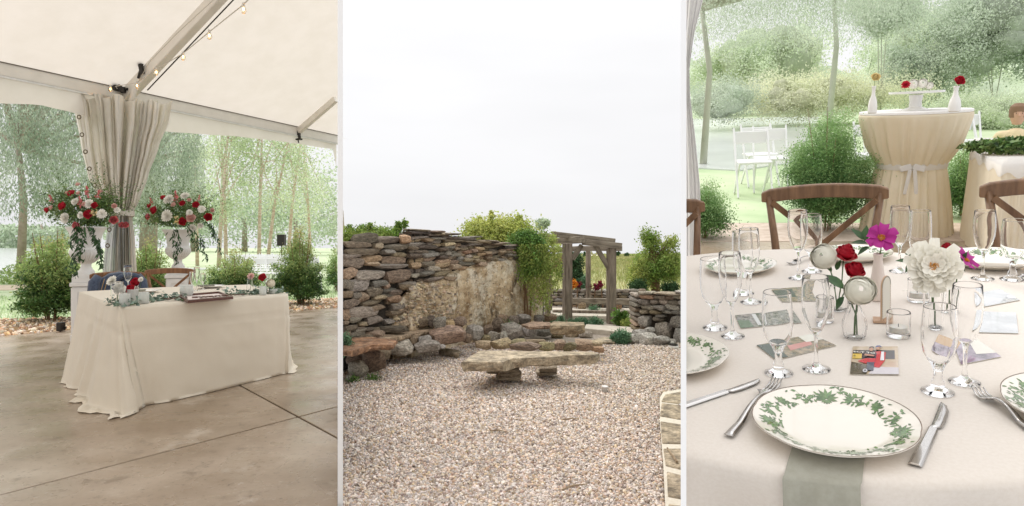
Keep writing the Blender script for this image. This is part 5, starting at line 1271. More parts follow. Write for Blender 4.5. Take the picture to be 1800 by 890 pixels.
rocks(led, [(607, 636, 640, 664, 9.1, m_gys, bo), (603, 660, 615, 677, 8.9, m_gys, bo), (636, 617, 676, 657, 9.4, m_brs, bo), (603, 624, 642, 646, 9.6, m_brs, bl), (678, 600, 725, 627, 10.1, m_gys, bo), (714, 589, 735, 607, 10.4, m_brs, bo), (736, 590, 757, 609, 10.4, m_pls, bl), (726, 601, 772, 622, 10.2, m_gys, bo), (752, 577, 816, 608, 10.6, m_brs, bo), (731, 559, 752, 577, 10.9, m_brs, bo), (750, 556, 766, 577, 11.0, m_dks, bo), (762, 558, 783, 579, 10.8, m_gys, bl), (780, 564, 799, 580, 11.0, m_tns, bo), (796, 558, 819, 577, 11.1, m_brs, bo), (812, 587, 830, 604, 10.9, m_brs, bo), (603.5, 590, 650, 608, 9.9, m_brs, sb), (642, 574, 712, 585, 10.35, m_dks, sb), (636, 582, 672, 595, 10.1, m_dks, sb), (672, 593, 716, 604, 10.5, m_dks, sb), (655, 612, 684, 634, 9.9, m_brs, bo), (603.5, 608, 640, 622, 10.0, m_dks, sb), (771, 606, 783, 614, 10.3, m_pls, bo), (818, 572, 850, 600, 11.6, m_gys, bo), (700, 604, 740, 616, 10.5, m_dks, sb)])
def slabpoly(name, pts_px, ztop, th, m, parent, rough_=.012, M=None):
    """a flat slab: outline on the plane z = ztop, real thickness, chipped edge"""
    pl = [G(u, v, ztop) for u, v in pts_px]; ring = []
    for i, a in enumerate(pl):
        b = pl[(i + 1) % len(pl)]; k_ = max(1, int((b - a).length / .07))
        for j in range(k_): ring.append(a.lerp(b, j / k_))
    cen_ = sum(ring, Vector()) / len(ring); rows = []
    for (zz_, sh, jt) in ((0, .02, .004), (-.006, 0, .008), (-.3 * th, -.008, .022), (-.55 * th, -.002, .02), (-.85 * th, .015, .02), (-th, .05, .01)):
        row_ = []
        for i, p in enumerate(ring):
            o_ = (p - cen_).normalized(); jj = mnoise.noise(Vector((i * .45, zz_ * 25, 5))) * jt * 2.2; row_.append(p - o_ * (sh + jj) + Vector((0, 0, zz_ + (mnoise.noise(Vector((i * .3, zz_ * 9, 9))) * .02 if zz_ < -.01 else 0))))
        rows.append(row_)
    mb = MB(); mb.grid(rows, closed=True); mb.add(rows[0], [tuple(range(len(ring)))]); mb.add(rows[-1], [tuple(range(len(ring)))[::-1]])
    return ob(name, mb, m, parent=parent, M=M)
slabpoly('flat_slab', [(603, 607), (612, 594), (655, 592), (698, 597), (690, 606), (655, 606), (617, 617), (603, 616)], -.23, .09, m_ors, led)
slabpoly('plank_stone', [(664, 590), (690, 581), (762, 574), (760, 580), (700, 592), (668, 594)], -.28, .075, m_brs, led)
slabpoly('flat_block', [(771, 614), (776, 610), (809, 616), (806, 621)], -.64, .10, m_snd, led)
pile = thing('rock_pile', 'tumbled pile of grey rocks between the plaster wall and the pergola', 'rocks', Matrix.Identity(4))
rocks(pile, [(849, 572, 867, 590, 12.2, m_brs, bo), (864, 560, 885, 586, 12.3, m_brs, bo), (858, 584, 881, 600, 11.9, m_gys, bo), (882, 568, 917, 600, 12.0, m_gys, bl), (878, 584, 893, 605, 11.8, m_gys, bo), (893, 556, 912, 574, 12.6, m_dks, bo), (876, 553, 896, 570, 12.7, m_tns, bo), (908, 553, 933, 571, 12.9, m_gys, bo), (938, 554, 957, 567, 13.3, m_gys, bo), (919, 575, 945, 593, 12.6, m_pls, bo), (942, 575, 970, 592, 12.7, m_gys, bl), (969, 583, 991, 597, 12.9, m_mos, bo), (1019, 584, 1042, 597, 13.0, m_gys, bo), (995, 586, 1018, 596, 13.1, m_mos, bo), (956, 552, 979, 566, 13.8, m_tns, bo), (845, 590, 862, 604, 11.7, m_mos, bo), (905, 590, 922, 600, 12.2, m_gys, bo)])
slabpoly('flat_slab', [(918, 570), (935, 565), (966, 566), (968, 572), (930, 574)], -.34, .07, m_brs, pile)
slabpoly('squared_block', [(967, 569), (972, 565), (1026, 566.5), (1027, 571), (1014, 573), (968, 572)], -.30, .17, m_brs, pile)
pit = thing('fire_pit', 'low ring of mossy rocks right behind the stone bench', 'fire pit', Matrix.Identity(4))
rocks(pit, [(897, 603, 951, 618, 9.9, m_tns, bo), (862, 598, 898, 616, 10.6, m_mos, bo), (836, 600, 862, 615, 10.8, m_tns, bl), (948, 602, 974, 618, 10.2, m_mos, bl), (972, 599, 996, 617, 10.3, m_tns, bo), (992, 603, 1014, 618, 10.3, m_mos, bl), (1012, 600, 1043, 618, 10.4, m_tns, sb), (925, 598, 960, 606, 11.2, m_mos, sb), (895, 597, 925, 610, 11.0, m_mos, bo), (1035, 600, 1060, 612, 10.9, m_tns, sb), (1040, 610, 1063, 620, 10.4, m_tns, sb)])
slabpoly('flat_slab', [(1045, 596), (1060, 592), (1083, 594), (1080, 600), (1052, 601)], -.68, .06, m_snd, pile)
# stone bench
bench = thing('stone_bench', 'long low bench of one rough sandstone slab on stacked stones', 'bench', Matrix.Identity(4))
slabpoly('seat_slab', [(811, 636), (822, 629), (842, 616.5), (880, 616), (930, 617), (985, 617.5), (1043, 618.5), (1053, 621.5), (1046, 624.5), (1000, 624.5), (968, 627.5), (930, 628.5), (903, 630), (884, 636.5), (850, 636), (822, 635.5)], -.33, .135, m_snd, bench)
def bsup(u0, v0, u1, v1, d):
    a = P(u0, v1, d); b = P(u1, v0, d); sx, sz = b.x - a.x, b.z - a.z; c = (a + b) / 2; c.y += .15
    o = bpy.data.objects.new('support_stone', rockmesh('slab', rnd.randrange(12), m_snd)); link(o, bench, Matrix.Translation(c) @ Matrix.Diagonal((sx, .34, sz * 1.1, 1)))
for s in ((877, 649, 913, 656, 8.75), (874, 655, 917, 663.5, 8.75), (870, 662.5, 916, 670.5, 8.7), (948, 645, 982, 655, 9.0), (942, 654, 980, 661.5, 9.05), (853, 652, 878, 659, 8.9)): bsup(*s)
# right hand wall
def Dr(u): return np.interp(u, [1110, 1122, 1200, 1210], [13.1, 13.0, 12.3, 12.2])
rw = thing('stone_wall', 'low dry stone wall end at the right with large upright stones', 'wall', Matrix.Identity(4))
mb = MB(); c0 = P(1124, 425, 13.15); c1_ = P(1199, 425, 12.5)
zt_ = CAMZ + (V0 - 519) / F * 12.9
mb.prism([(c0.x, c0.y), (c1_.x, c1_.y), (c1_.x, c1_.y + .6), (c0.x, c0.y + .6)], GZ - .1, zt_); ob('wall_core', mb, m_core, parent=rw)
v = 513; row = 0
big = [(1151, 566, 1176, 600, m_gys), (1121, 555, 1140, 575, m_gys), (1178, 555, 1199, 577, m_gys), (1184, 577, 1200, 610, m_pls), (1122, 512, 1147, 519, m_gys), (1145, 514, 1200, 520, m_dks), (1186, 510, 1201, 516, m_pls)]
for (a, b, c, d, m) in big: ws(a, b, c, d, m, kind='block', depth=.35, proud=.06, par=rw, Df=Dr)
v = 519
while v < 603:
    h_ = rnd.uniform(5.5, 9.5); u = 1121 + rnd.uniform(0, 3)
    while u < 1198:
        wd = rnd.uniform(12, 28); u2 = min(u + wd, 1200)
        if not any(a - 4 < (u + u2) / 2 < c + 4 and b - 2 < v + h_ / 2 < d + 2 for (a, b, c, d, m) in big[:4]):
            ws(u - .3, v - .3 + rnd.uniform(-1, .8), u2 + .3, v + h_ + .6 + rnd.uniform(-1.2, .6), rnd.choice([m_dks, m_gys, m_tns, m_dks, m_gys]), kind='slab' if wd > 1.6 * h_ else 'block', depth=.3, proud=rnd.uniform(-.03, .08), par=rw, Df=Dr, tilt=rnd.uniform(-.09, .09))
        u = u2 + rnd.uniform(0, .8)
    v += h_
for k_ in range(9):                                     # stones of the end face
    o = bpy.data.objects.new('stone', rockmesh('block', rnd.randrange(12), rnd.choice([m_dks, m_gys, m_tns]))); link(o, rw, Matrix.Translation((c0.x - .02, 13.15 + .3, GZ + .06 + k_ * .1)) @ Matrix.Diagonal((.16, .7, .11, 1)))
rr = thing('rock_group', 'white weathered rocks at the foot of the right stone wall', 'rocks', Matrix.Identity(4))
rocks(rr, [(1101, 588, 1130, 608, 12.2, m_pls, bo), (1113, 580, 1140, 598, 12.5, m_pls, bo), (1125, 586, 1158, 609, 12.1, m_pls, bo), (1150, 592, 1180, 611, 12.0, m_pls, bo), (1134, 576, 1153, 592, 12.6, m_pls, bo), (1160, 596, 1190, 610, 12.2, m_pls, bo), (1178, 601, 1186, 611, 12.0, m_pls, bo)])
c = G(1184, 612, GZ); t = thing('ground_light', 'small white and black path light at the right wall foot', 'light fixture', T(c)); ob('housing', MB().lathe([(.0001, 0), (.09, 0), (.09, .05), (.0001, .05)], 20), m_white, parent=t); ob('lens_cap', MB().lathe([(.0001, .051), (.085, .051), (.07, .08), (.0001, .085)], 20), m_dark, parent=t)
c = G(1063, 690, GZ); t = thing('ground_stake', 'small clear plastic marker standing in the gravel right of the bench', 'marker', T(c)); ob('marker_body', MB().lathe([(.0001, 0), (.04, 0), (.04, .07), (.0001, .07)], 16), mat('marker_plastic', (.55, .53, .5), rough=.3, alpha=.5), parent=t); ob('marker_cap', MB().lathe([(.0001, .071), (.042, .071), (.042, .085), (.0001, .085)], 16), m_wch, parent=t)
# low wall behind
def Db(u): return np.interp(u, [960, 1125], [19.5, 18.6])
lw = thing('stone_wall', 'low grey stone wall running behind the pergola below the meadow', 'wall', Matrix.Identity(4))
a_, b_ = P(962, 425, 19.6), P(1126, 425, 18.8); ob('wall_core', MB().prism([(a_.x, a_.y), (b_.x, b_.y), (b_.x, b_.y + .5), (a_.x, a_.y + .5)], GZ - .1, CAMZ + (V0 - 513) / F * 19.2), m_core, parent=lw)
v = 508.5
while v < 548:
    h_ = rnd.uniform(4, 7); u = 962.0
    while u < 1124:
        wd = rnd.uniform(7, 20); ws(u, v - .2, u + wd, v + h_ + .4, rnd.choice([m_gys, m_pls, m_gys, m_dks, m_tns]), kind='block', depth=.28, proud=rnd.uniform(0, .05), par=lw, Df=Db); u += wd + .3
    v += h_
# pergola
pg = thing('pergola', 'weathered grey timber pergola with heavy posts and corner braces', 'pergola', Matrix.Identity(4))
def post(u0, u1, vt, vb, d):
    w_ = (u1 - u0) / F * d; a = P((u0 + u1) / 2, vb, d + w_ / 2); b = P((u0 + u1) / 2, vt, d + w_ / 2)
    ob('post', MB().box((a.x, a.y, (a.z + b.z) / 2), (w_ * .92, w_ * .92, b.z - a.z), Matrix.Rotation(.3, 3, 'Z')), m_timb, parent=pg, bev=.012)
post(989.5, 1005, 428, 569, 15.3); post(1067, 1082, 436, 569, 15.2); post(958, 970, 470, 556, 17.0); post(1030, 1038, 440, 556, 18.3)
def beam(a, b, w_, h_, name='beam', m=None):
    A_, B_ = P(*a), P(*b); L_ = (B_ - A_).length
    x = (B_ - A_).normalized(); y = Vector((0, 0, 1)).cross(x).normalized(); z = x.cross(y); R = Matrix((x, y, z)).transposed().to_4x4()
    ob(name, MB().box((0, 0, 0), (L_, w_, h_)), m or m_timh, parent=pg, M=Matrix.Translation((A_ + B_) / 2) @ R, bev=.01)
beam((957, 426, 16.9), (1024, 421.5, 15.1), .14, .165); beam((1023, 425.5, 15.25), (1093, 433, 15.2), .13, .15); beam((970, 411.5, 15.6), (1081, 424.5, 15.75), .10, .14); beam((950, 413, 16.3), (974, 418, 15.9), .12, .13); beam((1018, 437, 17.6), (1092, 437, 16.6), .12, .14); beam((968, 440, 17.2), (1018, 437, 17.7), .12, .14)
beam((1006, 456, 15.4), (1023, 431, 15.35), .09, .12, 'brace'); beam((1046, 431, 15.3), (1071, 473, 15.3), .09, .12, 'brace'); beam((968, 476, 17.0), (990, 450, 16.2), .08, .09, 'brace', m_wood)
for uu_ in (1040, 1049): ob('hanging_bulb', MB().lathe([(.0001, -.05), (.03, -.03), (.03, .01), (.012, .04), (.012, .07)], 10), m_bulb, parent=pg, M=Matrix.Translation(P(uu_, 446, 16)), smooth=True)
# terraces of timber and pale gravel behind the pergola
ter = tag(ob('terrace', MB().prism([gc(972, 553, -.6), gc(1130, 556, -.6), gc(1130, 541, -.6), gc(965, 540, -.6)], GZ - .1, -.62), m_path), kind='structure')
for (va, vb, ua, ub, d, m, lab) in ((525, 535, 1004, 1124, 17.6, m_timh, 'grey timber bench rail in front of the low wall'), (546, 552, 972, 1124, 16.6, MATS['weathered_timber'], 'dark timber step edge behind the pergola posts')):
    A_, B_ = P(ua, (va + vb) / 2 - 1, d), P(ub, (va + vb) / 2 + 1, d - .5); t = ob('timber_rail', MB().bar(A_, B_, .16, (vb - va) / F * d), m, bev=.01); tag(t, lab, 'timber')
for u in (1023, 1085): 
    o = bpy.data.objects.new('bench_stone', rockmesh('block', u % 12, m_tns)); link(o, None, Matrix.Translation(P(u, 540, 17.5)) @ Matrix.Diagonal((.22, .3, .3, 1))); tag(o, 'short tan support stone under the timber rail, ' + ('left' if u < 1050 else 'right') + ' one', 'stone')
kerb = ob('walkway', MB().prism([gc(1027, 577, -.64), gc(1030, 570, -.64), gc(1112, 575, -.64), gc(1130, 577, -.64), gc(1130, 586, -.64), gc(1100, 584, -.64)], GZ - .05, -.64), m_path, bev=.01); tag(kerb, kind='structure')
# ---- plants
m_lime = mat('lime_leaf', (.36, .44, .08), (.58, .60, .20), 1.2, 3, rough=.6, island=.35, trans=.4)
m_grn = mat('vine_green', (.07, .17, .03), (.20, .33, .07), 2, 3, rough=.6, island=.45, trans=.3)
m_grnL = mat('fresh_leaf', (.20, .32, .06), (.44, .48, .14), 1, 3, rough=.6, island=.4, trans=.4)
m_teal = mat('blue_green_leaf', (.10, .22, .12), (.22, .36, .20), 4, 3, rough=.6, island=.35, trans=.3)
m_dkg = mat('dark_conifer', (.035, .085, .03), (.08, .16, .055), 2, 3, rough=.7, island=.4, trans=.2)
def bush(name, label, u, v, ru, rv, d, m, n, size, cr=.12, cat='shrub', group=None, nc=60, asp=.5, ry=None, stem=True, uc=(U0, U1), zlo=None, gauss=False, droop=0):
    c = P(u, v, d); t = thing(name, label, cat, Matrix.Translation((c.x, c.y, GZ)), group); I = Matrix.Translation((-c.x, -c.y, -GZ))
    r = (ru / F * d, ry or ru / F * d * .7, rv / F * d); pts = bushy(n, c, r, nc, cr); pts = sector(pts, *uc)
    if zlo is not None: pts = pts[pts[:, 2] > zlo]
    leaves('foliage', pts, size, m, parent=t, M=I, aspect=asp, kind='stuff', droop=droop)
    if stem:
        mb = MB()
        for i in range(6 if ru / F * d > .12 else 1): mb.tube([(c.x + rnd.uniform(-.1, .1), c.y, GZ), (c.x + rnd.uniform(-.5, .5) * r[0], c.y, c.z - r[2] * .2), (c.x + rnd.uniform(-1, 1) * r[0] * .8, c.y + rnd.uniform(-.3, .3) * r[1], c.z + r[2] * rnd.uniform(.2, .9))], [.02, .014, .005], 5)
        ob('stems', mb, m_cane, parent=t, M=I)
    return t
bush('shrub', 'yellow green bush rising behind the top of the ruined wall', 880, 416, 74, 28, 15.0, m_lime, 20000, .07, .24, nc=130, zlo=.9)
for i, (uu_, vv, w_) in enumerate([(842, 388, 9), (864, 385, 8), (879, 392, 7), (912, 388, 11), (828, 399, 8)]):
    bush('young_shoot', ['leafy shoot on the left of the yellow green bush', 'tallest thin shoot above the yellow green bush', 'short shoot in the middle of the yellow green bush', 'wide leafy shoot at the right of the yellow green bush', 'low outer shoot at the left end of the yellow green bush'][i], uu_, vv, w_ * .6, 14, 15, m_lime, 420, .07, .05, cat='shoot', nc=14)
bush('shrub', 'feathery green hedge behind the left end of the ruined wall', 655, 416, 66, 13, 13.0, m_grnL, 9000, .06, .12, nc=80, zlo=1.0)
for i, (uu_, vv) in enumerate([(612, 402), (636, 402), (651, 398), (700, 397), (712, 396)]):
    bush('young_shoot', ['shoot leaning over the wall nearest the left divider', 'second leafy shoot above the left wall stones', 'third leafy shoot above the left wall stones', 'leafy shoot just left of the wall step', 'leafy shoot at the wall step'][i], uu_, vv, 5, 8, 13, m_grnL, 200, .06, .05, cat='shoot', nc=10)
vine = bush('climbing_vine', 'dense green vine spilling over the right end of the ruined wall', 925, 432, 34, 24, 13.6, m_grn, 13000, .055, .13, cat='vine', nc=70)
I = root_M[vine.name].inverted(); pts = bushy(1500, tuple(P(958, 424, 14.6)), (.42, .4, .18), 22, .09); leaves('creeping_leaves', pts, .055, m_grnL, parent=vine, M=I, aspect=.5, kind='stuff')
L = []; Dd = []
for k_ in range(70):
    u = rnd.uniform(912, 984); vb = 470 + rnd.uniform(0, 95) * math.sin(PI * (u - 905) / 90); a = P(u, 430, 13.35); b = P(u + rnd.uniform(-5, 5), vb, 13.25)
    for s in np.linspace(0, 1, int(14 + (vb - 430) * .9)): L.append(a.lerp(b, float(s)) + Vector((rnd.gauss(0, .035), rnd.gauss(0, .05), 0))); Dd.append((rnd.gauss(0, 1), rnd.gauss(0, .5), -1))
leaves('hanging_strands', np.array(L), .05, m_grnL, parent=vine, M=I, aspect=.5, kind='stuff', dirs=np.array(Dd))
pts = bushy(5200, tuple(P(938, 460, 13.5)), (.42, .3, .5), 40, .10); leaves('hanging_leaves', pts, .055, m_grn, parent=vine, M=I, aspect=.5, kind='stuff')
bush('shrub', 'dark green bush behind the pergola front post', 1003, 470, 22, 32, 19.5, m_dkg, 6000, .08, .16, nc=50)
bush('shrub', 'grey green shrub in the meadow edge behind the flower bed', 1020, 497, 13, 14, 21, m_teal, 2200, .08, .12)
tree('broadleaf_tree', 'small yellow green tree in the meadow at the right', P(1152, 425, 23).x, 23, GZ, ([(P(1153, 425, 23).x, 23, GZ), (P(1151, 425, 23).x, 23, .2), (P(1150, 425, 23).x, 23, .9)], [.18, .14, .08]),
     [(tuple(P(1150, 468, 23)), (1.12, .9, .62), 0, 5), (tuple(P(1128, 484, 22.8)), (.6, .6, .42), 0, 2), (tuple(P(1176, 470, 23)), (.55, .6, .6), 0, 2), (tuple(P(1148, 432, 23)), (.42, .4, .4), 0, 1), (tuple(P(1176, 432, 23)), (.3, .3, .3), 0, .6), (tuple(P(1137, 417, 23)), (.16, .2, .25), 0, .3)], m_grnL, m_cane, .085, 19000, (U0, U1), cr=.13, nc=150, asp=.55)
bush('shrub', 'dark green round shrub left of the small tree trunk', 1120, 504, 17, 10, 22, m_dkg, 2600, .08, .12, stem=False)
bush('shrub', 'dark green shrub at the foot of the small tree, right side', 1178, 507, 16, 8, 22, m_dkg, 2200, .08, .12, stem=False)
for i, (uu_, vv, r_) in enumerate([(1029, 448, 3.2), (1036, 449, 3.6), (1085, 447, 4), (1102, 449, 2.5)]):
    bush('far_cedar', ['tiny far cedar left in the pergola opening', 'tiny far cedar second from the left in the pergola opening', 'tiny far cedar right of the pergola post', 'smallest far cedar beside the small tree crown'][i], uu_, vv, r_, r_ * 1.5, 80, m_dkg, 300, .3, .15, cat='tree', stem=False, nc=12)
bush('broadleaf_tree', 'far grey green tree peeking over the bush at the wall', 953, 392, 12, 9, 40, m_far, 1400, .2, .2, cat='tree', nc=26)
m_ora = mat('orange_petal', (.80, .30, .02), rough=.7, island=.2, trans=.2); m_mar = mat('maroon_plume', (.16, .01, .03), (.30, .02, .05), 9, rough=.8, island=.3)
bush('orange_flowers', 'orange marigold flowers behind the pergola front post', 1007, 500, 6, 6, 18.3, m_ora, 500, .07, .06, cat='flowers', stem=True, nc=12)
for i, (uu_, vv, tl) in enumerate([(1017, 500, 0), (1035, 504, .2), (1048, 505, .4), (1055, 500, .7)]):
    bush('celosia_plume', ['leftmost maroon celosia plume beside the orange flowers', 'second maroon celosia plume above the low wall', 'third maroon celosia plume above the low wall', 'rightmost leaning maroon celosia plume above the low wall'][i], uu_, vv, 4 if i else 6, 6.5, 18.4, m_mar, 360, .06, .05, cat='flower', nc=10)
def lowplant(label, u, v, ru, rv, m, n, size, name='leafy_plant', z=GZ, d=None, cat='plant'):
    d = d or (CAMZ - z) * F / (v - V0); return bush(name, label, u, v - rv * .45, ru * 1.1, rv * 1.1, d, m, n, size * 1.1, cr=.075, cat=cat, stem=False, nc=18, zlo=z, asp=.3)
lowplant('blue green fern like plant beside the white rocks', 1090, 605, 17, 18, m_teal, 3600, .05)
lowplant('broad leaved plant at the foot of the right pergola post', 1090, 569, 12, 18, m_grn, 500, .13, d=14.8)
lowplant('low green plants with yellow flowers by the right wall', 1108, 574, 20, 8, m_grnL, 1800, .05, d=14.5)
lowplant('strip of green ground plants between the pergola posts', 1030, 571, 36, 8, m_teal, 3600, .05, d=14.9)
lowplant('tuft of green plants left of the pergola front post', 972, 566, 20, 8, m_teal, 1800, .05, d=14.3)
lowplant('pale green tuft on the terrace behind the pergola', 1042, 546, 12, 5, m_teal, 700, .05, d=16.9)
lowplant('blue juniper sprig poking in by the left divider, upper', 606, 610, 11, 18, m_teal, 900, .06, d=9.0)
lowplant('green weeds at the foot of the rock ledge', 686, 628, 10, 6, m_grn, 600, .04)
lowplant('small green weed by the big brown boulder', 806, 603, 7, 4, m_grn, 400, .04)
lowplant('tiny weed patch on the gravel left of the bench', 655, 669, 9, 2.4, m_grn, 400, .035)
lowplant('moss patch beside the leftmost grey boulder', 620, 672, 10, 3, m_grn, 400, .035)
lowplant('green sprig growing in the rock pile', 897, 572, 5, 4, m_grn, 200, .04, d=12.1)

# ================================================================ DIVIDERS between the places
def divider(u0, u1, label, z0, f_=2.6, zt=2.42, n_=.6):
    k0, k1 = (u0 - 900) / F, (u1 - 900) / F; w_ = (k1 - k0) * n_
    kc = (k0 + k1) / 2; sh = lambda y, s: (kc * y + s * w_ / 2, y)
    t = ob('divider_wall', MB().prism([sh(n_, -1), sh(n_, 1), sh(f_, 1), sh(f_, -1)], z0, zt), m_div); tag(t, label, 'divider'); return t
m_div = mat('divider_white', (.93, .93, .93), rough=.6)
divider(593.6, 602.8, 'tall thin white partition between the tent and the stone yard', GZ - .02, 5.2, 3.35, 3.0)
divider(1196.6, 1206.5, 'tall thin white partition between the stone yard and the round table', GZ - .02, 3.5, 2.7, .8)
# ================================================================ ROUND TABLE PLACE (right)
set_base(MR)
RW = (1206.5, 2400)
FZ = -.762                                     # ground below the table top, in that frame
m_tabc = mat('table_linen', (.80, .725, .64), (.84, .77, .69), 150, 3, rough=.85, bump=.3, bscale=420, bdist=.0008, sheen=.15, trans=.08)
m_linY = mat('cream_stretch_linen', (.85, .755, .585), (.88, .80, .65), 4, 3, rough=.8, trans=.3, bump=.15, bscale=40)
m_linW = mat('white_linen', (.90, .89, .88), rough=.8, trans=.45)
m_china = mat('china', (.84, .78, .68), rough=.08, coat=.8, spec=.6)
m_print = mat('green_floral_print', (.06, .13, .035), (.17, .27, .10), 90, 3, rough=.15, coat=.6, island=.3)
m_rimb = mat('plate_rim_line', (.16, .09, .05), rough=.3)
m_steel = mat('stainless_steel', (.62, .60, .58), rough=.17, metal=1)
m_napR = mat('sage_linen_napkin', (.34, .33, .265), (.38, .37, .305), 60, 3, rough=.95, bump=.4, bscale=500, bdist=.001, sheen=.3)
# table circle from its visible rim
pts = [RT(u, v) for u, v in ((1206, 790), (1300, 822), (1380, 843), (1500, 856), (1620, 848), (1700, 836), (1800, 812), (1400, 441), (1560, 437))]
Am = np.array([[2 * p.x, 2 * p.y, 1] for p in pts]); bb = np.array([p.x ** 2 + p.y ** 2 for p in pts]); sol = np.linalg.lstsq(Am, bb, rcond=None)[0]
TX, TY = sol[0], sol[1]; TR = math.sqrt(sol[2] + TX ** 2 + TY ** 2)
print('TABLE', TX, TY, TR)
cut = RT(1206.5, 700); 
def cut_mesh(o, Wm, fill=True):
    # keep what is on the round table's side of the divider
    nW = Vector((1, -(1206.4 - 900) / F, 0)).normalized()
    bm = bmesh.new(); bm.from_mesh(o.data); bm.transform(Wm)
    res = bmesh.ops.bisect_plane(bm, geom=bm.verts[:] + bm.edges[:] + bm.faces[:], plane_co=(0, 0, CAMZ), plane_no=nW, clear_inner=True); n_ = len(bm.verts)
    if n_ and fill: bmesh.ops.holes_fill(bm, edges=[e for e in res['geom_cut'] if isinstance(e, bmesh.types.BMEdge)])
    bm.transform(Wm.inverted()); bm.to_mesh(o.data); bm.free(); return n_
def cut_to_sector(root):
    for o in list(root.children):
        o.data = o.data.copy()
        if not cut_mesh(o, BASE @ root_M[root.name] @ o.matrix_basis): bpy.data.objects.remove(o)
def cutx(p, pad=.002):
    return tuple(p)
rows = []; n = 240
for (r_, z_) in [(.0, 0), (.3, 0), (.6, 0), (.9, 0), (.97, 0), (.99, -.001), (1.0, -.006), (1.005, -.014), (1.004, -.03), (.998, -.06), (.992, -.12), (.990, -.22), (.995, -.36), (1.01, -.55), (1.03, -.75)]:
    row = []
    for k_ in range(n):
        a = 2 * PI * k_ / n; f = max(0, -z_ - .015) / .74; am = .075 * min(1, f * 5) ; wv = am * (math.sin(a * 17 + .6 * math.sin(a * 3)) + .4 * math.sin(a * 29 + 1)) * .5
        R_ = TR * r_ + wv; row.append(cutx((TX + R_ * math.cos(a), TY + R_ * math.sin(a), z_)))
    rows.append(row)
o = ob('round_tablecloth', MB().grid(rows, closed=True), m_tabc, smooth=True); cut_mesh(o, BASE.copy(), False); tag(o, 'blush cream cloth over the big round dining table, falling in folds', 'tablecloth')
t = thing('round_table', 'big round dining table hidden under the blush cloth', 'table', T(TX, TY, FZ))
poly = []
for k_ in range(64):
    a = 2 * PI * k_ / 64; q = cutx((TX + TR * .985 * math.cos(a), TY + TR * .985 * math.sin(a), 0)); poly.append((q[0] - TX + .004, q[1] - TY))
ob('tabletop', MB().prism(poly, .73, .755), m_wood, parent=t)
cut_to_sector(t)
for a in (.5, -.6): ob('leg', MB().tube([(.45 * math.cos(a), .45 * math.sin(a), 0), (.42 * math.cos(a), .42 * math.sin(a), .73)], .02), m_dark, parent=t)

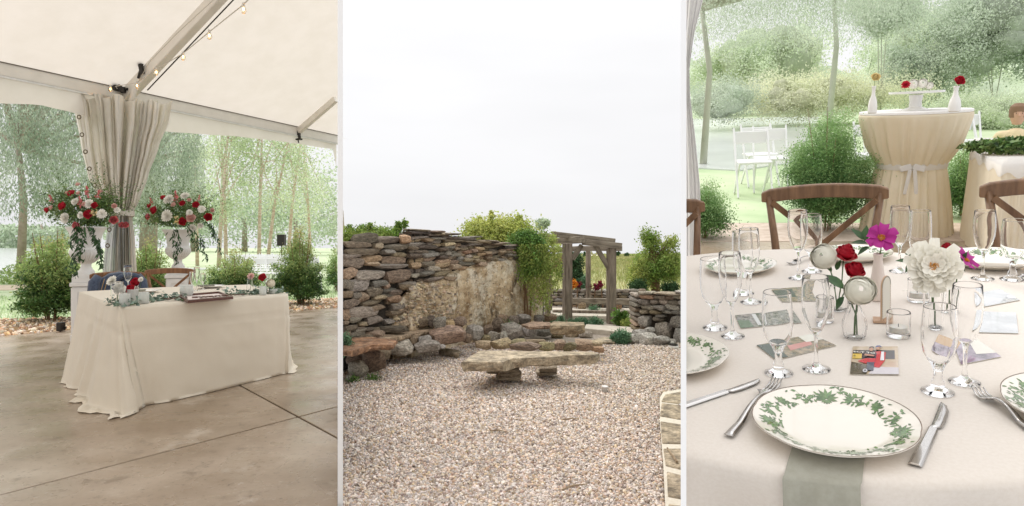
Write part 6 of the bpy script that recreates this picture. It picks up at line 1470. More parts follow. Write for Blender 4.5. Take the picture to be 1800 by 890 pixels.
# ---- plates with printed rim
def scal(a): return 1 + .022 * abs(math.sin(3 * a + .4)) ** .7 - .012
PROF = [(0, .006), (.60, .006), (.68, .008), (.76, .013), (.88, .0195), (.985, .0245), (1.0, .0255), (1.0, .0235), (.9, .016), (.70, .003), (.66, .0), (.0, .0)]
def pz(r): return np.interp(r, [0, .60, .68, .76, .88, .985, 1.0], [.006, .006, .008, .013, .0195, .0245, .0255])
def plate(label, c, R_, printed=True, clip=False, detail=1, seed=1):
    t = thing('dinner_plate', label, 'plate', T(c), 'floral dinner plates')
    rows = []
    for (r, z) in PROF:
        row = []
        for k_ in range(96):
            a = 2 * PI * k_ / 96; rr = R_ * r * (1 + (scal(a) - 1) * max(0, (r - .6) / .4)); p = Vector((c.x + rr * math.cos(a), c.y + rr * math.sin(a), c.z + z * R_ / .135))
            p = Vector(cutx(p)) if clip else p; row.append(p - c)
        rows.append(row)
    ob('plate_body', MB().grid(rows, closed=True), m_china, parent=t, smooth=True)
    if not printed: return t
    r = random.Random(seed); mb = MB(); 
    def pt(a, q, lift=.0007): rr = R_ * q * (1 + (scal(a) - 1) * max(0, (q - .6) / .4)); return Vector((rr * math.cos(a), rr * math.sin(a), float(pz(q)) * R_ / .135 + lift))
    def okp(p): return (not clip) or pix(MR @ (p + c))[0] > 1208
    def leaf(a, q, ang, L, W):
        L *= 1.22; W *= 1.3
        ps = []
        for (s, w_) in ((0, 0), (.3, .8), (.6, 1), (1, 0), (.6, -.8), (.3, -1)):
            dx = math.cos(ang) * L * s - math.sin(ang) * W * w_ * .5; dy = math.sin(ang) * L * s + math.cos(ang) * W * w_ * .5
            ps.append(pt(a + dx / q, max(.62, min(.975, q + dy))))
        if all(okp(p) for p in ps): mb.add(ps, [tuple(range(6))])
    def curve(a, q, ang, L, bend, W=.016, k_=8, lv=True):
        x, y = a, q; pts_ = []
        for i in range(k_ + 1):
            pts_.append((x, y, ang)); x += math.cos(ang) * L / k_ / y; y += math.sin(ang) * L / k_; ang += bend / k_; y = max(.63, min(.97, y))
        for (x0, y0, g0), (x1, y1, g1) in zip(pts_, pts_[1:]):
            w_ = W * .5; ps = [pt(x0, y0 - w_, .0006), pt(x1, y1 - w_, .0006), pt(x1, y1 + w_, .0006), pt(x0, y0 + w_, .0006)]
            if all(okp(p) for p in ps): mb.add(ps, [(0, 1, 2, 3)])
        if lv:
            for (x0, y0, g0) in pts_[1::2]:
                leaf(x0, y0, g0 + r.choice((-1, 1)) * r.uniform(.7, 1.2), r.uniform(.05, .085), r.uniform(.022, .035))
        return pts_[-1]
    nb = 15
    for b in range(nb):
        a = 2 * PI * b / nb + r.uniform(-.06, .06); kind = b % 4
        if kind == 0:                                             # big lotus-like bloom
            for k_ in range(9): leaf(a, .74, PI * (-.05 + 1.1 * k_ / 8), .155 - .03 * abs(k_ - 4) / 4, .036)
            for k_ in range(5): leaf(a, .72, PI * (1.15 + .7 * k_ / 4), .07, .025)
        elif kind == 1:
            curve(a - .12, .70, .5, .30, 1.2); curve(a, .84, -.6, .2, -1.6, lv=True)
        elif kind == 2:                                           # round five petal flower
            for k_ in range(8): leaf(a, .81, 2 * PI * k_ / 8, .062, .040)
            curve(a + .12, .74, .9, .18, -2)
        else:
            curve(a - .1, .90, -.9, .28, 1.7, .02); 
            for k_ in range(5): leaf(a + .04, .76, -.5 + .5 * k_, .10, .03)
        curve(a + .2, .66 + .2 * r.random(), r.uniform(-1, 1), .2, r.uniform(-2, 2))
        for k_ in range(7): leaf(a + r.uniform(0, .5), r.uniform(.66, .92), r.uniform(0, 6.28), .05, .022)
    if clip: cut_to_sector(t)
    if mb.v: o = ob('floral_print', mb, m_print, parent=t, fix=False); o['kind'] = 'stuff'
    mb = MB(); rows = [[pt(2 * PI * k_ / 96, .992, .0006) for k_ in range(96)], [pt(2 * PI * k_ / 96, 1.002, .0001) for k_ in range(96)]]
    if not clip: mb.grid(rows, closed=True); ob('rim_line', mb, m_rimb, parent=t)
    return t
c = RT(1464, 741, .02); c.z = .0; R1 = (RT(1608, 741, .025) - RT(1320, 741, .025)).length / 2
print('plate r', R1)
c.z = .004; plate('white plate with green flower rim nearest the camera on the sage napkin', c, R1, seed=3)
q = RT(1278, 630, .025); c2_ = q - Vector((R1, 0, 0)) + Vector((0, .01, 0)); c2_.z = .001; plate('green flower rimmed plate cut off at the left edge, next to a knife', c2_, R1, clip=True, seed=5)
q = RT(1759, 692, .025); c3_ = q + Vector((R1, 0, 0)); c3_.z = .001; plate('green flower rimmed plate cut off by the right edge of the photo', c3_, R1, seed=8)
q = RT(1298, 470, .01); q.z = .001; plate('green flower rimmed plate far left behind the tall flutes', q, R1 * .95, seed=9, clip=True)
q = RT(1500, 449, .01); q.z = .001; plate('far plate directly behind the red roses', q, R1 * .92, seed=10)
q = RT(1742, 459, .01); q.z = .001; plate('far plate at the right behind the flute pair', q, R1, seed=11)
# napkin under the near plate, falling over the table edge
NP = []
for j, v in enumerate([700, 760, 800]): NP.append([RT(1392 + (1512 - 1392) * i / 10 + (j - 1) * 1, v, 0) + Vector((0, 0, .0035)) for i in range(11)])
Lh, Rh = RT(1392, 800), RT(1512, 800)
rows = []
x0, x1 = RT(1385, 810).x, RT(1517, 810).x; edgey = lambda x: TY - math.sqrt(max(0, TR ** 2 - (x - TX) ** 2))
for j in range(16):
    row = []
    for i in range(15):
        x = x0 + (x1 - x0) * i / 14 + .004 * math.sin(j * .6); ye = edgey(x)
        if j < 6: y = ye + .20 * (1 - j / 6); z = .0035
        elif j < 9: f = (j - 5) / 3; y = ye - .012 * f; z = .0035 - .006 * f * f - .004
        else: f = (j - 8) / 7; y = ye - .02 - .012 * f - .006 * math.sin(i * 1.1); z = -.012 - .30 * f
        row.append((x, y - .004, z))
    rows.append(row)
o = ob('napkin', MB().grid(rows), m_napR, smooth=True); tag(o, 'sage green linen napkin hanging over the table edge under the near plate', 'napkin')
# ---- cutlery
def cutlery(kind, label, a, b, z=.003):
    """a = handle end, b = tip (pixels)"""
    A_, B_ = RT(*a), RT(*b); d = B_ - A_; L = d.length; ang = math.atan2(d.y, d.x)
    t = thing(kind, label, kind, Matrix.Translation(A_) @ Matrix.Rotation(ang, 4, 'Z'), 'steel cutlery on the round table')
    if kind == 'knife':
        rows = []
        for i in range(13):
            f = i / 12 * .56; w_ = .0105 * (1 - .25 * f); h = .0042; x = L * f
            rows.append([(x, -w_, z), (x, -w_ * .6, z + h), (x, w_ * .6, z + h), (x, w_, z)])
        mb = MB(); mb.grid(rows, closed=True); mb.add(rows[0], [(0, 1, 2, 3)]); mb.add(rows[-1], [(3, 2, 1, 0)]); ob('handle', mb, m_steel, parent=t, bev=.0012, smooth=False)
        prof = [(.56, -.004, .006), (.60, -.012, .004), (.70, -.0135, .0045), (.88, -.011, .006), (.97, -.004, .007), (1.0, .004, .007)]
        rows = [[(L * f, y0, z + .0008), (L * f, (y0 + y1) / 2, z + .003), (L * f, y1, z + .0022), (L * f, y1, z)] for f, y0, y1 in prof]
        mb = MB(); mb.grid(rows, closed=True); mb.add(rows[0], [(0, 1, 2, 3)]); ob('blade', mb, m_steel, parent=t, smooth=True)
    else:
        rows = []
        for i in range(15):
            f = i / 14; x = L * .74 * f; w_ = .0095 - .0062 * min(1, f * 1.25) + (0.016 * max(0, (f - .84) / .16) ** 1.3); zz = z + .004 + .012 * math.sin(PI * max(0, f - .3) / .7 * .9)
            rows.append([(x, -w_, zz - .001), (x, 0, zz + .0016), (x, w_, zz - .001), (x, 0, zz - .0012)])
        zend = rows[-1][0][2]
        mb = MB(); mb.grid(rows, closed=True); mb.add(rows[0], [(0, 1, 2, 3)]); ob('handle', mb, m_steel, parent=t, smooth=True)
        for k_ in range(4):
            y0 = (-1.5 + k_) * .0068; pts_ = [(L * .72, y0 * .9, zend), (L * .82, y0, zend - .006), (L * .91, y0, zend - .006), (L, y0 * .96, zend + .002)]
            ob('tine', MB().tube([Vector(p) for p in pts_], [.0026, .0022, .0019, .0011], 6), m_steel, parent=t, smooth=True)
cutlery('fork', 'steel fork touching the left rim of the nearest plate', (1281, 771), (1367, 672))
cutlery('knife', 'steel knife at the left edge beside the cut off plate', (1196, 718), (1338, 671))
cutlery('knife', 'steel knife right of the nearest plate, pointing away', (1608, 822), (1661, 713))
cutlery('fork', 'steel fork at the right beside the cut off plate', (1815, 762), (1718, 691))
cutlery('fork', 'far fork by the left back plate', (1440, 452), (1386, 467)); cutlery('knife', 'far steel knife at the right edge behind the goblet', (1812, 481), (1787, 490))
# ---- glasses
def place_glass(kind, label, foot, rimv, hw, hi=True):
    f = RT(*foot); f.z = .0015
    # height: where the sight line through the rim centre crosses the glass axis plane
    q = RP(foot[0], rimv, f.y); h = q.z - f.z
    ctr = MR @ f; d = ctr.y; w_ = hw / F * d * .885
    return stemglass(label, T(f), kind, h, w_, hi)
GL = [('goblet', 'water goblet left of centre, foot by the fork tines', (1369, 657), 514, 27), ('flute', 'champagne flute standing on the tilted photo left of the bud vase', (1435, 650), 487, 23),
      ('goblet', 'water goblet nearest the left edge of the table', (1257, 577), 455, 24), ('flute', 'champagne flute right beside the leftmost goblet', (1288, 592), 445, 20),
      ('flute', 'champagne flute behind the leftmost pair, before the far left plate', (1320, 532), 403, 18), ('goblet', 'goblet hidden behind a flute before the far left plate', (1308, 517), 407, 19),
      ('flute', 'far champagne flute under the middle chair, left one', (1404, 490), 370, 17), ('goblet', 'far water goblet under the middle chair rail', (1427, 478), 378, 19),
      ('flute', 'far champagne flute between the magenta flower and white dahlia', (1581, 478), 363, 16), ('goblet', 'far water goblet rising behind the big white dahlia', (1616, 492), 371, 18.5),
      ('flute', 'far champagne flute right of the second magenta flower', (1727, 491), 371, 17), ('goblet', 'far water goblet near the right edge of the photo', (1779, 492), 387, 20.5),
      ('goblet', 'large near water goblet left of the right knife tip', (1648, 690), 539, 29), ('flute', 'near champagne flute just right of the large goblet', (1695, 673), 501, 24)]
for g in GL: place_glass(*g)
# ---- candle holders
def rvot(label, base, rimv, hw, **k):
    f = RT(*base); f.z = .0015; q = RP(base[0], rimv, f.y); d = (MR @ f).y; return votive(label, T(f), hw / F * d * .88, q.z - f.z, **k)
m_rib = glassmat('ribbed_glass', (1, 1, 1), .12, 1.35)
rvot('ribbed glass votive with a short candle right of the arch card', (1579, 592), 549, 20.5, m=m_rib)
rvot('clear votive behind the flute left of the hobnail vase', (1450, 566), 523, 16.5, m=m_rib, ribs=False)
rvot('votive half hidden behind the white dahlia', (1612, 530), 491, 17, m=m_rib, ribs=False)
# ---- vases
def rbase(u, v): f = RT(u, v); f.z = .0015; return f
def sc_(f): return (MR @ f).y / F * .88
f = rbase(1502, 594); s = sc_(f)
budvase('round ribbed clear bud vase in front holding the white ranunculus', T(f), 22 * s, RP(1502, 532, f.y).z, n=72, lobes=14, prof=[(.62, 0), (.86, .05), (1.0, .3), (.92, .5), (.62, .75), (.46, .9), (.5, 1)])
m_ran = mat('ranunculus_white', (.95, .925, .82), rough=.7, trans=.12); m_dah = mat('dahlia_white', (.95, .92, .83), rough=.7, trans=.15)
m_rr = mat('deep_red_petal', (.42, .006, .02), (.55, .012, .035), 30, 2, rough=.5, trans=.12); m_mag = mat('magenta_petal', (.36, .008, .20), (.50, .03, .30), 300, 3, rough=.6, trans=.2)
m_org = mat('orange_stamen', (.75, .32, .02), rough=.8)
def rfl(nm, label, base, u, v, rp, kind, m, nrm, dy=0, **k):
    h = RP(u, v, base.y + dy); return flower(nm, label, 'flower', base + Vector((0, 0, .006)), h, nrm, kind, m, rp * sc_(h), **k), h
h = RP(1505, 540, f.y)
def lfs(spec, y): return [(RP(u, v, y), RP(u2, v2, y + dy) - RP(u, v, y), (RP(u2, v2, y) - RP(u, v, y)).length * 1.05) for (u, v, u2, v2, dy) in spec]
rfl('ranunculus', 'large white ranunculus in the ribbed bud vase in front', f, 1512, 511, 29, 'ranunculus', m_ran, (.1, -1, .55), leafs=lfs([(1484, 522, 1467, 543, 0), (1484, 508, 1450, 480, -.01)], f.y), mid=RP(1503, 560, f.y), stem_r=.0026)
rfl('flower_bud', 'short green bud stem beside the big ranunculus', f + Vector((.006, .004, 0)), 1497, 533, 5, 'rose', m_stem, (0, -.2, 1))
f2 = rbase(1472, 545); s2 = sc_(f2)
budvase('small hobnail clear vase behind the ribbed bud vase', T(f2), 18 * s2, RP(1472, 503, f2.y).z, n=60, lobes=20, prof=[(.8, 0), (1, .1), (1.0, .6), (.8, .8), (.7, 1)])
rfl('red_rose', 'dark red rose just above the big white ranunculus', f2, 1501, 479, 18, 'rose', m_rr, (.4, -.5, .8), dy=-.03)
rfl('red_rose', 'taller dark red rose left of the magenta flower', f2, 1485, 450, 19, 'rose', m_rr, (.3, -.3, 1), dy=.01, leafs=lfs([(1470, 475, 1476, 458, 0), (1478, 505, 1452, 486, 0)], f2.y))
rfl('ranunculus', 'smaller white ranunculus left of the red roses', f2, 1448, 451, 25, 'ranunculus', m_ran, (-.35, -1, .5), leafs=lfs([(1462, 478, 1452, 464, 0)], f2.y))
f3 = rbase(1543, 528); s3 = sc_(f3)
budvase('tall white ribbed ceramic bud vase holding the magenta cosmos', T(f3), 13.5 * s3, RP(1543, 448, f3.y).z, n=56, m=mat('blush_ceramic', (.78, .69, .62), rough=.35), lobes=16, prof=[(.9, 0), (1, .06), (1, .35), (.82, .55), (.6, .8), (.55, .93), (.66, 1)])
rfl('cosmos', 'magenta cosmos with a yellow centre in the white ceramic vase', f3 + Vector((0, 0, .1)), 1549, 419, 27, 'cosmos', m_mag, (.05, -.8, .62), m_center=m_org, leafs=lfs([(1519, 422, 1500, 402, 0), (1520, 424, 1523, 398, .01), (1524, 428, 1498, 424, 0), (1528, 434, 1506, 446, 0)], f3.y), leaf_m=m_leafV)
f4 = rbase(1641, 577); s4 = sc_(f4)
budvase('plain cylinder glass vase holding the big white dahlia', T(f4), 18.5 * s4, RP(1641, 508, f4.y).z, n=48, prof=[(.95, 0), (1, .03), (1.0, .5), (1.05, 1)])
rfl('dahlia', 'big open cream white dahlia with an orange centre', f4, 1640, 470, 47, 'loose', m_dah, (0, -1, .45), dy=-.01, m_center=m_org, leafs=lfs([(1602, 461, 1576, 456, 0), (1603, 463, 1590, 478, 0), (1600, 450, 1588, 442, .02)], f4.y), mid=RP(1640, 540, f4.y), stem_r=.003)
f5 = rbase(1668, 549)
budvase('small clear tube vase behind the cylinder vase', T(f5), 8.5 * sc_(f5), RP(1668, 505, f5.y).z, n=24, prof=[(.9, 0), (1, .05), (1, 1)])
rfl('cosmos', 'second magenta cosmos seen side on, right of the white dahlia', f5, 1696, 458, 25, 'cosmos', m_mag, (.75, -.3, .75), m_center=m_org, leafs=lfs([(1688, 466, 1698, 476, 0), (1690, 460, 1698, 444, 0)], f5.y))
rfl('red_bloom', 'small red bloom peeking over the white dahlia', f5, 1664, 435, 8, 'rose', m_rr, (0, -.5, 1), dy=.01)
# ---- arched table card on a wooden foot
f6 = rbase(1553, 566); t = thing('table_card', 'small arched table card in a wooden foot', 'card holder', T(f6))
s6 = sc_(f6) / .88
m_lw = mat('light_wood_card', (.52, .34, .22), (.62, .43, .29), 8, 5, rough=.5, stretch=(1, 8, 1)); m_card = mat('cream_card', (.80, .77, .68), rough=.7); m_lace = mat('card_lace_trim', (.42, .40, .34), rough=.7)
ob('wooden_foot', MB().box((-.004, 0, .003), (.040, .038, .006)), m_lw, parent=t, bev=.001)
Rz = Matrix.Rotation(math.radians(64), 3, 'Z')
def arch(w_, h0, hh, y, th, m, nm):
    pl = [(-w_, h0), (w_, h0)] + [(w_ * math.cos(a), hh - w_ + w_ * math.sin(a) * 1.0) for a in np.linspace(0, PI, 17)]
    mb = MB(); n_ = len(pl); vs = [Rz @ Vector((x, y + sy, z)) + Vector((.004, 0, 0)) for sy in (-th, th) for x, z in pl]
    mb.add(vs, [tuple(range(n_))[::-1], tuple(range(n_, 2 * n_))] + [(i, (i + 1) % n_, n_ + (i + 1) % n_, n_ + i) for i in range(n_)]); ob(nm, mb, m, parent=t)
hh = RP(1558, 486, f6.y).z
arch(.024, .006, hh, 0, .0015, m_lw, 'arch_panel'); arch(.020, .012, hh - .004, -.0018, .0004, m_card, 'card_face')
mb = MB()
for a in np.linspace(0, PI, 26): mb.box(Rz @ Vector((.0215 * math.cos(a), -.0024, hh - .024 + .0215 * math.sin(a))) + Vector((.004, 0, 0)), (.0022, .001, .0022), Rz)
for z in np.linspace(.014, hh - .027, 14):
    for sx in (-1, 1): mb.box(Rz @ Vector((sx * .0215, -.0024, float(z))) + Vector((.004, 0, 0)), (.0022, .001, .0022), Rz)
o = ob('lace_trim', mb, m_lace, parent=t); o['kind'] = 'stuff'
# ---- photographs lying on the cloth
def pcol(nm, c, r=.25): return MATS.get(nm) or mat(nm, c, rough=r, coat=.5)
def photo(label, quad, bgm, shapes=(), white=False):
    Q = [RT(*p) for p in quad]                       # near-left, near-right, far-right, far-left
    o0 = Q[0].copy(); o0.z = .0025; t = thing('photo_print', label, 'photo', T(o0), 'photo prints on the round table')
    loc = [Vector((q.x - o0.x, q.y - o0.y, 0)) for q in Q]
    def bil(a, b, z): p = loc[0] * (1 - a) * (1 - b) + loc[1] * a * (1 - b) + loc[2] * a * b + loc[3] * (1 - a) * b; return Vector((p.x, p.y, z))
    ob('print_card', MB().prism([(q.x, q.y) for q in loc], -.0008, 0.0), m_card if not white else bgm, parent=t)
    ob('picture', MB().add([bil(.0, .0, .0004), bil(1, 0, .0004), bil(1, 1, .0004), bil(0, 1, .0004)], [(0, 1, 2, 3)]), bgm, parent=t)
    mats = []; 
    for i, (nm, c, poly) in enumerate(shapes):
        m = pcol(nm, c); mb = MB(); mb.add([bil(a, b, .0006 + i * .00025) for a, b in poly], [tuple(range(len(poly)))]); ob(nm, mb, m, parent=t)
    return t, bil
def ell(cx, cy, rx, ry, n_=14): return [(cx + rx * math.cos(2 * PI * k_ / n_), cy + ry * math.sin(2 * PI * k_ / n_)) for k_ in range(n_)]
def rc(a, b, c, d): return [(a, b), (c, b), (c, d), (a, d)]
m_ph1 = mat('photo_tan', (.58, .45, .30), (.66, .54, .40), 20, 4, rough=.2, coat=.6)
t, bil = photo('glossy photo of two people in red and black before a wall sign', [(1494, 660), (1580, 661), (1578, 611), (1499, 611)], m_ph1, [
    ('picture_dark_band', (.02, .018, .016), rc(.02, .52, .72, .85)), ('picture_grey_door', (.11, .11, .12), rc(.66, .52, .93, .84)), ('picture_floor', (.10, .085, .05), [(0, 0), (.34, 0), (.36, .30), (0, .42)]), ('picture_pale_floor', (.62, .58, .60), [(.38, 0), (1, 0), (1, .22), (.5, .24)]),
    ('picture_yellow_sign', (.80, .58, .12), rc(.02, .52, .22, .70)), ('picture_red_shirt', (.62, .02, .02), [(.50, .22), (.60, .20), (.72, .45), (.74, .74), (.60, .80), (.50, .76), (.46, .5)]), ('picture_black_top', (.015, .015, .02), [(.33, .42), (.52, .40), (.54, .72), (.44, .80), (.34, .72)]),
    ('picture_red_skirt', (.60, .02, .025), [(.14, .42), (.30, .34), (.52, .36), (.52, .52), (.30, .52)]), ('picture_jeans', (.05, .07, .10), [(.34, .10), (.48, .10), (.50, .38), (.34, .38)]), ('picture_white_glare', (.85, .85, .88), [(.62, .44), (.70, .44), (.70, .76), (.64, .76)]),
    ('picture_left_face', (.50, .24, .13), ell(.42, .84, .045, .075)), ('picture_dark_hair', (.02, .015, .012), [(.36, .84), (.38, .93), (.43, .96), (.48, .93), (.49, .84), (.46, .90), (.42, .915), (.385, .89)]), ('picture_right_face', (.52, .26, .15), ell(.57, .88, .045, .06)), ('picture_blue_hat', (.04, .10, .28), [(.50, .91), (.54, .98), (.61, .98), (.66, .91), (.58, .935)]),
    ('picture_arm', (.52, .26, .16), [(.26, .60), (.48, .56), (.50, .61), (.30, .66)]), ('picture_wheel', (.66, .66, .70), ell(.31, .07, .05, .06)), ('picture_wheel_hub', (.2, .2, .22), ell(.31, .07, .025, .03))])
def rtext(txt, size, p, parent, m, z):
    cu = bpy.data.curves.new('lettering', 'FONT'); cu.body = txt; cu.size = size; cu.offset = .0003; cu.resolution_u = 2
    tmp = bpy.data.objects.new('t', cu); C.objects.link(tmp); me = bpy.data.meshes.new_from_object(tmp.evaluated_get(bpy.context.evaluated_depsgraph_get())); bpy.data.objects.remove(tmp)
    me.materials.clear(); me.materials.append(m); o = bpy.data.objects.new('lettering', me); link(o, parent, Matrix.Translation((p.x, p.y, z)))
rtext('ECT TO', .0125, bil(.03, .70, 0), t, m_card, .0052); rtext('E', .010, bil(.04, .55, 0), t, m_dark, .0054)
m_ph2 = mat('photo_dark_mixed', (.04, .045, .04), (.36, .33, .29), 60, 4, rough=.15, coat=.8, c3=(.55, .52, .48)); m_ph3 = mat('photo_autumn', (.10, .09, .05), (.42, .30, .18), 70, 5, rough=.2, coat=.7, c3=(.62, .22, .18))
m_ph4 = mat('photo_silver_glare', (.50, .52, .53), (.74, .76, .77), 14, 3, rough=.06, coat=1); m_ph5 = mat('photo_violet', (.08, .06, .09), (.52, .42, .50), 25, 4, rough=.12, coat=.9, c3=(.8, .7, .55))
photo('tilted autumn coloured photo under the champagne flute', [(1364, 635), (1470, 609), (1426, 589), (1330, 609)], m_ph3, [('picture_pink_crowd', (.60, .25, .22), [(.35, .3), (.75, .35), (.8, .6), (.4, .6)]), ('picture_bright_sky', (.80, .77, .68), [(.72, .55), (1, .5), (1, 1), (.75, 1)]), ('picture_dark_trees', (.03, .05, .035), [(0, .1), (.2, 0), (.25, .9), (0, 1)])])
photo('dark photo at the far left beside the leftmost flute', [(1302, 579), (1409, 569), (1393, 546), (1292, 556)], m_ph2, [('picture_white_dress', (.70, .70, .70), [(.3, .1), (.36, .1), (.35, .95), (.28, .95)]), ('picture_green_field', (.10, .16, .09), [(0, 0), (.22, 0), (.2, .5), (0, .6)])])
photo('far tilted photo behind the near flute', [(1378, 532), (1436, 531), (1420, 505), (1353, 510)], m_ph3, [('picture_dark_trees', (.03, .05, .035), [(0, .3), (.5, .3), (.55, .9), (0, .9)])])
photo('shiny silver photo at the right below the second cosmos', [(1717, 586), (1790, 588), (1786, 552), (1727, 549)], m_ph4)
photo('far shiny photo at the right near the flute foot', [(1724, 542), (1793, 529), (1757, 510), (1716, 517)], m_ph4)
photo('violet toned glossy photo behind the near right flute', [(1689, 643), (1760, 629), (1719, 599), (1676, 604)], m_ph5, [('picture_bright_sky', (.80, .77, .68), [(.5, .3), (1, .2), (1, 1), (.6, 1)])])
photo('tan and dark photo seen through the large goblet', [(1632, 618), (1672, 632), (1690, 603), (1650, 590)], m_ph5, [('picture_tan_wall', (.58, .38, .2), [(.0, .5), (1, .5), (1, 1), (0, 1)])])
o = ob('paper_corner', MB().prism([(0, 0), (.03, .01), (.028, .035)], 0, .001), m_card, M=T(RT(1586, 512))); tag(o, 'small white paper corner left of the dahlia vase', 'paper')

# ---- chairs
def rchair(u, v, label, lr=0, rz=0):
    q = RT(u, v, .145); return crossback(label, T(q.x - (0), q.y - .30, FZ + .005, rz=rz), m_woodR, 'crossback chairs at the round table')
m_woodR = mat('dark_chair_wood', (.12, .06, .028), (.27, .15, .075), 3, 8, rough=.4, bump=.2, bscale=30, stretch=(9, 9, 1.2), spec=.5)
rchair(1446, 336, 'brown crossback chair directly across the round table, beside the cocktail table')
qL = RT(1238, 362, .13); lch = crossback('brown crossback chair half hidden at the left edge of the round table', T(qL.x - .093, qL.y - .376, FZ + .005, rz=.5), m_woodR, 'crossback chairs at the round table')
qR = RT(1704, 338, .13); crossback('brown crossback chair at the right, cut off by the photo edge', T(qR.x + .262, qR.y - .29, FZ + .005, rz=-.12), m_woodR, 'crossback chairs at the round table')

cut_to_sector(lch)
# the lawn beyond falls off a little sideways: its frame is rolled about the cocktail table
_c = RT(1607, 199, .31); MR = MR @ Matrix.Translation(_c) @ Matrix.Rotation(math.radians(3.2), 4, 'Y') @ Matrix.Translation(-_c); MRI = MR.inverted(); _camL = MRI @ Vector((0, 0, CAMZ)); set_base(MR)
_up = MR.to_3x3() @ Vector((0, 0, 1))
# ---- cocktail table in gathered cream linen
ct = RT(1607, 199, .31); sct = (MR @ ct).y / F * .88; Rct = 97 * sct
print('cocktail', ct, Rct)
H = .31 - FZ; rows = []
for (r_, z_) in [(.0, 1), (.9, 1), (1.0, .998), (1.005, .985), (.99, .95), (.93, .86), (.84, .74), (.74, .66), (.645, .585), (.625, .565), (.635, .55), (.66, .48), (.72, .34), (.79, .16), (.84, 0)]:
    row = []
    for k_ in range(200):
        a = 2 * PI * k_ / 200; am = .035 * min(1, (1 - z_) * 4) * (.5 if .54 < z_ < .6 else 1); w_ = 1 + am * (math.sin(a * 26 + 1.1 * math.sin(a * 4)) + .5 * math.sin(a * 41))
        row.append((Rct * r_ * w_ * math.cos(a), Rct * r_ * w_ * math.sin(a), H * z_))
    rows.append(row)
t = thing('cocktail_table', 'tall cocktail table in gathered cream linen tied at the waist', 'table', T(ct.x, ct.y, FZ))
ob('linen_cover', MB().grid(rows, closed=True), m_linY, parent=t, smooth=True)
ob('table_top', MB().lathe([(.0001, H + .002), (Rct * .985, H + .002), (Rct * 1.0, H + .006), (Rct * 1.0, H + .02), (Rct * .985, H + .026), (.0001, H + .026)], 64), m_linW, parent=t, smooth=False)
ob('waist_tie', MB().lathe([(Rct * .655, H * .55), (Rct * .665, H * .575), (Rct * .655, H * .60)], 48), m_linW, parent=t, smooth=True)
mb = MB()
for sx in (-1, 1): mb.box((sx * .05, -Rct * .68, H * .575), (.09, .03, .05), Matrix.Rotation(sx * .3, 3, 'Y')); mb.box((sx * .03, -Rct * .70, H * .46), (.03, .012, .22), Matrix.Rotation(sx * -.12, 3, 'Y'))
ob('tie_bow', mb, m_linW, parent=t, bev=.006)
zt = .31 + .026
cs = Vector((ct.x - .0, ct.y - .05, zt)); t = thing('cake_stand', 'white pedestal cake stand in the middle of the cocktail table', 'cake stand', T(cs))
hcs = RP(1608, 163, cs.y).z - zt; k_ = 47 * sct
ob('stand_foot', MB().lathe([(.0001, 0), (k_ * .5, 0), (k_ * .48, .01), (k_ * .24, .03), (k_ * .22, hcs * .5), (k_ * .26, hcs - .02)], 32), m_cer, parent=t, smooth=True)
ob('stand_plate', MB().lathe([(.0001, hcs - .015), (k_, hcs - .005), (k_ * 1.01, hcs + .012), (k_ * .98, hcs + .012), (.0001, hcs + .004)], 40), m_cer, parent=t, smooth=False)
def bloom(nm, label, u, v, rp, kind, m, y, nrm=(0, -1, .3), z0=None):
    h = RP(u, v, y); b_ = Vector((h.x, h.y, z0 if z0 is not None else h.z - .12)); return flower(nm, label, 'flower', b_, h, nrm, kind, m, rp * sct, hi=False)
ycs = ct.y - .05
bloom('red_flower', 'red bloom lying on the white cake stand', 1592, 149, 8, 'dahlia', m_rfl, ycs - .05, z0=zt + hcs); bloom('white_flower', 'white bloom on the cake stand beside the red one', 1606, 148, 9, 'ranunculus', m_wfl, ycs, z0=zt + hcs); bloom('white_flower', 'ruffled white bloom at the right of the cake stand', 1622, 147, 9, 'ranunculus', m_wfl, ycs, z0=zt + hcs); bloom('white_flower', 'small white bloom at the right end of the cake stand', 1634, 151, 7, 'ranunculus', m_wfl, ycs, z0=zt + hcs)
for (u, v, vt, hw, lab, fm, fl) in ((1533, 200, 152, 8, 'tall bud vase at the left of the cocktail table', m_yfl, 'leafy pale flower in the left cocktail table vase'), (1677, 197, 152, 9.5, 'tall bud vase at the right of the cocktail table', m_rfl, 'red flower leaning right in the cocktail table vase')):
    b_ = RT(u, v, zt); hh_ = RP(u, vt, b_.y).z - zt; budvase(lab, T(b_), hw * sct, hh_, m=m_cer, group='bud vases on the cocktail table')
    q = RP(u + (10 if u > 1600 else 6), vt - (10 if u > 1600 else 16), b_.y); flower('red_flower' if u > 1600 else 'pale_flower', fl, 'flower', b_ + Vector((0, 0, .02)), q, (.3, -1, .5), 'rose', fm, 7 * sct, hi=False)
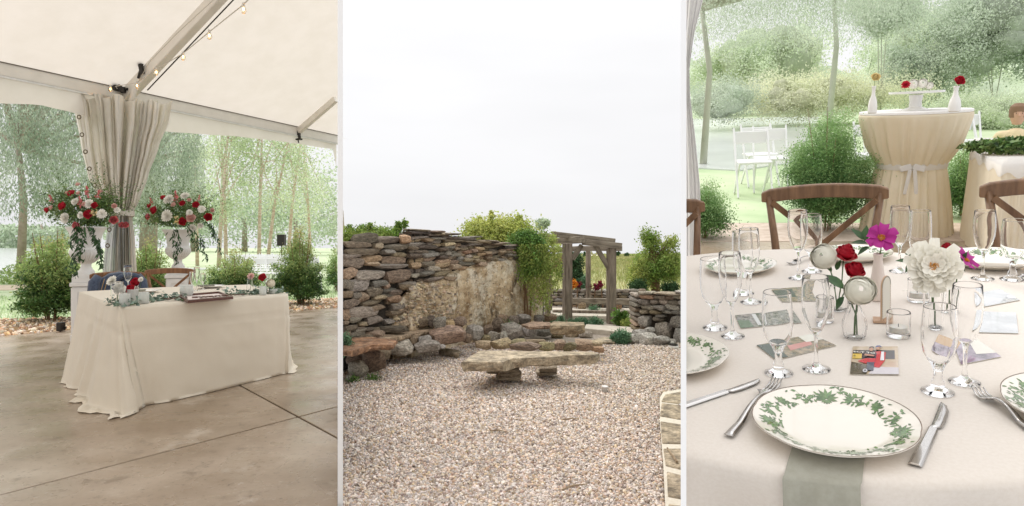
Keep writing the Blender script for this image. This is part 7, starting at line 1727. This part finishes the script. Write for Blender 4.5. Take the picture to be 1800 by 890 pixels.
# ---- white table at the right
bt = [RT(1706, 262, .0), RT(1762, 290, .0), RT(1900, 292, .0), RT(1900, 245, .0), RT(1712, 243, .0)]
cb = sum(bt, Vector()) / 5; t = thing('buffet_table', 'white topped side table with cream skirt at the right edge', 'table', T(cb.x, cb.y, FZ))
rowt = [[Vector((cb.x, cb.y, .0)) + (q - cb) * f - Vector((cb.x, cb.y, FZ)) for q in bt] for f in (0.01, .97, 1)]
ring = []
for i, a in enumerate(bt):
    b = bt[(i + 1) % 5]
    for j in range(24): ring.append(a.lerp(b, j / 24))
ob('white_overlay', MB().grid([[q + Vector((-cb.x, -cb.y, -FZ + .004)) for q in [(cb * .99 + r_ * .01) for r_ in ring]], [q + Vector((-cb.x, -cb.y, -FZ + .004)) for q in ring], [q + Vector((-cb.x, -cb.y, -FZ - .07 - .02 * math.sin(i * .9))) + (q - cb) * .01 for i, q in enumerate(ring)]], closed=True), m_linW, parent=t, smooth=True)
ob('cream_skirt', MB().grid([[q + Vector((-cb.x, -cb.y, -FZ - .01)) for q in ring], [q + Vector((-cb.x, -cb.y, 0)) + (q - cb) * (.04 + .025 * math.sin(i * 1.3)) for i, q in enumerate(ring)]], closed=True), m_linY, parent=t, smooth=True)
p0 = RT(1775, 268, .02); pts = clump_pts(1400, (p0.x + .1, p0.y, .07), (.42, .12, .06)); o = leaves('greenery_garland', pts, .06, m_leafD, aspect=.5); tag(o, 'dark greenery lying on the white side table', 'greenery')
q = RT(1788, 262, .02); t = thing('serving_tray', 'white oval serving tray on the side table by the greenery', 'tray', T(q.x, q.y + .12, .01)); ob('tray_body', MB().lathe([(.0001, 0), (.2, 0), (.26, .05), (.255, .052), (.19, .01), (.0001, .01)], 30), m_cer, parent=t, smooth=True)
# ---- tent leg curtain at the left edge
rows = []
for j in range(24):
    v = -60 + 520 * j / 23; row = []
    ul, ur = 1203, float(np.interp(v, [-60, 0, 60, 120, 170, 240, 330, 460], [1248, 1236, 1220, 1212, 1213, 1222, 1231, 1232]))
    for i in range(16): f = i / 15; row.append(cutx(RP(ul + (ur - ul) * f, v, 4.3 + .05 * math.sin(i * 1.7))))
    rows.append(row)
o = ob('tent_curtain', MB().grid(rows), m_linW, smooth=True); cut_mesh(o, BASE.copy(), False); tag(o, 'narrow strip of gathered tent curtain at the left edge behind the round table', 'curtain')

# ---- ground, lawn, pond
m_mulR = mat('mulch_floor', (.50, .40, .32), (.64, .54, .46), 12, 6, rough=.95, bump=.3, bscale=40); m_lawnR = mat('pale_lawn', (.38, .50, .28), (.56, .64, .42), .8, 4, rough=1); m_wat2 = mat('bright_water', (.62, .64, .63), (.72, .74, .74), .5, 3, rough=.15, spec=.8)  # mulch, pale green lawn and water beyond the round table
def rpoly(pxs, z): return [tuple(RT(u, v, z)[:2]) for u, v in pxs]
def rvh(u): return 425 + 1100 * (_up.x * (u - 900) / F + _up.y) / _up.z
def rsheet(name, v0, v1, z, m, u1=1900, kind='structure', u0=1206.8):
    o = ob(name, MB().prism(rpoly([(u0, v0), (u1, v0), (u1, v1 if v1 > 300 else rvh(u1) + 9), (u0, v1 if v1 > 300 else rvh(u0) + 9)], z), z - .05, z), m); tag(o, kind=kind); return o
rsheet('concrete_floor', 900, 423, FZ - .004, m_conc); rsheet('mulch_bed', 424, 392, FZ, m_mulR); rsheet('lawn', 391.8, 168, FZ - .012, m_lawnR)
o = ob('pond', MB().prism(rpoly([(1226, 296), (1300, 300), (1392, 286), (1425, 240), (1440, 205), (1207, 210), (1207, 262)], FZ), FZ - .06, FZ + .01), m_wat2); tag(o, kind='structure')
# the bank beyond rises gently
def core(c, r, m, t, I, nb, zlo=None, nm='crown_mass'):
    # the dense inside of a crown: many overlapping lumps, each dented by noise
    mb = MB(); base = bmesh.new(); bmesh.ops.create_icosphere(base, subdivisions=3, radius=1); bv = [v.co.copy() for v in base.verts]; bf = [tuple(v.index for v in f.verts) for f in base.faces]; base.free()
    for i in range(nb):
        d = unit(rng.normal(size=(1, 3)))[0]; p = c + d * r * rng.uniform(.25, .72); s = r.min() * rng.uniform(.32, .55) if nb < 20 else r.min() * rng.uniform(.35, .62)
        s2 = np.minimum(r * .5, np.full(3, s)); ph = rnd.uniform(0, 99); vs_ = []
        for v in bv:
            q = v * (1 + .30 * mnoise.noise(v * 1.6 + Vector((ph, 0, 0))) + .13 * mnoise.noise(v * 4.5 + Vector((0, ph, 0)))); q = Vector((p[0] + q.x * s2[0], p[1] + q.y * s2[1], p[2] + q.z * s2[2]))
            vs_.append(q)
        us = [rpix(q)[0] for q in vs_[:12]]
        if min(us) < RW[0] + 8 or (zlo is not None and min(q.z for q in vs_) < zlo): continue
        mb.add(vs_, bf)
    if mb.v: o = ob(nm, mb, m, parent=t, M=I, smooth=True, fix=False); o['kind'] = 'stuff'
def rpix(p): return pix(MR @ Vector(p))
def rleaves(name, label, cat, n, u, v, y, ru, rv, m, size, nc=60, cr=.2, group=None, gauss=True, kind=None, ry=None, zlo=None, asp=.6):
    c = RP(u, v, y); k_ = (MR @ c).y / F * .88; r = np.array((ru * k_, ry or ru * k_ * .6, rv * k_))
    cc = np.array(c) + rng.normal(size=(nc, 3)) * r * .42; pts = cc[rng.integers(0, nc, n)] + rng.normal(size=(n, 3)) * cr * k_ * 10
    pts = sector(pts, *RW, local=True)
    if zlo is not None: pts = pts[pts[:, 2] > zlo]
    if kind == 'stuff':
        o = leaves(name, pts, size, m, aspect=asp); tag(o, label, cat, kind='stuff'); return o
    t = thing(name, label, cat, T(c.x, c.y, FZ), group); I = T(c.x, c.y, FZ).inverted()
    core(np.array(c), r, m, t, I, 26 if cat == 'tree' else 40, zlo)
    leaves('foliage', pts, size, m, parent=t, M=I, aspect=asp, kind='stuff')
    mb = MB()
    for i in range(3): mb.tube([(c.x + rnd.uniform(-.05, .05), c.y, FZ), (c.x + rnd.uniform(-.4, .4) * r[0], c.y, c.z), (c.x + rnd.uniform(-.7, .7) * r[0], c.y, c.z + r[2] * .6)], [1.2 * k_, .8 * k_, .3 * k_], 5)
    if cat == 'tree' or cat == 'shrub': ob('stems', mb, m_barkS, parent=t, M=I)
    return t
m_barkS = mat('soft_bark', (.44, .46, .36), (.54, .55, .45), 3, rough=.9)
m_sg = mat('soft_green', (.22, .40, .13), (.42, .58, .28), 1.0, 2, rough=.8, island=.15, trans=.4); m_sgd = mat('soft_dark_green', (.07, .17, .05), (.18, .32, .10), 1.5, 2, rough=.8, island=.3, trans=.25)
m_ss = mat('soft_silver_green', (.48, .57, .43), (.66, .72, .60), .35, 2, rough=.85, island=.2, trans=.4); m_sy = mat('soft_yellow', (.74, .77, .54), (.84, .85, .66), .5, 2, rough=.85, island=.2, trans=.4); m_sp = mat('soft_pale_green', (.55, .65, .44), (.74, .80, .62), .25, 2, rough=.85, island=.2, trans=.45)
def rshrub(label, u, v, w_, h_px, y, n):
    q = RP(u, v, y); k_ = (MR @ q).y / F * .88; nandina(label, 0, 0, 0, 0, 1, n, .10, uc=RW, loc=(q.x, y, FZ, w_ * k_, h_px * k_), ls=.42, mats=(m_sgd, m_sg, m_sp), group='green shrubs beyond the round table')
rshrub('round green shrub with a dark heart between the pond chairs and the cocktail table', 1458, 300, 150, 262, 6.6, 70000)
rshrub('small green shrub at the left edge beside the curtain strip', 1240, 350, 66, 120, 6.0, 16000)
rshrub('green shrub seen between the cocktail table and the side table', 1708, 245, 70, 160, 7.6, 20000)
rleaves('reeds', 'pale yellow reeds across the pond', 'reeds', 60000, 1420, 168, 26, 200, 34, m_sy, .055, cr=1.4, ry=1.5, nc=160)
rleaves('reeds', 'yellow green weeds right of the cocktail table', 'reeds', 40000, 1730, 205, 22, 120, 36, m_sp, .05, cr=1.4, ry=1.5, nc=120)
rleaves('lakeside_bushes', 'pale bushes left of the pond bank', 'bushes', 20000, 1270, 178, 24, 70, 30, m_ss, .055, cr=1.4, ry=1.5, nc=80)
def rwill(label, u, y, h, rad, n, m, ns, low=.3, size=.07, tr=.2):
    c = RP(u, 300, y); return willow_local(label, c.x, y, h, rad, n, ns, m, low, size, tr)
def willow_local(label, x, y, h, rad, n, ns, m, low, size, tr):
    t = thing('willow_tree', label, 'tree', T(x, y, FZ), 'willows round the pond'); mb = MB(); mb.tube([(0, 0, 0), (.1, 0, h * .3), (-.1, 0, h * .55)], [tr, tr * .75, tr * .5], 10); ob('trunk', mb, m_barkS, parent=t, smooth=True)
    mb = MB(); A = []; Dd = []
    for i in range(ns):
        a = rng.uniform(0, 2 * PI); rr = rad * math.sqrt(rng.uniform(.02, 1)); tx, ty = rr * math.cos(a), rr * math.sin(a) * .7; tz = h * (1 - .4 * (rr / rad) ** 2) * rng.uniform(.8, 1.05)
        if i < 40 and insec((x + tx, y + ty, FZ + tz), RW, True): mb.tube([(0, 0, h * .5), (tx * .5, ty * .5, h * .5 + (tz - h * .5) * .8), (tx, ty, tz)], [.08, .05, .02], 5)
        L = min(rng.uniform(.25, .6) * h, max(.4, tz - h * low * rng.uniform(.75, 1.1))); m_ = int(n / ns); s = rng.uniform(0, 1, m_)
        A.append(np.column_stack([tx + rng.normal(size=m_) * .25 * (1 + s), ty + rng.normal(size=m_) * .3, tz - s * L])); Dd.append(np.column_stack([rng.normal(size=m_) * .5, rng.normal(size=m_) * .5, -np.ones(m_)]))
    A = np.concatenate(A); Dd = np.concatenate(Dd); W_ = A + np.array([x, y, FZ]); Am_ = np.array(MR); q = W_ @ Am_[:3, :3].T + Am_[:3, 3]; u = 900 + F * q[:, 0] / q[:, 1]; k_ = (u > RW[0]) & (u < RW[1])
    ob('branches', mb, m_barkS, parent=t); leaves('crown', A[k_], size, m, parent=t, aspect=.35, kind='stuff', dirs=Dd[k_]); return t
# the woods beyond the pond: one rolling mass of far crowns
def woods():
    rows = []; ny, nx = 34, 90
    for j in range(ny + 1):
        row = []
        for i in range(nx + 1):
            u = 1207 + 700 * i / nx; y = 52 + j * .35; f = j / ny; vt = 64 + 34 * math.sin(i * .085 + 1) + 22 * math.sin(i * .21) + (60 if 1430 < u < 1530 else 0)
            top = RP(u, vt, 60).z; x = RP(u, 100, y).x; z = FZ + (top - FZ) * math.sin(f * PI / 2) ** .8; n_ = 1.4 * mnoise.noise(Vector((x * .28, z * .33, 2))) + .7 * mnoise.noise(Vector((x * .8, z * .8, 7)))
            row.append((x, y - n_ * 2.2, z + n_ * .5 * f))
        rows.append(row)
    o = ob('far_woods', MB().grid(rows), m_wood2, smooth=True); tag(o, 'soft pale green far woods closing the view beyond the pond', 'woods', kind='stuff')
m_wood2 = mat('far_wood_green', (.38, .47, .32), (.60, .68, .50), .22, 3, rough=1, c3=(.70, .74, .56), ramp=(.35, .6))
woods()
rwill('big grey green willow hanging over the pond at the upper left', 1236, 12.5, 5.8, 3.4, 90000, m_ss, 260, low=.42, size=.04, tr=.07)
rwill('willow behind the middle chair reaching up to the sky gap', 1452, 22, 8.4, 3.4, 44000, m_ss, 130, low=.38, size=.06, tr=.1)
rleaves('broadleaf_tree', 'pale round tree behind the cocktail table', 'tree', 50000, 1640, 105, 34, 100, 80, m_sp, .10, nc=120, cr=1.4, group='soft trees beyond the pond')
rleaves('broadleaf_tree', 'large pale tree filling the upper right corner', 'tree', 70000, 1765, 40, 30, 130, 110, m_ss, .09, nc=160, cr=1.5, group='soft trees beyond the pond')
rleaves('broadleaf_tree', 'round grey green tree just left of the cake stand', 'tree', 34000, 1600, 130, 30, 60, 48, m_ss, .08, nc=90, cr=1.0, group='soft trees beyond the pond')
rleaves('broadleaf_tree', 'far pale tree behind the pond, left half', 'tree', 40000, 1340, 110, 40, 150, 60, m_sp, .12, nc=120, cr=1.3, group='soft trees beyond the pond')
rleaves('broadleaf_tree', 'thin tree branch mass at the top beside the sky gap', 'tree', 16000, 1560, 20, 26, 60, 34, m_ss, .08, nc=80, cr=1.0, group='soft trees beyond the pond')
# white chairs on the lawn
fc = folding('white folding chair on the lawn left of the shrub, nearest one', T(RT(1322, 343, FZ).x, RT(1322, 343, FZ).y, FZ, rz=.3), 'white folding chairs beyond the round table')
for (u, v, rz, lab) in ((1352, 335, .2, 'white folding chair on the lawn left of the shrub, right one'), (1334, 325, .4, 'white folding chair on the lawn behind the nearest two'), (1532, 330, .2, 'white folding chair between shrub and cocktail table, front'), (1545, 308, .1, 'white folding chair between shrub and cocktail table, middle'), (1540, 290, .2, 'white folding chair between shrub and cocktail table, back'), (1684, 318, .3, 'white folding chair right of the cocktail table, front'), (1690, 300, .1, 'white folding chair right of the cocktail table, back')):
    q = RT(u, v, FZ); copy_thing(fc, lab, T(q.x, q.y, FZ, rz=rz), None)
# ---- a guest far behind at the right edge
def person(label, M):
    t = thing('person', label, 'person', M); 
    J = {'pel': (0, 0, .95, .13), 'waist': (0, 0, 1.1, .115), 'chest': (0, 0, 1.32, .14), 'neck': (0, 0, 1.47, .055), 'ls': (.17, 0, 1.41, .055), 'rs': (-.17, 0, 1.41, .055), 'le': (.24, .02, 1.14, .042), 're': (-.24, .02, 1.14, .042), 'lw': (.18, -.16, 1.0, .03), 'rw': (-.18, -.16, 1.0, .03), 'lh': (.1, 0, .9, .09), 'rh': (-.1, 0, .9, .09), 'lk': (.11, -.01, .5, .06), 'rk': (-.11, -.01, .5, .06), 'la': (.11, .02, .08, .04), 'ra': (-.11, .02, .08, .04), 'lt': (.12, -.14, .03, .035), 'rt': (-.12, -.14, .03, .035)}
    E = [('pel', 'waist'), ('waist', 'chest'), ('chest', 'neck'), ('chest', 'ls'), ('chest', 'rs'), ('ls', 'le'), ('le', 'lw'), ('rs', 're'), ('re', 'rw'), ('pel', 'lh'), ('pel', 'rh'), ('lh', 'lk'), ('lk', 'la'), ('la', 'lt'), ('rh', 'rk'), ('rk', 'ra'), ('ra', 'rt')]
    ks = list(J); me = bpy.data.meshes.new('body'); me.from_pydata([J[k][:3] for k in ks], [(ks.index(a), ks.index(b)) for a, b in E], []); m_dr = mat('pale_yellow_shirt', (.80, .66, .42), rough=.8); me.materials.append(m_dr)
    o = bpy.data.objects.new('body', me); link(o, t); sk = o.modifiers.new('skin', 'SKIN'); sv = me.skin_vertices[0].data
    for i, k in enumerate(ks): sv[i].radius = (J[k][3], J[k][3] * .8); sv[i].use_root = (k == 'pel')
    o.modifiers.new('sub', 'SUBSURF').render_levels = 2
    m_sk = mat('skin', (.60, .36, .25), rough=.6)
    hd = MB(); hd.lathe([(.0001, -.12), (.045, -.11), (.07, -.05), (.076, .02), (.068, .08), (.035, .115), (.0001, .12)], 20); h_ = ob('head', hd, m_sk, parent=t, M=T(0, 0, 1.62), smooth=True)
    ob('nose', MB().tube([(0, -.07, .02), (0, -.092, -.012)], [.007, .013], 6), m_sk, parent=h_); ob('eyes', MB().tube([(-.03, -.068, .02), (-.026, -.07, .02)], .007, 6).tube([(.03, -.068, .02), (.026, -.07, .02)], .007, 6), m_dark, parent=h_)
    ob('hair', MB().lathe([(.084, -.03), (.088, .05), (.078, .10), (.04, .135), (.0001, .14)], 20, c=(0, .014, 0)), mat('brown_hair', (.24, .14, .08), rough=.7), parent=h_, smooth=True)
    for s in (-1, 1):
        mb = MB(); w_ = Vector((s * .18, -.16, 1.0)); mb.tube([w_, w_ + Vector((-s * .02, -.08, -.03))], [.026, .032], 8)
        for k in range(5): mb.tube([w_ + Vector((-s * .02 + (k - 2) * .014, -.07, -.03)), w_ + Vector((-s * .02 + (k - 2) * .016, -.11 - .01 * (2 - abs(k - 2)), -.05)), w_ + Vector((-s * .02 + (k - 2) * .015, -.13, -.075))], [.009, .008, .006], 6)
        ob('hand', mb, m_sk, parent=t, smooth=True)
    mb = MB(); mb.lathe([(.135, 1.0), (.16, .92), (.18, .7), (.19, .5)], 24); ob('blue_skirt', mb, mat('blue_cloth', (.10, .17, .34), rough=.8), parent=t, smooth=True)
q = RP(1790, 196, 9.5); person('guest with brown hair, pale yellow top and blue bottoms far behind the side table', T(q.x, 9.5, q.z - 1.66))
